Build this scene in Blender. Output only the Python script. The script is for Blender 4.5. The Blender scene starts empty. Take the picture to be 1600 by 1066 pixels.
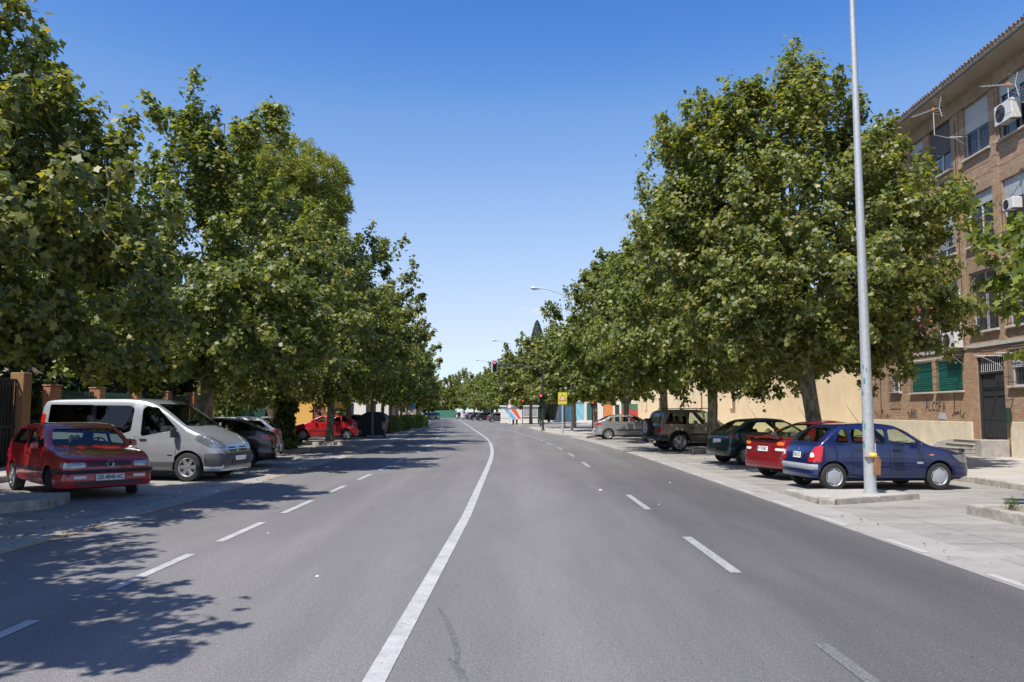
import bpy, bmesh, math, random
import numpy as np
from mathutils import Vector, Matrix
from mathutils.bvhtree import BVHTree

# ------------------------------------------------------------------ camera, sky, sun, exposure
scene = bpy.context.scene
COL = scene.collection
CAM_H = 1.65
PITCH = math.atan(110 / 1270)
cam_data = bpy.data.cameras.new('camera')
cam_data.sensor_width = 36
cam_data.lens = 1270 / 1600 * 36
cam_data.clip_start = 0.05
cam_data.clip_end = 6000
cam = bpy.data.objects.new('camera', cam_data)
COL.objects.link(cam)
cam.location = (0, 0, CAM_H)
cam.rotation_euler = (math.radians(90) + PITCH, 0, 0)
scene.camera = cam

SUN_EL, SUN_AZ = math.radians(58), math.radians(50)     # light travels towards +X,+Y
world = bpy.data.worlds.new('World')
scene.world = world
world.use_nodes = True
wn, wl = world.node_tree.nodes, world.node_tree.links
sky = wn.new('ShaderNodeTexSky')
sky.sky_type = 'NISHITA'
sky.sun_disc = False
sky.sun_elevation = SUN_EL
sky.sun_rotation = math.radians(220)
sky.altitude = 700
sky.air_density = 1.0
sky.dust_density = 0.5
sky.ozone_density = 2.2
hsv = wn.new('ShaderNodeHueSaturation')
hsv.inputs['Saturation'].default_value = 1.12
hsv.inputs['Hue'].default_value = 0.512
wl.new(sky.outputs[0], hsv.inputs['Color'])
bgn = wn['Background']
bgn.inputs[1].default_value = 0.10
# tone curve of the sky: deeper blue overhead, paler but not burnt out at the horizon
pre = wn.new('ShaderNodeVectorMath'); pre.operation = 'SCALE'; pre.inputs['Scale'].default_value = 0.2047
wl.new(hsv.outputs[0], pre.inputs[0])
sep = wn.new('ShaderNodeSeparateXYZ'); wl.new(pre.outputs[0], sep.inputs[0])
cmb = wn.new('ShaderNodeCombineXYZ')
for ch, pts in enumerate([[(0, 0), (.12, .055), (.159, .082), (.22, .205), (.397, .45), (.7, .66), (1, .74)],
                          [(0, 0), (.287, .242), (.386, .395), (.658, .64), (1, .80)], [(0, 0), (.4, .42), (.658, .68), (.814, .80), (1, .90)]]):
    fc = wn.new('ShaderNodeFloatCurve'); cv = fc.mapping.curves[0]
    cv.points[0].location = pts[0]; cv.points[1].location = pts[-1]
    for p_ in pts[1:-1]: cv.points.new(*p_)
    fc.mapping.update()
    wl.new(sep.outputs[ch], fc.inputs['Value']); wl.new(fc.outputs[0], cmb.inputs[ch])
post = wn.new('ShaderNodeVectorMath'); post.operation = 'SCALE'; post.inputs['Scale'].default_value = 6.6
wl.new(cmb.outputs[0], post.inputs[0])
# two faint wisps of cloud low in the sky
tcw = wn.new('ShaderNodeTexCoord'); sw_ = wn.new('ShaderNodeSeparateXYZ'); wl.new(tcw.outputs['Generated'], sw_.inputs[0])
def wmath(op, a, b=None):
    nd = wn.new('ShaderNodeMath'); nd.operation = op
    for i, s_ in enumerate((a, b)):
        if s_ is None: continue
        if isinstance(s_, (int, float)): nd.inputs[i].default_value = s_
        else: wl.new(s_, nd.inputs[i])
    return nd.outputs[0]
ax_ = wmath('DIVIDE', sw_.outputs[0], sw_.outputs[1]); az_ = wmath('DIVIDE', sw_.outputs[2], sw_.outputs[1])
cn = wn.new('ShaderNodeTexNoise'); cn.inputs['Scale'].default_value = 60; cn.inputs['Detail'].default_value = 6
mpw = wn.new('ShaderNodeMapping'); mpw.inputs['Scale'].default_value = (1, 1, 4); wl.new(tcw.outputs['Generated'], mpw.inputs[0]); wl.new(mpw.outputs[0], cn.inputs['Vector'])
tot = None
for cx0, cz0, wx, wz in ((.012, .126, .011, .0035), (.034, .124, .014, .005)):
    e = wmath('ADD', wmath('POWER', wmath('ABSOLUTE', wmath('DIVIDE', wmath('SUBTRACT', ax_, cx0), wx)), 2), wmath('POWER', wmath('ABSOLUTE', wmath('DIVIDE', wmath('SUBTRACT', az_, cz0), wz)), 2))
    k = wmath('MAXIMUM', wmath('SUBTRACT', 1, e), 0)
    tot = k if tot is None else wmath('ADD', tot, k)
gate = wmath('MULTIPLY', wmath('MULTIPLY', tot, wmath('MAXIMUM', wmath('SUBTRACT', cn.outputs[0], .35), 0)), wmath('GREATER_THAN', sw_.outputs[1], 0))
cmix = wn.new('ShaderNodeMix'); cmix.data_type = 'RGBA'; wl.new(wmath('MULTIPLY', gate, 2.6), cmix.inputs[0])
wl.new(post.outputs[0], cmix.inputs[6]); cmix.inputs[7].default_value = (5.6, 5.9, 6.2, 1)
wl.new(cmix.outputs[2], bgn.inputs[0])

sun_data = bpy.data.lights.new('sun', 'SUN')
sun_data.energy = 4.0
sun_data.angle = math.radians(0.53)
sun_data.color = (1.0, 0.95, 0.88)
sun = bpy.data.objects.new('sun', sun_data)
COL.objects.link(sun)
ldir = Vector((math.cos(SUN_AZ) * math.cos(SUN_EL), math.sin(SUN_AZ) * math.cos(SUN_EL), -math.sin(SUN_EL)))
sun.rotation_euler = ldir.to_track_quat('-Z', 'Y').to_euler()
sun.location = (-30, -30, 50)

scene.view_settings.view_transform = 'Standard'
scene.view_settings.look = 'None'
scene.view_settings.exposure = 0.6
scene.view_settings.gamma = 1
scene.cycles.max_bounces = 8
scene.cycles.transparent_max_bounces = 16
scene.cycles.use_denoising = True

# ------------------------------------------------------------------ helpers
RNG = random.Random(7)


def tag(o, label=None, cat=None, group=None, kind=None):
    if label: o['label'] = label
    if cat: o['category'] = cat
    if group: o['group'] = group
    if kind: o['kind'] = kind
    return o


def empty(name, loc=(0, 0, 0), rz=0.0, label=None, cat=None, group=None):
    o = bpy.data.objects.new(name, None)
    COL.objects.link(o)
    o.location = loc
    o.rotation_euler = (0, 0, rz)
    o.empty_display_size = 0.2
    return tag(o, label, cat, group)


def link_mesh(name, me, parent=None):
    o = bpy.data.objects.new(name, me)
    COL.objects.link(o)
    if parent is not None:
        o.parent = parent
    return o


def copy_tree(o, parent=None):
    c = o.copy()
    COL.objects.link(c)
    if parent is not None:
        c.parent = parent
    for ch in list(o.children):
        copy_tree(ch, c)
    return c


class MB:
    def __init__(self):
        self.v, self.f, self.m = [], [], []

    def add(self, vs, fs, mi=0):
        b = len(self.v)
        self.v.extend([tuple(p) for p in vs])
        for f in fs:
            self.f.append(tuple(i + b for i in f))
            self.m.append(mi)

    def box(self, x0, x1, y0, y1, z0, z1, mi=0, M=None):
        vs = [Vector((x, y, z)) for z in (z0, z1) for y in (y0, y1) for x in (x0, x1)]
        if M is not None: vs = [M @ p for p in vs]
        self.add(vs, [(0, 2, 3, 1), (4, 5, 7, 6), (0, 1, 5, 4), (2, 6, 7, 3), (0, 4, 6, 2), (1, 3, 7, 5)], mi)

    def cbox(self, x0, x1, y0, y1, z0, z1, c=0.02, mi=0, M=None):
        # box with chamfered vertical and top edges
        def ring(ins, z):
            a, b, d, e = x0 + ins, x1 - ins, y0 + ins, y1 - ins
            return [(a + c, d, z), (b - c, d, z), (b, d + c, z), (b, e - c, z), (b - c, e, z), (a + c, e, z), (a, e - c, z), (a, d + c, z)]
        vs = ring(0, z0) + ring(0, z1 - c) + ring(c, z1)
        if M is not None: vs = [M @ Vector(p) for p in vs]
        fs = [tuple(range(7, -1, -1)), tuple(range(16, 24))]
        for k in range(2):
            for i in range(8):
                j = (i + 1) % 8
                fs.append((k * 8 + i, k * 8 + j, k * 8 + 8 + j, k * 8 + 8 + i))
        self.add(vs, fs, mi)

    def prism(self, poly, z0, z1, mi=0, bevel=0.0, M=None):
        n = len(poly)
        a = sum(poly[i][0] * poly[(i + 1) % n][1] - poly[(i + 1) % n][0] * poly[i][1] for i in range(n))
        if a < 0: poly = poly[::-1]
        vs = [(x, y, z0) for x, y in poly]
        rings = [z0]
        if bevel:
            cx = sum(p[0] for p in poly) / n; cy = sum(p[1] for p in poly) / n
            vs += [(x, y, z1 - bevel) for x, y in poly]
            q = []
            for x, y in poly:
                d = math.hypot(x - cx, y - cy) or 1
                q.append((x - (x - cx) / d * bevel, y - (y - cy) / d * bevel, z1))
            vs += q
            k = 2
        else:
            vs += [(x, y, z1) for x, y in poly]
            k = 1
        if M is not None: vs = [M @ Vector(p) for p in vs]
        fs = [tuple(range(n - 1, -1, -1)), tuple(range(k * n, k * n + n))]
        for r in range(k):
            for i in range(n):
                j = (i + 1) % n
                fs.append((r * n + i, r * n + j, r * n + n + j, r * n + n + i))
        self.add(vs, fs, mi)

    def tube(self, pts, rad, n=8, mi=0, cap=True):
        pts = [Vector(p) for p in pts]
        if not hasattr(rad, '__len__'): rad = [rad] * len(pts)
        b = len(self.v)
        t = (pts[1] - pts[0]).normalized()
        ref = Vector((0, 0, 1)) if abs(t.z) < 0.9 else Vector((1, 0, 0))
        u = t.cross(ref).normalized()
        for i, p in enumerate(pts):
            if i == 0: t = pts[1] - pts[0]
            elif i == len(pts) - 1: t = pts[-1] - pts[-2]
            else: t = pts[i + 1] - pts[i - 1]
            if t.length < 1e-9: t = Vector((0, 0, 1))
            t.normalize()
            u = u - t * u.dot(t)
            if u.length < 1e-6: u = t.orthogonal()
            u.normalize()
            w = t.cross(u)
            for k in range(n):
                a = 2 * math.pi * k / n
                self.v.append(tuple(p + (u * math.cos(a) + w * math.sin(a)) * rad[i]))
        for i in range(len(pts) - 1):
            for k in range(n):
                j = (k + 1) % n
                self.f.append((b + i * n + k, b + i * n + j, b + (i + 1) * n + j, b + (i + 1) * n + k))
                self.m.append(mi)
        if cap:
            self.f.append(tuple(b + k for k in range(n - 1, -1, -1))); self.m.append(mi)
            self.f.append(tuple(b + (len(pts) - 1) * n + k for k in range(n))); self.m.append(mi)

    def lathe(self, prof, M=None, n=24, mi=0, closed=False):
        # prof: (r, z) pairs about local Z
        b = len(self.v)
        for r, z in prof:
            for k in range(n):
                a = 2 * math.pi * k / n
                p = Vector((r * math.cos(a), r * math.sin(a), z))
                if M is not None: p = M @ p
                self.v.append(tuple(p))
        L = len(prof)
        for i in range(L - 1 + (1 if closed else 0)):
            i2 = (i + 1) % L
            for k in range(n):
                j = (k + 1) % n
                self.f.append((b + i * n + k, b + i * n + j, b + i2 * n + j, b + i2 * n + k)); self.m.append(mi)
        if not closed:
            if prof[0][0] > 1e-6: self.f.append(tuple(b + k for k in range(n - 1, -1, -1))); self.m.append(mi)
            if prof[-1][0] > 1e-6: self.f.append(tuple(b + (L - 1) * n + k for k in range(n))); self.m.append(mi)

    def mesh(self, name, mats, smooth=None):
        me = bpy.data.meshes.new(name)
        me.from_pydata(self.v, [], self.f)
        if not isinstance(mats, (list, tuple)): mats = [mats]
        for m in mats: me.materials.append(m)
        me.polygons.foreach_set('material_index', self.m)
        if smooth is not None:
            me.polygons.foreach_set('use_smooth', [True] * len(me.polygons))
            me.update()
            me.set_sharp_from_angle(angle=math.radians(smooth))
        me.update()
        return me

    def build(self, name, mats, parent=None, smooth=None):
        return link_mesh(name, self.mesh(name, mats, smooth), parent)


AX_X = Matrix.Rotation(math.radians(90), 4, 'Y')      # local Z -> world X
AX_Y = Matrix.Rotation(math.radians(-90), 4, 'X')     # local Z -> world Y


def T(x, y, z): return Matrix.Translation((x, y, z))


def text_mesh(s, size, name, mat, parent, M, extrude=0.002, bold=0.0, align='CENTER'):
    cu = bpy.data.curves.new(name, 'FONT')
    cu.body = s; cu.size = size; cu.extrude = extrude; cu.offset = bold
    cu.align_x = align; cu.align_y = 'CENTER'; cu.resolution_u = 3
    to = bpy.data.objects.new('tmp_text', cu)
    COL.objects.link(to)
    dg = bpy.context.evaluated_depsgraph_get()
    me = bpy.data.meshes.new_from_object(to.evaluated_get(dg))
    bpy.data.objects.remove(to)
    me.name = name
    me.materials.clear(); me.materials.append(mat)
    me.transform(M)
    return link_mesh(name, me, parent)


# ------------------------------------------------------------------ materials
MATS = {}


def mat(name, col, rough=0.6, metal=0.0, var=0.0, vscale=8.0, bump=0.0, bscale=40.0, coat=0.0, emit=None, estr=0, spec=0.5, col2=None, stretch=None):
    if name in MATS: return MATS[name]
    m = bpy.data.materials.new(name)
    m.use_nodes = True
    n, l = m.node_tree.nodes, m.node_tree.links
    p = n['Principled BSDF']
    p.inputs['Base Color'].default_value = (*col, 1)
    p.inputs['Roughness'].default_value = rough
    p.inputs['Metallic'].default_value = metal
    p.inputs['Specular IOR Level'].default_value = spec
    if coat:
        p.inputs['Coat Weight'].default_value = coat
        p.inputs['Coat Roughness'].default_value = 0.04
    if emit:
        p.inputs['Emission Color'].default_value = (*emit, 1)
        p.inputs['Emission Strength'].default_value = estr
    if var or bump:
        tc = n.new('ShaderNodeTexCoord')
        src = tc.outputs['Object']
        if stretch:
            mp = n.new('ShaderNodeMapping'); mp.inputs['Scale'].default_value = stretch
            l.new(src, mp.inputs[0]); src = mp.outputs[0]
    if var:
        no = n.new('ShaderNodeTexNoise'); no.inputs['Scale'].default_value = vscale
        no.inputs['Detail'].default_value = 6; no.inputs['Roughness'].default_value = 0.65
        l.new(src, no.inputs['Vector'])
        cr = n.new('ShaderNodeValToRGB')
        c2 = col2 or tuple(c * (1 - var) for c in col)
        cr.color_ramp.elements[0].position = 0.35; cr.color_ramp.elements[0].color = (*c2, 1)
        cr.color_ramp.elements[1].position = 0.65; cr.color_ramp.elements[1].color = (*col, 1)
        l.new(no.outputs[0], cr.inputs[0]); l.new(cr.outputs[0], p.inputs['Base Color'])
    if bump:
        nb = n.new('ShaderNodeTexNoise'); nb.inputs['Scale'].default_value = bscale; nb.inputs['Detail'].default_value = 4
        l.new(src, nb.inputs['Vector'])
        bm = n.new('ShaderNodeBump'); bm.inputs['Strength'].default_value = bump; bm.inputs['Distance'].default_value = 0.02
        l.new(nb.outputs[0], bm.inputs['Height']); l.new(bm.outputs[0], p.inputs['Normal'])
    MATS[name] = m
    return m


def node(m, t, **kw):
    nd = m.node_tree.nodes.new(t)
    for k, v in kw.items():
        if k in nd.inputs: nd.inputs[k].default_value = v
        else: setattr(nd, k, v)
    return nd


def mixc(m, a, b, f, mode='MIX'):
    nd = m.node_tree.nodes.new('ShaderNodeMix')
    nd.data_type = 'RGBA'; nd.blend_type = mode
    l = m.node_tree.links
    for idx, s in ((0, f), (6, a), (7, b)):
        if isinstance(s, (int, float)): nd.inputs[idx].default_value = s
        elif isinstance(s, tuple): nd.inputs[idx].default_value = (*s, 1)
        else: l.new(s, nd.inputs[idx])
    return nd.outputs[2]


def ramp(m, src, stops):
    nd = m.node_tree.nodes.new('ShaderNodeValToRGB')
    els = nd.color_ramp.elements
    els[0].position, els[0].color = stops[0][0], (*stops[0][1], 1)
    els[1].position, els[1].color = stops[-1][0], (*stops[-1][1], 1)
    for p_, c_ in stops[1:-1]:
        e = els.new(p_); e.color = (*c_, 1)
    m.node_tree.links.new(src, nd.inputs[0])
    return nd.outputs[0]


def noise(m, src, scale, detail=5, rough=0.6, vec=None):
    mp = node(m, 'ShaderNodeMapping')
    mp.inputs['Scale'].default_value = vec or (1, 1, 1)
    m.node_tree.links.new(src, mp.inputs[0])
    nd = node(m, 'ShaderNodeTexNoise', Scale=scale, Detail=detail, Roughness=rough)
    m.node_tree.links.new(mp.outputs[0], nd.inputs['Vector'])
    return nd.outputs[0]


def g3(v): return (v, v, v)


def asphalt():
    m = mat('asphalt', (.15, .15, .155), rough=0.85)
    l = m.node_tree.links; p = m.node_tree.nodes['Principled BSDF']
    s = node(m, 'ShaderNodeTexCoord').outputs['Object']
    big = ramp(m, noise(m, s, .35, 6, .6, (1, .25, 1)), [(.3, (.156, .149, .145)), (.7, (.205, .196, .190))])
    med = ramp(m, noise(m, s, 1.6, 6, .7, (1, .12, 1)), [(.3, g3(.84)), (.7, g3(1.08))])
    fine = ramp(m, noise(m, s, 90, 3, .7), [(.32, g3(.45)), (.66, g3(1.5))])
    fine2 = ramp(m, noise(m, s, 30, 4, .7), [(.3, g3(.8)), (.7, g3(1.2))])
    speck = ramp(m, noise(m, s, 60, 2, .5), [(.68, g3(0)), (.73, g3(.6))])
    dark = ramp(m, noise(m, s, 2.2, 8, .75, (1, .5, 1)), [(.28, g3(.72)), (.36, g3(1.0))])
    # oil and rubber darkening along the middle of each lane
    sx = node(m, 'ShaderNodeSeparateXYZ'); l.new(s, sx.inputs[0])
    wv = node(m, 'ShaderNodeMath', operation='SINE')
    mu = node(m, 'ShaderNodeMath', operation='MULTIPLY'); mu.inputs[1].default_value = 2 * math.pi / 1.52
    l.new(sx.outputs[0], mu.inputs[0]); l.new(mu.outputs[0], wv.inputs[0])
    lane = ramp(m, wv.outputs[0], [(0, g3(.95)), (1, g3(1.03))])
    # the newer, darker surfacing of the outer right lane, with a ragged blend
    wob = node(m, 'ShaderNodeMath', operation='MULTIPLY_ADD'); wob.inputs[1].default_value = 1.5
    l.new(noise(m, s, .9, 6, .65, (1, .10, 1)), wob.inputs[0]); l.new(sx.outputs[0], wob.inputs[2])
    mr = node(m, 'ShaderNodeMapRange'); mr.inputs[1].default_value = 1.4; mr.inputs[2].default_value = 5.6
    l.new(wob.outputs[0], mr.inputs[0])
    outer = ramp(m, mr.outputs[0], [(0, g3(1.03)), (.28, g3(.78)), (.42, g3(.60)), (.52, g3(.66)), (.62, g3(.54)), (.85, g3(.52)), (1, g3(.66))])
    # only over the near stretch; it fades out with distance
    mry = node(m, 'ShaderNodeMapRange'); mry.inputs[1].default_value = 14; mry.inputs[2].default_value = 42
    l.new(sx.outputs[1], mry.inputs[0])
    outer = mixc(m, outer, (1, 1, 1), mry.outputs[0])
    c = mixc(m, big, med, 1.0, 'MULTIPLY'); c = mixc(m, c, fine, 1.0, 'MULTIPLY'); c = mixc(m, c, fine2, 1.0, 'MULTIPLY')
    spots = ramp(m, noise(m, s, 7, 3, .6), [(.27, g3(.72)), (.31, g3(1.0))]); c = mixc(m, c, spots, 1.0, 'MULTIPLY')
    c = mixc(m, c, dark, 1.0, 'MULTIPLY'); c = mixc(m, c, lane, 1.0, 'MULTIPLY'); c = mixc(m, c, outer, 1.0, 'MULTIPLY')
    c = mixc(m, c, (.5, .49, .46), speck)
    l.new(c, p.inputs['Base Color'])
    b = node(m, 'ShaderNodeBump', Strength=.5, Distance=.006)
    l.new(noise(m, s, 90, 3, .7), b.inputs['Height']); l.new(b.outputs[0], p.inputs['Normal'])
    return m


def concrete_ground(name, c0, c1, joints=True):
    m = mat(name, c0, rough=0.9)
    l = m.node_tree.links; p = m.node_tree.nodes['Principled BSDF']
    s = node(m, 'ShaderNodeTexCoord').outputs['Object']
    c = ramp(m, noise(m, s, .9, 8, .72, (.35, 1, 1)), [(.32, c0), (.66, c1)])
    st = ramp(m, noise(m, s, 2.5, 8, .75), [(.28, g3(.66)), (.48, g3(1))])
    fi = ramp(m, noise(m, s, 60, 4, .7), [(.3, g3(.85)), (.7, g3(1.1))])
    c = mixc(m, c, st, .8, 'MULTIPLY'); c = mixc(m, c, fi, 1.0, 'MULTIPLY')
    # oil drips
    oil = ramp(m, noise(m, s, 1.1, 3, .5), [(.66, g3(1)), (.74, g3(.6))])
    c = mixc(m, c, oil, .8, 'MULTIPLY')
    if joints:
        br = node(m, 'ShaderNodeTexBrick', Scale=1.0)
        br.offset = 0
        br.inputs['Mortar Size'].default_value = .012; br.inputs['Brick Width'].default_value = 3.1; br.inputs['Row Height'].default_value = 2.6
        br.inputs['Color1'].default_value = (1, 1, 1, 1); br.inputs['Color2'].default_value = (.93, .93, .93, 1); br.inputs['Mortar'].default_value = (.55, .55, .55, 1)
        l.new(s, br.inputs['Vector'])
        c = mixc(m, c, br.outputs[0], 1.0, 'MULTIPLY')
    l.new(c, p.inputs['Base Color'])
    b = node(m, 'ShaderNodeBump', Strength=.3, Distance=.006)
    l.new(noise(m, s, 40, 4, .7), b.inputs['Height']); l.new(b.outputs[0], p.inputs['Normal'])
    return m


def worn_paint(name, col, base=(.16, .16, .165), wear=.42):
    m = mat(name, col, rough=0.7)
    l = m.node_tree.links; p = m.node_tree.nodes['Principled BSDF']
    s = node(m, 'ShaderNodeTexCoord').outputs['Object']
    w = ramp(m, noise(m, s, 45, 6, .8), [(wear - .07, g3(0)), (wear + .03, g3(1))])
    w2 = ramp(m, noise(m, s, 3, 5, .7), [(.3, g3(.55)), (.6, g3(1))])
    f = mixc(m, w, w2, 1.0, 'MULTIPLY')
    cv = ramp(m, noise(m, s, 8, 4, .7), [(.3, tuple(c * .82 for c in col)), (.7, col)])
    c = mixc(m, base, cv, f)
    l.new(c, p.inputs['Base Color'])
    return m


def brick_mat(name, c1, c2, mortar, bw=.25, rh=.072, rot=True):
    m = mat(name, c1, rough=0.88)
    l = m.node_tree.links; p = m.node_tree.nodes['Principled BSDF']
    s = node(m, 'ShaderNodeTexCoord').outputs['Object']
    sx = node(m, 'ShaderNodeSeparateXYZ'); l.new(s, sx.inputs[0])
    ad = node(m, 'ShaderNodeMath', operation='ADD')
    l.new(sx.outputs[0], ad.inputs[0]); l.new(sx.outputs[1], ad.inputs[1])
    cb = node(m, 'ShaderNodeCombineXYZ'); l.new(ad.outputs[0], cb.inputs[0]); l.new(sx.outputs[2], cb.inputs[1])
    br = node(m, 'ShaderNodeTexBrick', Scale=1.0)
    br.inputs['Mortar Size'].default_value = .009; br.inputs['Mortar Smooth'].default_value = .2
    br.inputs['Brick Width'].default_value = bw; br.inputs['Row Height'].default_value = rh
    br.inputs['Color1'].default_value = (*c1, 1); br.inputs['Color2'].default_value = (*c2, 1); br.inputs['Mortar'].default_value = (*mortar, 1)
    l.new(cb.outputs[0], br.inputs['Vector'])
    v = ramp(m, noise(m, s, 1.2, 6, .7), [(.3, g3(.78)), (.7, g3(1.12))])
    v2 = ramp(m, noise(m, s, 14, 3, .6), [(.3, g3(.85)), (.7, g3(1.12))])
    c = mixc(m, br.outputs[0], v, 1.0, 'MULTIPLY'); c = mixc(m, c, v2, 1.0, 'MULTIPLY')
    l.new(c, p.inputs['Base Color'])
    b = node(m, 'ShaderNodeBump', Strength=.7, Distance=.012, invert=True)
    l.new(br.outputs['Fac'], b.inputs['Height']); l.new(b.outputs[0], p.inputs['Normal'])
    return m


def leaf_mat(name, stops, trans=.36, rough=.48):
    m = bpy.data.materials.new(name); m.use_nodes = True; MATS[name] = m
    n, l = m.node_tree.nodes, m.node_tree.links
    p = n['Principled BSDF']; out = n['Material Output']
    geo = node(m, 'ShaderNodeNewGeometry')
    c = ramp(m, geo.outputs['Random Per Island'], stops)
    oi = node(m, 'ShaderNodeObjectInfo')
    hs = node(m, 'ShaderNodeHueSaturation')
    mr = node(m, 'ShaderNodeMapRange'); mr.inputs[3].default_value = .485; mr.inputs[4].default_value = .51
    l.new(oi.outputs['Random'], mr.inputs[0]); l.new(mr.outputs[0], hs.inputs['Hue']); l.new(c, hs.inputs['Color'])
    c = hs.outputs[0]
    l.new(c, p.inputs['Base Color'])
    p.inputs['Roughness'].default_value = rough
    p.inputs['Specular IOR Level'].default_value = .55
    tr = node(m, 'ShaderNodeBsdfTranslucent')
    tcol = mixc(m, c, (2.3, 2.3, .6), 1.0, 'MULTIPLY')
    l.new(tcol, tr.inputs[0])
    mx = node(m, 'ShaderNodeMixShader', Fac=trans) if False else node(m, 'ShaderNodeMixShader')
    mx.inputs[0].default_value = trans
    l.new(p.outputs[0], mx.inputs[1]); l.new(tr.outputs[0], mx.inputs[2]); l.new(mx.outputs[0], out.inputs['Surface'])
    return m


def glass_mat(name, tint, refl=1.0):
    m = bpy.data.materials.new(name); m.use_nodes = True; MATS[name] = m
    n, l = m.node_tree.nodes, m.node_tree.links
    n.remove(n['Principled BSDF']); out = n['Material Output']
    t = node(m, 'ShaderNodeBsdfTransparent'); t.inputs[0].default_value = (*tint, 1)
    gl = node(m, 'ShaderNodeBsdfGlossy', Roughness=.02); gl.inputs[0].default_value = (refl, refl, refl, 1)
    fr = node(m, 'ShaderNodeFresnel', IOR=1.5)
    ge = node(m, 'ShaderNodeNewGeometry'); mr = node(m, 'ShaderNodeMapRange')      # a thin pane reflects alike from both sides
    mr.inputs[3].default_value = 1.5; mr.inputs[4].default_value = 1 / 1.5
    l.new(ge.outputs['Backfacing'], mr.inputs[0]); l.new(mr.outputs[0], fr.inputs['IOR'])
    mx = node(m, 'ShaderNodeMixShader')
    l.new(fr.outputs[0], mx.inputs[0]); l.new(t.outputs[0], mx.inputs[1]); l.new(gl.outputs[0], mx.inputs[2])
    l.new(mx.outputs[0], out.inputs['Surface'])
    return m


def bark_mat(name, cols):
    m = mat(name, cols[0], rough=0.9)
    l = m.node_tree.links; p = m.node_tree.nodes['Principled BSDF']
    s = node(m, 'ShaderNodeTexCoord').outputs['Object']
    c = ramp(m, noise(m, s, 7, 5, .6, (1, 1, .45)), [(.3, cols[0]), (.47, cols[1]), (.53, cols[2]), (.7, cols[3])])
    f = ramp(m, noise(m, s, 45, 4, .7, (1, 1, .3)), [(.3, g3(.75)), (.7, g3(1.15))])
    c = mixc(m, c, f, 1.0, 'MULTIPLY'); l.new(c, p.inputs['Base Color'])
    b = node(m, 'ShaderNodeBump', Strength=.8, Distance=.02)
    l.new(noise(m, s, 18, 5, .7, (1, 1, .35)), b.inputs['Height']); l.new(b.outputs[0], p.inputs['Normal'])
    return m


ASPHALT = asphalt()
CONC = concrete_ground('parking_concrete', (.20, .192, .175), (.385, .365, .33))
PAVE = concrete_ground('pavement_concrete', (.36, .335, .295), (.47, .44, .395), joints=False)
GUTTER = concrete_ground('gutter_concrete', (.30, .283, .255), (.375, .355, .325), joints=False)
DIRT = mat('dry_earth', (.30, .25, .18), rough=.95, var=.4, vscale=1.5, bump=.5, bscale=12)
KERB = mat('kerb_stone', (.46, .425, .365), rough=.9, var=.5, vscale=4, bump=.4, bscale=25)
WHITE_LINE = worn_paint('road_paint_white', (.53, .53, .51), wear=.43)
WORN_LINE = worn_paint('road_paint_worn', (.46, .46, .44), base=(.11, .11, .11), wear=.46)
GUTTER_LINE = worn_paint('road_paint_gutter', (.50, .49, .46), base=(.36, .34, .31), wear=.46)
YELLOW_LINE = worn_paint('road_paint_yellow', (.55, .33, .08), base=(.3, .28, .25), wear=.5)
BLACK_PLASTIC = mat('black_plastic', (.025, .025, .028), rough=.5)
GREY_PLASTIC = mat('grey_plastic', (.09, .09, .095), rough=.55)
RUBBER = mat('tyre_rubber', (.03, .03, .03), rough=.8, var=.3, vscale=20)
ALLOY = mat('wheel_silver', (.62, .63, .65), rough=.3, metal=.8)
COVER = mat('wheel_cover_grey', (.42, .43, .45), rough=.4, metal=.35)
DARKW = mat('dark_interior', (.018, .018, .02), rough=.8)
SEATM = mat('seat_fabric', (.05, .05, .055), rough=.95)
CHROME = mat('chrome', (.75, .75, .76), rough=.12, metal=1)
RED_LENS = mat('red_lens', (.5, .01, .012), rough=.12, coat=1)
DARKRED_LENS = mat('dark_red_lens', (.22, .008, .01), rough=.12, coat=1)
ORANGE_LENS = mat('orange_lens', (.7, .16, .02), rough=.15, coat=1)
WHITE_LENS = mat('clear_lens', (.72, .74, .72), rough=.1, coat=1)
HEAD_LENS = mat('headlight_glass', (.36, .40, .42), rough=.1, metal=.5, coat=1, var=.5, vscale=22)
OLD_LENS = mat('ribbed_headlight', (.50, .52, .52), rough=.18, metal=.35, coat=1, var=.45, vscale=16, stretch=(1, 4, 1))
PLATE = mat('plate_white', (.78, .78, .76), rough=.4)
PLATE_BLUE = mat('plate_blue', (.02, .06, .35), rough=.4)
INK = mat('black_ink', (.02, .02, .02), rough=.6)
GLASS_CLEAR = glass_mat('car_glass', (.86, .92, .84))
GLASS_DARK = glass_mat('tinted_glass', (.06, .065, .075))
GLASS_MID = glass_mat('green_glass', (.62, .72, .66))
GALV = mat('galvanised_steel', (.50, .52, .53), rough=.55, metal=.35, var=.18, vscale=14, bump=.1, bscale=40)
DARKPOLE = mat('dark_green_pole', (.02, .04, .035), rough=.5)
RUST = mat('rusty_steel', (.30, .15, .07), rough=.85, var=.5, vscale=12)
IRON = mat('black_iron', (.03, .03, .032), rough=.6)
BARK = bark_mat('plane_bark', [(.10, .085, .06), (.17, .14, .10), (.26, .23, .17), (.36, .32, .24)])
BARK_DARK = bark_mat('dark_bark', [(.06, .045, .035), (.10, .08, .06), (.14, .11, .08), (.2, .16, .12)])
LEAF = leaf_mat('plane_leaves', [(0, (.048, .072, .018)), (.33, (.098, .134, .034)), (.68, (.185, .218, .056)), (.9, (.28, .29, .085)), (1, (.34, .28, .10))])
LEAF_YEL = leaf_mat('plane_leaves_light', [(0, (.07, .10, .02)), (.5, (.13, .17, .03)), (.85, (.21, .24, .045)), (1, (.30, .25, .05))])
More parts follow.
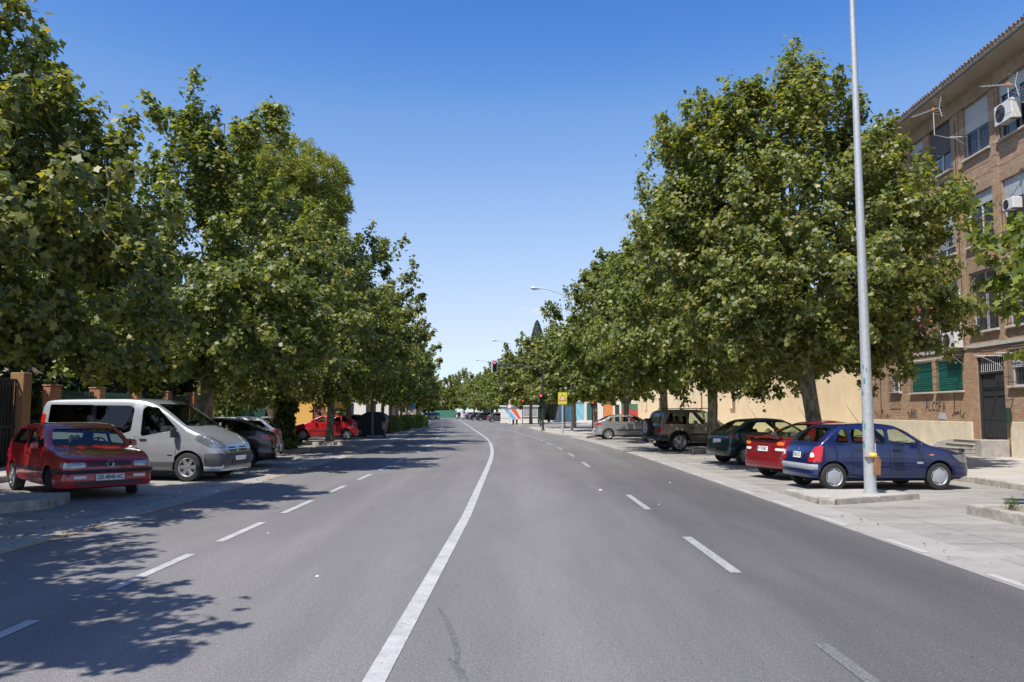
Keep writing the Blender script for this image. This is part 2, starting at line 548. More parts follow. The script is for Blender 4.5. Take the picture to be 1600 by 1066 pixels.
LEAF_DARK = leaf_mat('dark_leaves', [(0, (.025, .045, .010)), (.6, (.05, .082, .018)), (1, (.10, .125, .03))])
NEEDLE = leaf_mat('pine_needles', [(0, (.16, .19, .035)), (.6, (.24, .26, .05)), (1, (.32, .33, .07))], trans=.25, rough=.6)
CYPRESS = leaf_mat('cypress_needles', [(0, (.018, .032, .015)), (1, (.04, .06, .028))], trans=.1, rough=.6)
HEDGE = leaf_mat('hedge_leaves', [(0, (.04, .075, .015)), (.6, (.08, .13, .02)), (1, (.14, .19, .04))])
# ------------------------------------------------------------------ road geometry
def cx(y):
    if y < 25: return 0.0
    if y < 55: return -.00133 * (y - 25) ** 2
    return -1.2 - .08 * (y - 55)


def cdx(y):
    if y < 25: return 0.0
    if y < 55: return -.00266 * (y - 25)
    return -.08


def strip(name, o0, o1, y0, y1, z, material, step=2.0, kind='structure', thick=0.0, pin0=None, pin1=None):
    mb = MB()
    n = max(1, int(math.ceil((y1 - y0) / step)))
    vs = []
    for i in range(n + 1):
        y = y0 + (y1 - y0) * i / n
        a = (pin0 if pin0 is not None else o0 + cx(y)); b = (pin1 if pin1 is not None else o1 + cx(y))
        vs += [(a, y, z), (b, y, z)]
    fs = [(2 * i, 2 * i + 1, 2 * i + 3, 2 * i + 2) for i in range(n)]
    mb.add(vs, fs)
    if thick:
        b = [(x, y, z - thick) for x, y, _ in vs]
        m = len(vs)
        mb2 = [(2 * i, 2 * i + 2, m + 2 * i + 2, m + 2 * i) for i in range(n)] + [(2 * i + 1, m + 2 * i + 1, m + 2 * i + 3, 2 * i + 3) for i in range(n)]
        mb2 += [(0, m, m + 1, 1), (2 * n, 2 * n + 1, m + 2 * n + 1, m + 2 * n)]
        mb.add(vs + b, mb2)
    o = mb.build(name, material)
    return tag(o, kind=kind)


gm = MB(); gm.add([(-2500, -2500, -.03), (2500, -2500, -.03), (2500, 2500, -.03), (-2500, 2500, -.03)], [(0, 1, 2, 3)])
tag(gm.build('ground', DIRT), kind='structure')
strip('road', -5.9, 4.75, -25, 260, 0.0, ASPHALT)
strip('parking_area', -12.0, -6.5, -25, 200, -0.008, CONC)
strip('parking_area', 5.45, 0, -25, 82, -0.008, CONC, pin1=10.8)
strip('gutter', -6.5, -5.9, -25, 200, -.003, GUTTER)
strip('gutter', 4.75, 5.45, -25, 82, -.003, GUTTER)
# side street on the right, then the next block
sm = MB(); sm.add([(2.2, 83, .001), (60, 82, .001), (60, 95, .001), (1.0, 96, .001)], [(0, 1, 2, 3)])
tag(sm.build('side_street', ASPHALT), kind='structure')
strip('pavement', 0, 0, -25, 82, .13, PAVE, pin0=10.8, pin1=19.5, thick=.2)
pv = MB(); pv.prism([(0.3, 95.5), (60, 95.5), (60, 150), (2, 150), (-1.4, 117)], -.2, .12)
tag(pv.build('pavement', PAVE), kind='structure')
strip('parking_area', 4.75, 12, 117, 230, -.004, CONC)
pv = MB()
pv.prism([(-25, -25), (-12.0, -25), (-12.0, 25), (-12.4, 45), (-13.5, 55), (-25, 60)], -.2, .13)
tag(pv.build('pavement', PAVE), kind='structure')
strip('pavement', -20, -12.0, 60, 200, .12, PAVE, thick=.2)
# right-hand island at the junction carrying the signals
pv = MB(); pv.prism([(4.0, 52), (4.6, 50.5), (6.2, 55), (7.6, 60), (10.6, 75), (10.6, 81.5), (2.0, 82.2), (1.6, 78), (2.05, 68), (2.85, 58)], -.2, .12)
tag(pv.build('pavement', PAVE), kind='structure')
# kerb row along the right pavement
kb = MB()
y = -24.0
while y < 80:
    kb.cbox(10.66, 10.82, y, y + .985, -.1, .14, c=.018); y += 1.0
tag(kb.build('kerb', KERB), kind='structure')
kb = MB(); y = -24.0
while y < 24:
    kb.cbox(-12.04, -11.88, y, y + .985, -.1, .14, c=.018); y += 1.0
tag(kb.build('kerb', KERB), kind='structure')


def line_strip(mb, off, w, y0, y1, z, step=1.0):
    n = max(1, int(math.ceil((y1 - y0) / step)))
    vs = []
    for i in range(n + 1):
        y = y0 + (y1 - y0) * i / n
        c = off + cx(y)
        vs += [(c - w / 2, y, z), (c + w / 2, y, z)]
    mb.add(vs, [(2 * i, 2 * i + 1, 2 * i + 3, 2 * i + 2) for i in range(n)])


mb = MB(); line_strip(mb, -.72, .142, -10, 220, .005, 1.0)
mb.v = [(x - .016 * max(0, 13 - y), y, z) for x, y, z in mb.v]
tag(mb.build('centre_line', WHITE_LINE), kind='structure')
mb = MB()
for k, (a, b) in enumerate([(-.9, .9), (4.6, 6.6)]): line_strip(mb, -3.78, .11, a, b, .005)
for a, b in [(7.7, 9.6), (10.5, 12.3), (13.4, 15.3), (16.6, 18.3), (19.9, 21.7), (23.1, 24.8), (26.4, 28.0)]: line_strip(mb, -3.72, .11, a, b, .005)
yy = 33.0
while yy < 150: line_strip(mb, -3.75, .12, yy, yy + 1.9, .005); yy += 5.6
tag(mb.build('lane_marking', WHITE_LINE), kind='structure')
mb = MB()
yy = 3.1
for yy, w_ in [(8.5, .12), (13.9, .11), (24.4, .11), (30, .11), (35.4, .11), (40.8, .11)]: line_strip(mb, 2.3, w_, yy, yy + 2.4, .005)
yy = 46
while yy < 72: line_strip(mb, 2.3, .14, yy, yy + 1.5, .005); yy += 2.6
tag(mb.build('lane_marking', WORN_LINE), kind='structure')
mb = MB(); line_strip(mb, 2.2, .10, -2.3, .4, .005); line_strip(mb, 2.2, .10, 3.4, 5.95, .005)
tag(mb.build('lane_marking', worn_paint('road_paint_ghost', (.27, .27, .26), base=(.12, .118, .116), wear=.54)), kind='structure')
mb = MB(); yy = 0.6
while yy < 50: line_strip(mb, 4.86, .10, yy, yy + 1.0, .001); yy += 2.28
tag(mb.build('parking_marking', GUTTER_LINE), kind='structure')
mb = MB(); yy = 5
for a, b in [(9, 12), (13.2, 15.5), (16.4, 18.8), (20, 22.5), (24, 25), (28, 31)]: line_strip(mb, -5.96, .09, a, b, .003)
tag(mb.build('parking_marking', YELLOW_LINE), kind='structure')
# skid marks
SKID = mat('rubber_mark', (.085, .085, .088), rough=.85, var=.7, vscale=18, col2=(.16, .158, .16))
mb = MB()
def arc_mark(pts, w):
    vs = []
    for i, (x, y) in enumerate(pts):
        a = pts[max(0, i - 1)]; b = pts[min(len(pts) - 1, i + 1)]
        d = Vector((b[0] - a[0], b[1] - a[1])).normalized(); nx, ny = -d.y, d.x
        ww = w * (.25 + .75 * math.sin(math.pi * (i + .5) / len(pts)))
        vs += [(x - nx * ww / 2, y - ny * ww / 2, .0035), (x + nx * ww / 2, y + ny * ww / 2, .0035)]
    mb.add(vs, [(2 * i, 2 * i + 1, 2 * i + 3, 2 * i + 2) for i in range(len(pts) - 1)])
arc_mark([(-.62, 7.0), (-.52, 6.6), (-.44, 6.2), (-.38, 5.8), (-.36, 5.5)], .05)
arc_mark([(-.42, 5.6), (-.33, 5.35), (-.29, 5.1), (-.28, 4.8)], .06)
tag(mb.build('tyre_mark', SKID), kind='structure')


# ------------------------------------------------------------------ kerb islands
def island(poly, h, label, name='kerb_island', soil=None, bed=False):
    cxx = sum(p[0] for p in poly) / len(poly); cyy = sum(p[1] for p in poly) / len(poly)
    r = empty(name, (cxx, cyy, 0), label=label, cat='kerb island' if not bed else 'planter')
    loc = [(x - cxx, y - cyy) for x, y in poly]
    kb = MB(); n = len(loc)
    rr = random.Random(len(label))
    ins = []
    for x, y in loc:
        d = math.hypot(x, y); k = max(0, (d - .2) / d)
        ins.append((x * k, y * k))
    for i in range(n):
        a, b, c, d = Vector(loc[i]), Vector(loc[(i + 1) % n]), Vector(ins[(i + 1) % n]), Vector(ins[i])
        L = (b - a).length; m = max(1, round(L / .9))
        for k in range(m):
            t0, t1 = k / m + .006 / L * 2, (k + 1) / m - .006 / L * 2
            q = [a.lerp(b, t0), a.lerp(b, t1), d.lerp(c, t1), d.lerp(c, t0)]
            j = rr.uniform(-.006, .006)
            kb.prism([(p.x, p.y) for p in q], -.05, h + j, bevel=.018)
    kb.build('kerb_stones', KERB, r)
    tp = MB(); tp.prism(ins, -.05, h - (.05 if bed else .004))
    tp.build('soil' if bed else 'paving', DIRT if bed else PAVE, r)
    return r


ISL_POLE = island([(5.45, 16.4), (5.48, 14.75), (5.75, 14.62), (7.7, 15.55), (7.75, 15.9), (7.2, 16.55)], .10, 'low concrete kerb island under the tall street light pole by the blue hatchback')
ISL_PLANT = island([(7.35, 13.35), (7.45, 11.6), (10.3, 11.2), (10.3, 13.5)], .15, 'kerbed tree bed with soil and weeds at the right edge', name='tree_bed', bed=True)
ISL_L = island([(-7.9, 14.05), (-8.5, 13.15), (-12.0, 12.7), (-12.0, 15.0), (-8.1, 15.1)], .17, 'shaded stone kerb island in front of the dark red hatchback')
island([(-8.2, 41.9), (-8.3, 40.2), (-11.4, 40.4), (-11.4, 42.2)], .15, 'kerb island under the leaning trunk in front of the bright red hatchback')
island([(-8.4, 34.0), (-8.4, 32.4), (-11.4, 32.4), (-11.4, 34.0)], .15, 'kerb island under the trunk wrapped in shrubs')
island([(-8.3, 24.2), (-8.2, 22.9), (-11.4, 22.8), (-11.4, 24.1)], .15, 'kerb island behind the silver van')
island([(7.25, 33.6), (7.2, 32.3), (10.3, 32.2), (10.3, 33.6)], .15, 'pale kerb island behind the dark green hatchback')
island([(6.3, 54.4), (6.3, 53.0), (10.2, 53.0), (10.2, 54.4)], .15, 'kerb island strewn with leaves beside the silver hatchback')
island([(7.2, 44.3), (7.2, 42.8), (10.2, 42.8), (10.2, 44.3)], .15, 'kerb island behind the beige off-roader')
island([(7.2, 23.6), (7.1, 22.4), (10.2, 22.3), (10.2, 23.6)], .15, 'kerb island between dark green and dark red cars')
# pale leaf and paper litter on the islands and road
PAPER = mat('paper_white', (.75, .75, .73), rough=.7)
def crumple(x, y, s_, z=0.0, lab='small piece of white paper litter lying on the road', seed=0):
    rr = random.Random(seed); m = MB(); vs = []; s = s_ * (.6 if seed < 10 else 1)
    for k in range(7):
        a = k * math.pi * 2 / 7; r = s * rr.uniform(.6, 1.1)
        vs.append((math.cos(a) * r, math.sin(a) * r, rr.uniform(0.0, .25) * s))
    vs.append((0, 0, s * .55))
    m.add(vs, [(k, (k + 1) % 7, 7) for k in range(7)])
    m.add(vs[:7], [tuple(range(6, -1, -1))])
    o = m.build('litter', PAPER); o.location = (x, y, z + .006)
    tag(o, lab, 'litter', 'scraps of white litter on the ground')
crumple(1.85, 17.2, .075, lab='bright white scrap on the road left of the far worn dash', seed=1)
crumple(-1.95, 8.3, .035, lab='white speck of paper on the near left lane', seed=2)
crumple(3.65, 19.0, .05, lab='tiny white scrap near the dark skid on right lane', seed=3)
crumple(-3.3, 11.2, .03, lab='white speck beside the left dashed line', seed=4)
crumple(-6.1, 17.0, .06, lab='white scrap in the left gutter beyond the red hatchback', seed=5)
crumple(2.6, 14.6, .03, lab='white speck between dash and parking line on right', seed=6)
for q, (dx, dy) in enumerate([(0, 0), (.16, .05), (.3, -.06)]):
    crumple(7.52 + dx, 12.45 + dy, .13, lab='%s crumpled paper against the kerb of the tree bed' % ['leftmost', 'middle', 'rightmost'][q], seed=10 + q)


# ------------------------------------------------------------------ trees
LEAF_T = []
for a, r in [(-90, .22), (-50, .82), (-26, .60), (10, 1.02), (40, .64), (90, 1.12), (140, .64), (170, 1.02), (206, .60), (230, .82)]:
    LEAF_T.append((math.cos(math.radians(a)) * r, math.sin(math.radians(a)) * r))
LEAF_T = np.array(LEAF_T)
LEAF_S = np.array([(-.5, -.55), (.5, -.55), (.95, .25), (0, 1.1), (-.95, .25)])
LEAF_Q = np.array([(-.32, -.8), (.32, -.8), (.32, .8), (-.32, .8)])
LEAF_N = np.array([(-.09, -1), (.09, -1), (.09, 1), (-.09, 1)])


def leaf_mesh(name, C, N, S, tmpl, material, rs, fold=.18, tip=None):
    n, k = len(C), len(tmpl)
    N = N / np.linalg.norm(N, axis=1, keepdims=True)
    R = rs.normal(size=(n, 3)) if tip is None else tip + rs.normal(size=(n, 3)) * .45
    U = np.cross(N, R); U /= np.linalg.norm(U, axis=1, keepdims=True) + 1e-9
    V = np.cross(U, N)
    tx = tmpl[:, 0][None, :, None]; ty = tmpl[:, 1][None, :, None]
    s = S[:, None, None]
    P = C[:, None, :] + (U[:, None, :] * tx + V[:, None, :] * ty + N[:, None, :] * (np.abs(tx) * -fold - ty * ty * fold * .6)) * s
    me = bpy.data.meshes.new(name)
    me.vertices.add(n * k); me.vertices.foreach_set('co', P.astype(np.float32).ravel())
    me.loops.add(n * k); me.loops.foreach_set('vertex_index', np.arange(n * k, dtype=np.int32))
    me.polygons.add(n)
    me.polygons.foreach_set('loop_start', np.arange(0, n * k, k, dtype=np.int32))
    me.polygons.foreach_set('loop_total', np.full(n, k, dtype=np.int32))
    me.materials.append(material)
    me.update(calc_edges=True)
    me.validate()
    return me


def default_lobes(rs, H, R, base):
    L = []
    levels = 5
    for i in range(levels):
        t = (i + .35) / levels
        z = base + (H - base) * t
        f = [.82, 1.0, .92, .68, .38][i]
        m = [7, 8, 7, 5, 3][i]
        ph = rs.uniform(0, 6.28)
        for j in range(m):
            a = ph + 2 * math.pi * j / m + rs.uniform(-.25, .25)
            rr = R * f * rs.uniform(.5, .72)
            q = R * f * rs.uniform(.34, .46)
            L.append((rr * math.cos(a), rr * math.sin(a), z + rs.uniform(-.5, .5), q, q, q * rs.uniform(.8, 1.25)))
        L.append((0, 0, z, R * f * .4, R * f * .4, R * .4))
    return L


def tree_proto(seed, H=10.5, R=4.4, base=2.6, lobes=None, nleaf=26000, size=.095, tmpl=None, per=62, trunk_r=.2, lean=(0, 0), material=None, bark=None, fork=None, topshoots=22, spr=.30, protr=16):
    rs = np.random.RandomState(seed); rr = random.Random(seed)
    if lobes is None: lobes = default_lobes(rs, H, R, base)
    lobes = list(lobes)
    base_l = [q for q in lobes]
    for _ in range(protr):                      # ragged sprays of shoots standing out of the crown
        q = base_l[rr.randrange(len(base_l))]
        a_ = rr.uniform(0, 6.283); el_ = rr.uniform(-.1, 1.3)
        dx, dy, dz = math.cos(a_) * math.cos(el_), math.sin(a_) * math.cos(el_), math.sin(el_)
        o_ = math.hypot(q[0], q[1]) + .01
        if o_ > 1: dx, dy = dx * .4 + q[0] / o_ * .8, dy * .4 + q[1] / o_ * .8
        r_ = rr.uniform(.28, .5)
        lobes.append((q[0] + dx * q[3] * 1.08, q[1] + dy * q[4] * 1.08, q[2] + dz * q[5] * 1.12, r_, r_, r_ * 1.5))
    lobes = np.array(lobes)
    fork = fork or base + .5
    # clump centres
    w = (lobes[:, 3] * lobes[:, 4]) ** .8; w /= w.sum()
    nc = max(40, nleaf // per)
    idx = rs.choice(len(lobes), nc, p=w)
    d = rs.normal(size=(nc, 3)); d /= np.linalg.norm(d, axis=1, keepdims=True)
    rad = rs.uniform(.25, 1.0, nc) ** .45
    Cc = lobes[idx, :3] + d * lobes[idx, 3:6] * rad[:, None]
    low = base - .15
    Cc[:, 2] = np.where(Cc[:, 2] < low, low + rs.uniform(0, .7, nc), Cc[:, 2])
    cen = np.array([0, 0, base + (H - base) * .35])
    out = (Cc - cen); out /= np.linalg.norm(out, axis=1, keepdims=True) + 1e-6
    zt = (Cc[:, 2] - base) / (H - base)
    up = np.clip(-.15 + 1.5 * zt, -.3, 1.3)
    D = out * .9 + d * .35; D[:, 2] += up; D += rs.normal(size=(nc, 3)) * .25
    D /= np.linalg.norm(D, axis=1, keepdims=True)
    Ln = rs.uniform(.45, 1.0, nc) * (R / 4.4) ** .5
    # upright shoots sticking out of the top
    top = np.argsort(Cc[:, 2])[-max(1, nc // 6):]
    sel = rs.choice(top, min(topshoots, len(top)), replace=False)
    D[sel] = np.array([0, 0, 1]) + rs.normal(size=(len(sel), 3)) * .18
    Ln[sel] = rs.uniform(1.0, 1.7, len(sel))
    m = per
    t = rs.uniform(0, 1, (nc, m)) ** .8
    rad2 = spr * (1 - .55 * t) * (Ln[:, None] ** .3)
    off = rs.normal(size=(nc, m, 3)) * rad2[:, :, None] * .62
    P = Cc[:, None, :] + D[:, None, :] * (t * Ln[:, None])[:, :, None] + off
    P = P.reshape(-1, 3)
    Nn = off / (np.linalg.norm(off, axis=2, keepdims=True) + 1e-6) * .55 + out[:, None, :] * .35 + rs.normal(size=(nc, m, 3)) * .5
    Nn = Nn.reshape(-1, 3); Nn[:, 2] += .55
    S = size * rs.uniform(.62, 1.25, len(P))
    crown = leaf_mesh('crown', P, Nn, S, LEAF_T if tmpl is None else tmpl, material or LEAF, rs)
    # wood
    mb = MB()
    lx, ly = lean
    tp = []
    zs = [-.1, .0, .25, .8, 1.5, fork, fork + 1.2, fork + (H - fork) * .5, H - .9]
    rads = [trunk_r * 1.5, trunk_r * 1.35, trunk_r * 1.12, trunk_r, trunk_r * .94, trunk_r * .95, trunk_r * .62, trunk_r * .32, .02]
    for i, z in enumerate(zs):
        k = min(1, z / fork) if z > 0 else 0
        wob = .04 * max(0, z)
        tp.append(Vector((lx * k + rr.uniform(-wob, wob) * .6, ly * k + rr.uniform(-wob, wob) * .6, z)))
    mb.tube(tp, rads, n=10)
    nodes = [(p, r) for p, r in zip(tp[5:], rads[5:])]
    limbs = sorted(range(len(lobes)), key=lambda i: -lobes[i][3])[:11]
    for li in limbs:
        tgt = Vector(lobes[li][:3]); z0 = min(max(fork - .3, tgt.z - 2.6), H - 2.5) + rr.uniform(-.2, .3)
        # point on trunk
        st = tp[5]
        for a_, b_ in zip(tp[4:], tp[5:]):
            if a_.z <= z0 <= b_.z: st = a_.lerp(b_, (z0 - a_.z) / (b_.z - a_.z))
        pts, rd = [], []
        for q in range(7):
            u = q / 6
            p = st.lerp(tgt, u); p.z += math.sin(u * math.pi) * (.35 if tgt.z < 5 else -.2) + (rr.uniform(-.08, .08) if q else 0)
            p.x += rr.uniform(-.1, .1) if q else 0; p.y += rr.uniform(-.1, .1) if q else 0
            pts.append(p); rd.append(trunk_r * .5 * (1 - u) + .022)
        mb.tube(pts, rd, n=6, cap=False)
        nodes += list(zip(pts[2:], rd[2:]))
    NP = np.array([tuple(p) for p, _ in nodes])
    order = np.argsort(((Cc[:, :2]) ** 2).sum(1) + (Cc[:, 2] - fork - 1) ** 2)
    NP = np.concatenate([NP, np.full((nc, 3), 1e6)]); nn_ = len(NP) - nc
    for i in order:
        dd = ((NP[:nn_] - Cc[i]) ** 2).sum(1); j = int(np.argmin(dd))
        a = Vector(NP[j]); b = Vector(Cc[i]); e = b + Vector(D[i]) * Ln[i] * .9
        NP[nn_] = Cc[i]; nn_ += 1
        mid = a.lerp(b, .5) + Vector((rr.uniform(-.12, .12), rr.uniform(-.12, .12), rr.uniform(-.05, .15)))
        mb.tube([a, mid, b, e], [.022, .016, .011, .004], n=3, cap=False)
    trunk = mb.mesh('trunk', bark or BARK, smooth=60)
    return trunk, crown


def plant_tree(proto, x, y, rz, s, label, group=None, z=0.0, name='plane_tree', sz=None, cat='tree'):
    r = empty(name, (x, y, z), rz, label, cat, group)
    r.scale = (s, s, sz or s)
    link_mesh('trunk', proto[0], r); link_mesh('crown', proto[1], r)
    return r


# near trees with their own silhouettes (lobes: x, y, z, rx, ry, rz)
A_L = [(0, -.4, 4.2, 2.6, 2.5, 1.5), (1.6, -.8, 4.4, 1.6, 2.0, 1.5), (-1.6, .5, 4.6, 2.2, 2.2, 1.5), (.4, -2.2, 4.2, 2.0, 1.8, 1.4), (0, 0, 6.0, 2.1, 2.3, 1.5), (1.1, .2, 5.9, 1.3, 1.5, 1.2),
       (-.6, -.8, 7.6, 1.5, 1.7, 1.3), (.3, .2, 7.6, .8, 1.0, .9), (-.5, -.2, 8.7, .7, .8, .8), (.2, 1.5, 4.8, 1.8, 1.4, 1.5), (1.9, .9, 3.4, 1.3, 1.5, .8), (-2, -2, 5, 2, 2, 2), (2.3, -.2, 5.2, .9, 1.0, .9), (-1.4, 0, 3.2, 2.0, 2.2, .8), (.3, -1.8, 3.0, 1.8, 1.6, .7)]
B_L = [(0, 0, 4.6, 3.4, 3.2, 1.6), (-1.8, -.6, 4.4, 1.8, 2.0, 1.4), (2.2, .4, 4.8, 2.0, 2.0, 1.6), (1.4, -1.8, 4.2, 1.9, 1.6, 1.3), (-.3, 0, 6.4, 1.9, 2.3, 1.4), (1.0, .5, 6.3, 1.3, 1.6, 1.2), (-1.3, -.4, 6.6, 1.1, 1.3, 1.2),
       (-.9, -.3, 8.6, .8, .9, 1.3), (-.3, .1, 8.4, .7, .8, 1.0), (-1.1, -.3, 10.0, .6, .6, .7), (-.5, 0, 9.9, .45, .5, .5), (.45, .2, 8.9, .6, .8, .9), (.9, .2, 9.5, .45, .5, .45), (1.45, .2, 9.7, .35, .4, .5), (.1, .1, 7.9, 1.15, 1.3, .9),
       (3.2, -.4, 4.0, 1.2, 1.3, 1.0), (-.5, -2.2, 4.4, 1.8, 1.4, 1.2), (1.2, -.2, 3.4, 2.4, 2, .8), (-2.4, 0, 3.6, 1.6, 1.8, .8)]
T1_L = [(-3.5, 0, 8.0, 1.2, 1.4, 1.2), (-2.9, .1, 9.2, 1.2, 1.3, 1.0), (-3.6, .4, 6.4, 1.1, 1.3, 1.0), (-.8, 0, 4.7, 3.2, 3.6, 1.7), (-2.4, -.6, 5.2, 2.0, 2.0, 1.6), (1.3, -.4, 5.2, 1.6, 1.9, 1.5), (-.4, -2.2, 5.0, 2.2, 1.6, 1.6), (0, 0, 7.2, 3.5, 3.0, 1.8), (-2.3, 0, 7.6, 1.7, 1.8, 1.4), (1.7, .3, 7.1, 1.6, 1.8, 1.4), (2.4, .2, 6.6, .9, 1.2, .9),
        (-1.2, 0, 9.4, 1.4, 1.5, 1.3), (.2, -.1, 9.5, 1.3, 1.4, 1.2), (-.4, .1, 10.6, .7, .8, .8), (-2.6, .1, 9.0, .8, .8, .8), (.1, 0, 10.9, .33, .4, .5), (1.6, .2, 8.8, .9, 1.0, .9), (.9, .1, 9.9, .5, .6, .6), (-1.9, .2, 10.0, .5, .5, .5), (1.0, -1.6, 4.2, 2, 1.4, 1.1),
        (-1.6, -1.2, 3.6, 1.3, 1.1, .8), (1.0, 0, 3.6, 1.1, 1.3, .7), (.6, -1.9, 6.8, 2, 1.3, 1.5)]
P_A = tree_proto(11, H=9.3, R=3.5, base=2.5, lobes=A_L, protr=4, nleaf=56000, size=.082, trunk_r=.2, topshoots=6, per=120, spr=.36)
P_B = tree_proto(12, H=11.0, R=4.0, base=2.9, lobes=B_L, protr=8, nleaf=60000, size=.080, trunk_r=.19, topshoots=4, per=100, spr=.34)
P_T1 = tree_proto(13, H=12.0, R=4.8, base=2.9, lobes=T1_L, protr=6, nleaf=105000, size=.078, per=135, spr=.36, trunk_r=.22, lean=(-.55, 0), fork=4.0, topshoots=26)
P_C = tree_proto(14, H=10.4, R=4.4, nleaf=60000, size=.084, per=110, spr=.36, trunk_r=.2)
P_D = tree_proto(15, H=10.2, R=4.4, base=3.3, nleaf=42000, size=.098, per=100, spr=.36, trunk_r=.19, tmpl=LEAF_S)
P_E = tree_proto(16, H=9.8, R=4.3, base=3.2, nleaf=24000, size=.13, trunk_r=.18, tmpl=LEAF_S, per=80, spr=.38)
P_F = tree_proto(17, H=9.8, R=4.4, base=3.0, nleaf=12000, size=.17, trunk_r=.18, tmpl=LEAF_S, per=55, spr=.42)
P_G = tree_proto(18, H=9.8, R=4.4, base=3.0, nleaf=12000, size=.17, trunk_r=.18, tmpl=LEAF_S, per=55, material=LEAF_YEL, spr=.42)
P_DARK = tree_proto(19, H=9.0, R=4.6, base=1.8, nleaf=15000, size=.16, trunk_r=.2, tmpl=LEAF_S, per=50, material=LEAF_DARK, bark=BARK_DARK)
P_T0 = tree_proto(20, H=6.4, R=2.1, base=2.4, nleaf=4200, size=.10, trunk_r=.07, material=LEAF_YEL, topshoots=6, fork=3.0, per=40)

GL, GR_ = 'plane trees along the left side of the avenue', 'plane trees along the right side of the avenue'
A0_L = [(.2, .5, 5.2, 2.5, 2.7, 1.5), (-1, .3, 4.5, 2.6, 2.6, 1.4), (0, .3, 6.6, 2, 2, 1.3), (4.0, -1.35, 4.6, .8, .5, .45), (3.1, -.8, 4.6, 1.2, .8, .7), (3.2, -1.8, 4.4, .75, .45, .45), (2.0, -.6, 4.9, 1.4, 1.4, 1.0), (-.8, 2.7, 4.7, 1.8, 1.1, 1.1)]
P_A0 = tree_proto(21, H=8.0, R=3.4, base=3.2, lobes=A0_L, protr=0, nleaf=36000, size=.09, trunk_r=.2, topshoots=4, per=90, spr=.34)
plant_tree(P_A0, -9.35, 5.3, 0, 1.0, 'plane tree just outside the left edge whose shadow lies on the near road', GL)
plant_tree(P_A, -9.45, 13.5, 0, 1.0, 'big near plane tree overhanging the dark red hatchback', GL, z=.12)
plant_tree(P_B, -8.8, 23.5, 0, 1.0, 'plane tree with two tall leafy tops rising behind the silver van', GL, z=.1)
plant_tree(P_C, -9.0, 33.2, .6, .94, 'plane tree with shrubs wrapped round its trunk beyond the black hatchback', GL, z=.1)
plant_tree(P_D, -9.2, 41.3, 1.9, 1.03, 'plane tree whose leaning trunk stands in front of the bright red hatchback', GL, z=.1)
left = [(51, P_D, 'plane tree behind the bright red hatchback and the dark dustbin'), (60.5, P_E, 'plane tree just beyond the dark dustbin'), (70, P_E, 'plane tree at the near end of the clipped hedge'), (79.5, P_E, 'plane tree over the middle of the clipped hedge'),
        (89, P_F, 'plane tree at the far end of the clipped hedge'), (99, P_G, 'yellowish plane tree by the small blue sign'), (110, P_F, 'plane tree above the dark parked car on the far left'), (121, P_F, 'far left plane tree beyond the dark parked cars'),
        (133, P_G, 'far left yellowish plane tree before the green fence'), (146, P_F, 'far left plane tree beside the green fence'), (160, P_F, 'farthest but one plane tree on the left side'), (176, P_G, 'farthest plane tree on the left side')]
for i, (y, P, lab) in enumerate(left):
    plant_tree(P, cx(y) - 8.7 - (.6 if y < 60 else 0), y, 1.3 * i, .96 + .05 * math.sin(i * 2.1), lab, GL, z=.05)
plant_tree(P_T0, 9.55, 12.3, 0.4, 1.0, 'young light green plane tree in the bed at the right edge', GR_, z=.08)
plant_tree(P_T1, 8.65, 22.9, 0, 1.0, 'tallest plane tree with a dark leaning trunk behind the dark red car', GR_, z=.1)
plant_tree(P_C, 8.1, 33.0, 2.9, 1.08, 'plane tree between the beige off-roader and the dark green hatchback', GR_, z=.1, sz=1.17)
right = [(43.5, P_D, 8.1, 'plane tree behind the beige off-roader'), (53.6, P_D, 7.5, 'plane tree in front of the silver hatchback at the kerb island'), (64, P_E, 6.55, 'plane tree beside the low red signal near the junction'),
         (75, P_E, 5.7, 'plane tree with a dark thin trunk right of the yellow sign'), (99.5, P_F, 2.3, 'plane tree standing in front of the striped white kiosk'), (121, P_G, None, 'yellowish plane tree behind the striped white kiosk'),
         (132, P_F, None, 'plane tree left of the striped white kiosk'), (143, P_G, None, 'yellow green plane tree over the far right parked cars'), (155, P_F, None, 'distant plane tree on the right beyond the parked cars'), (168, P_F, None, 'farther distant plane tree on the right'), (182, P_G, None, 'farthest plane tree on the right side')]
for i, (y, P, x, lab) in enumerate(right):
    plant_tree(P, cx(y) + (8.6 - max(0, y - 105) * .045) if x is None else x, y, 2.1 * i + .7, 1.04 + .05 * math.cos(i * 1.7), lab, GR_, z=.05, sz=(1.12 if y < 60 else .98) + .05 * math.cos(i * 1.7))
# trees closing the avenue at its far end
for i, (x, y, s) in enumerate([(-24, 212, 1.1), (-17, 224, 1.0), (-10, 216, 1.1), (-3, 228, 1.05), (4, 214, 1.0), (-31, 222, 1.1), (11, 224, 1.15), (18, 212, 1.1)]):
    plant_tree([P_F, P_G][i % 2], x, y, i * 1.1, s, 'dense green tree closing the far end of the avenue', 'trees closing the far end of the avenue', z=0, name='broadleaf_tree')
for i in range(11):
    plant_tree([P_F, P_DARK][i % 2], -46 + i * 7.6 + (i % 3), 246 + (i * 5) % 9, i * 1.7, 1.25 + .1 * (i % 3), 'tall tree in the back row behind the far end of the avenue', 'back row of trees behind the far end of the avenue', z=0, name='broadleaf_tree')
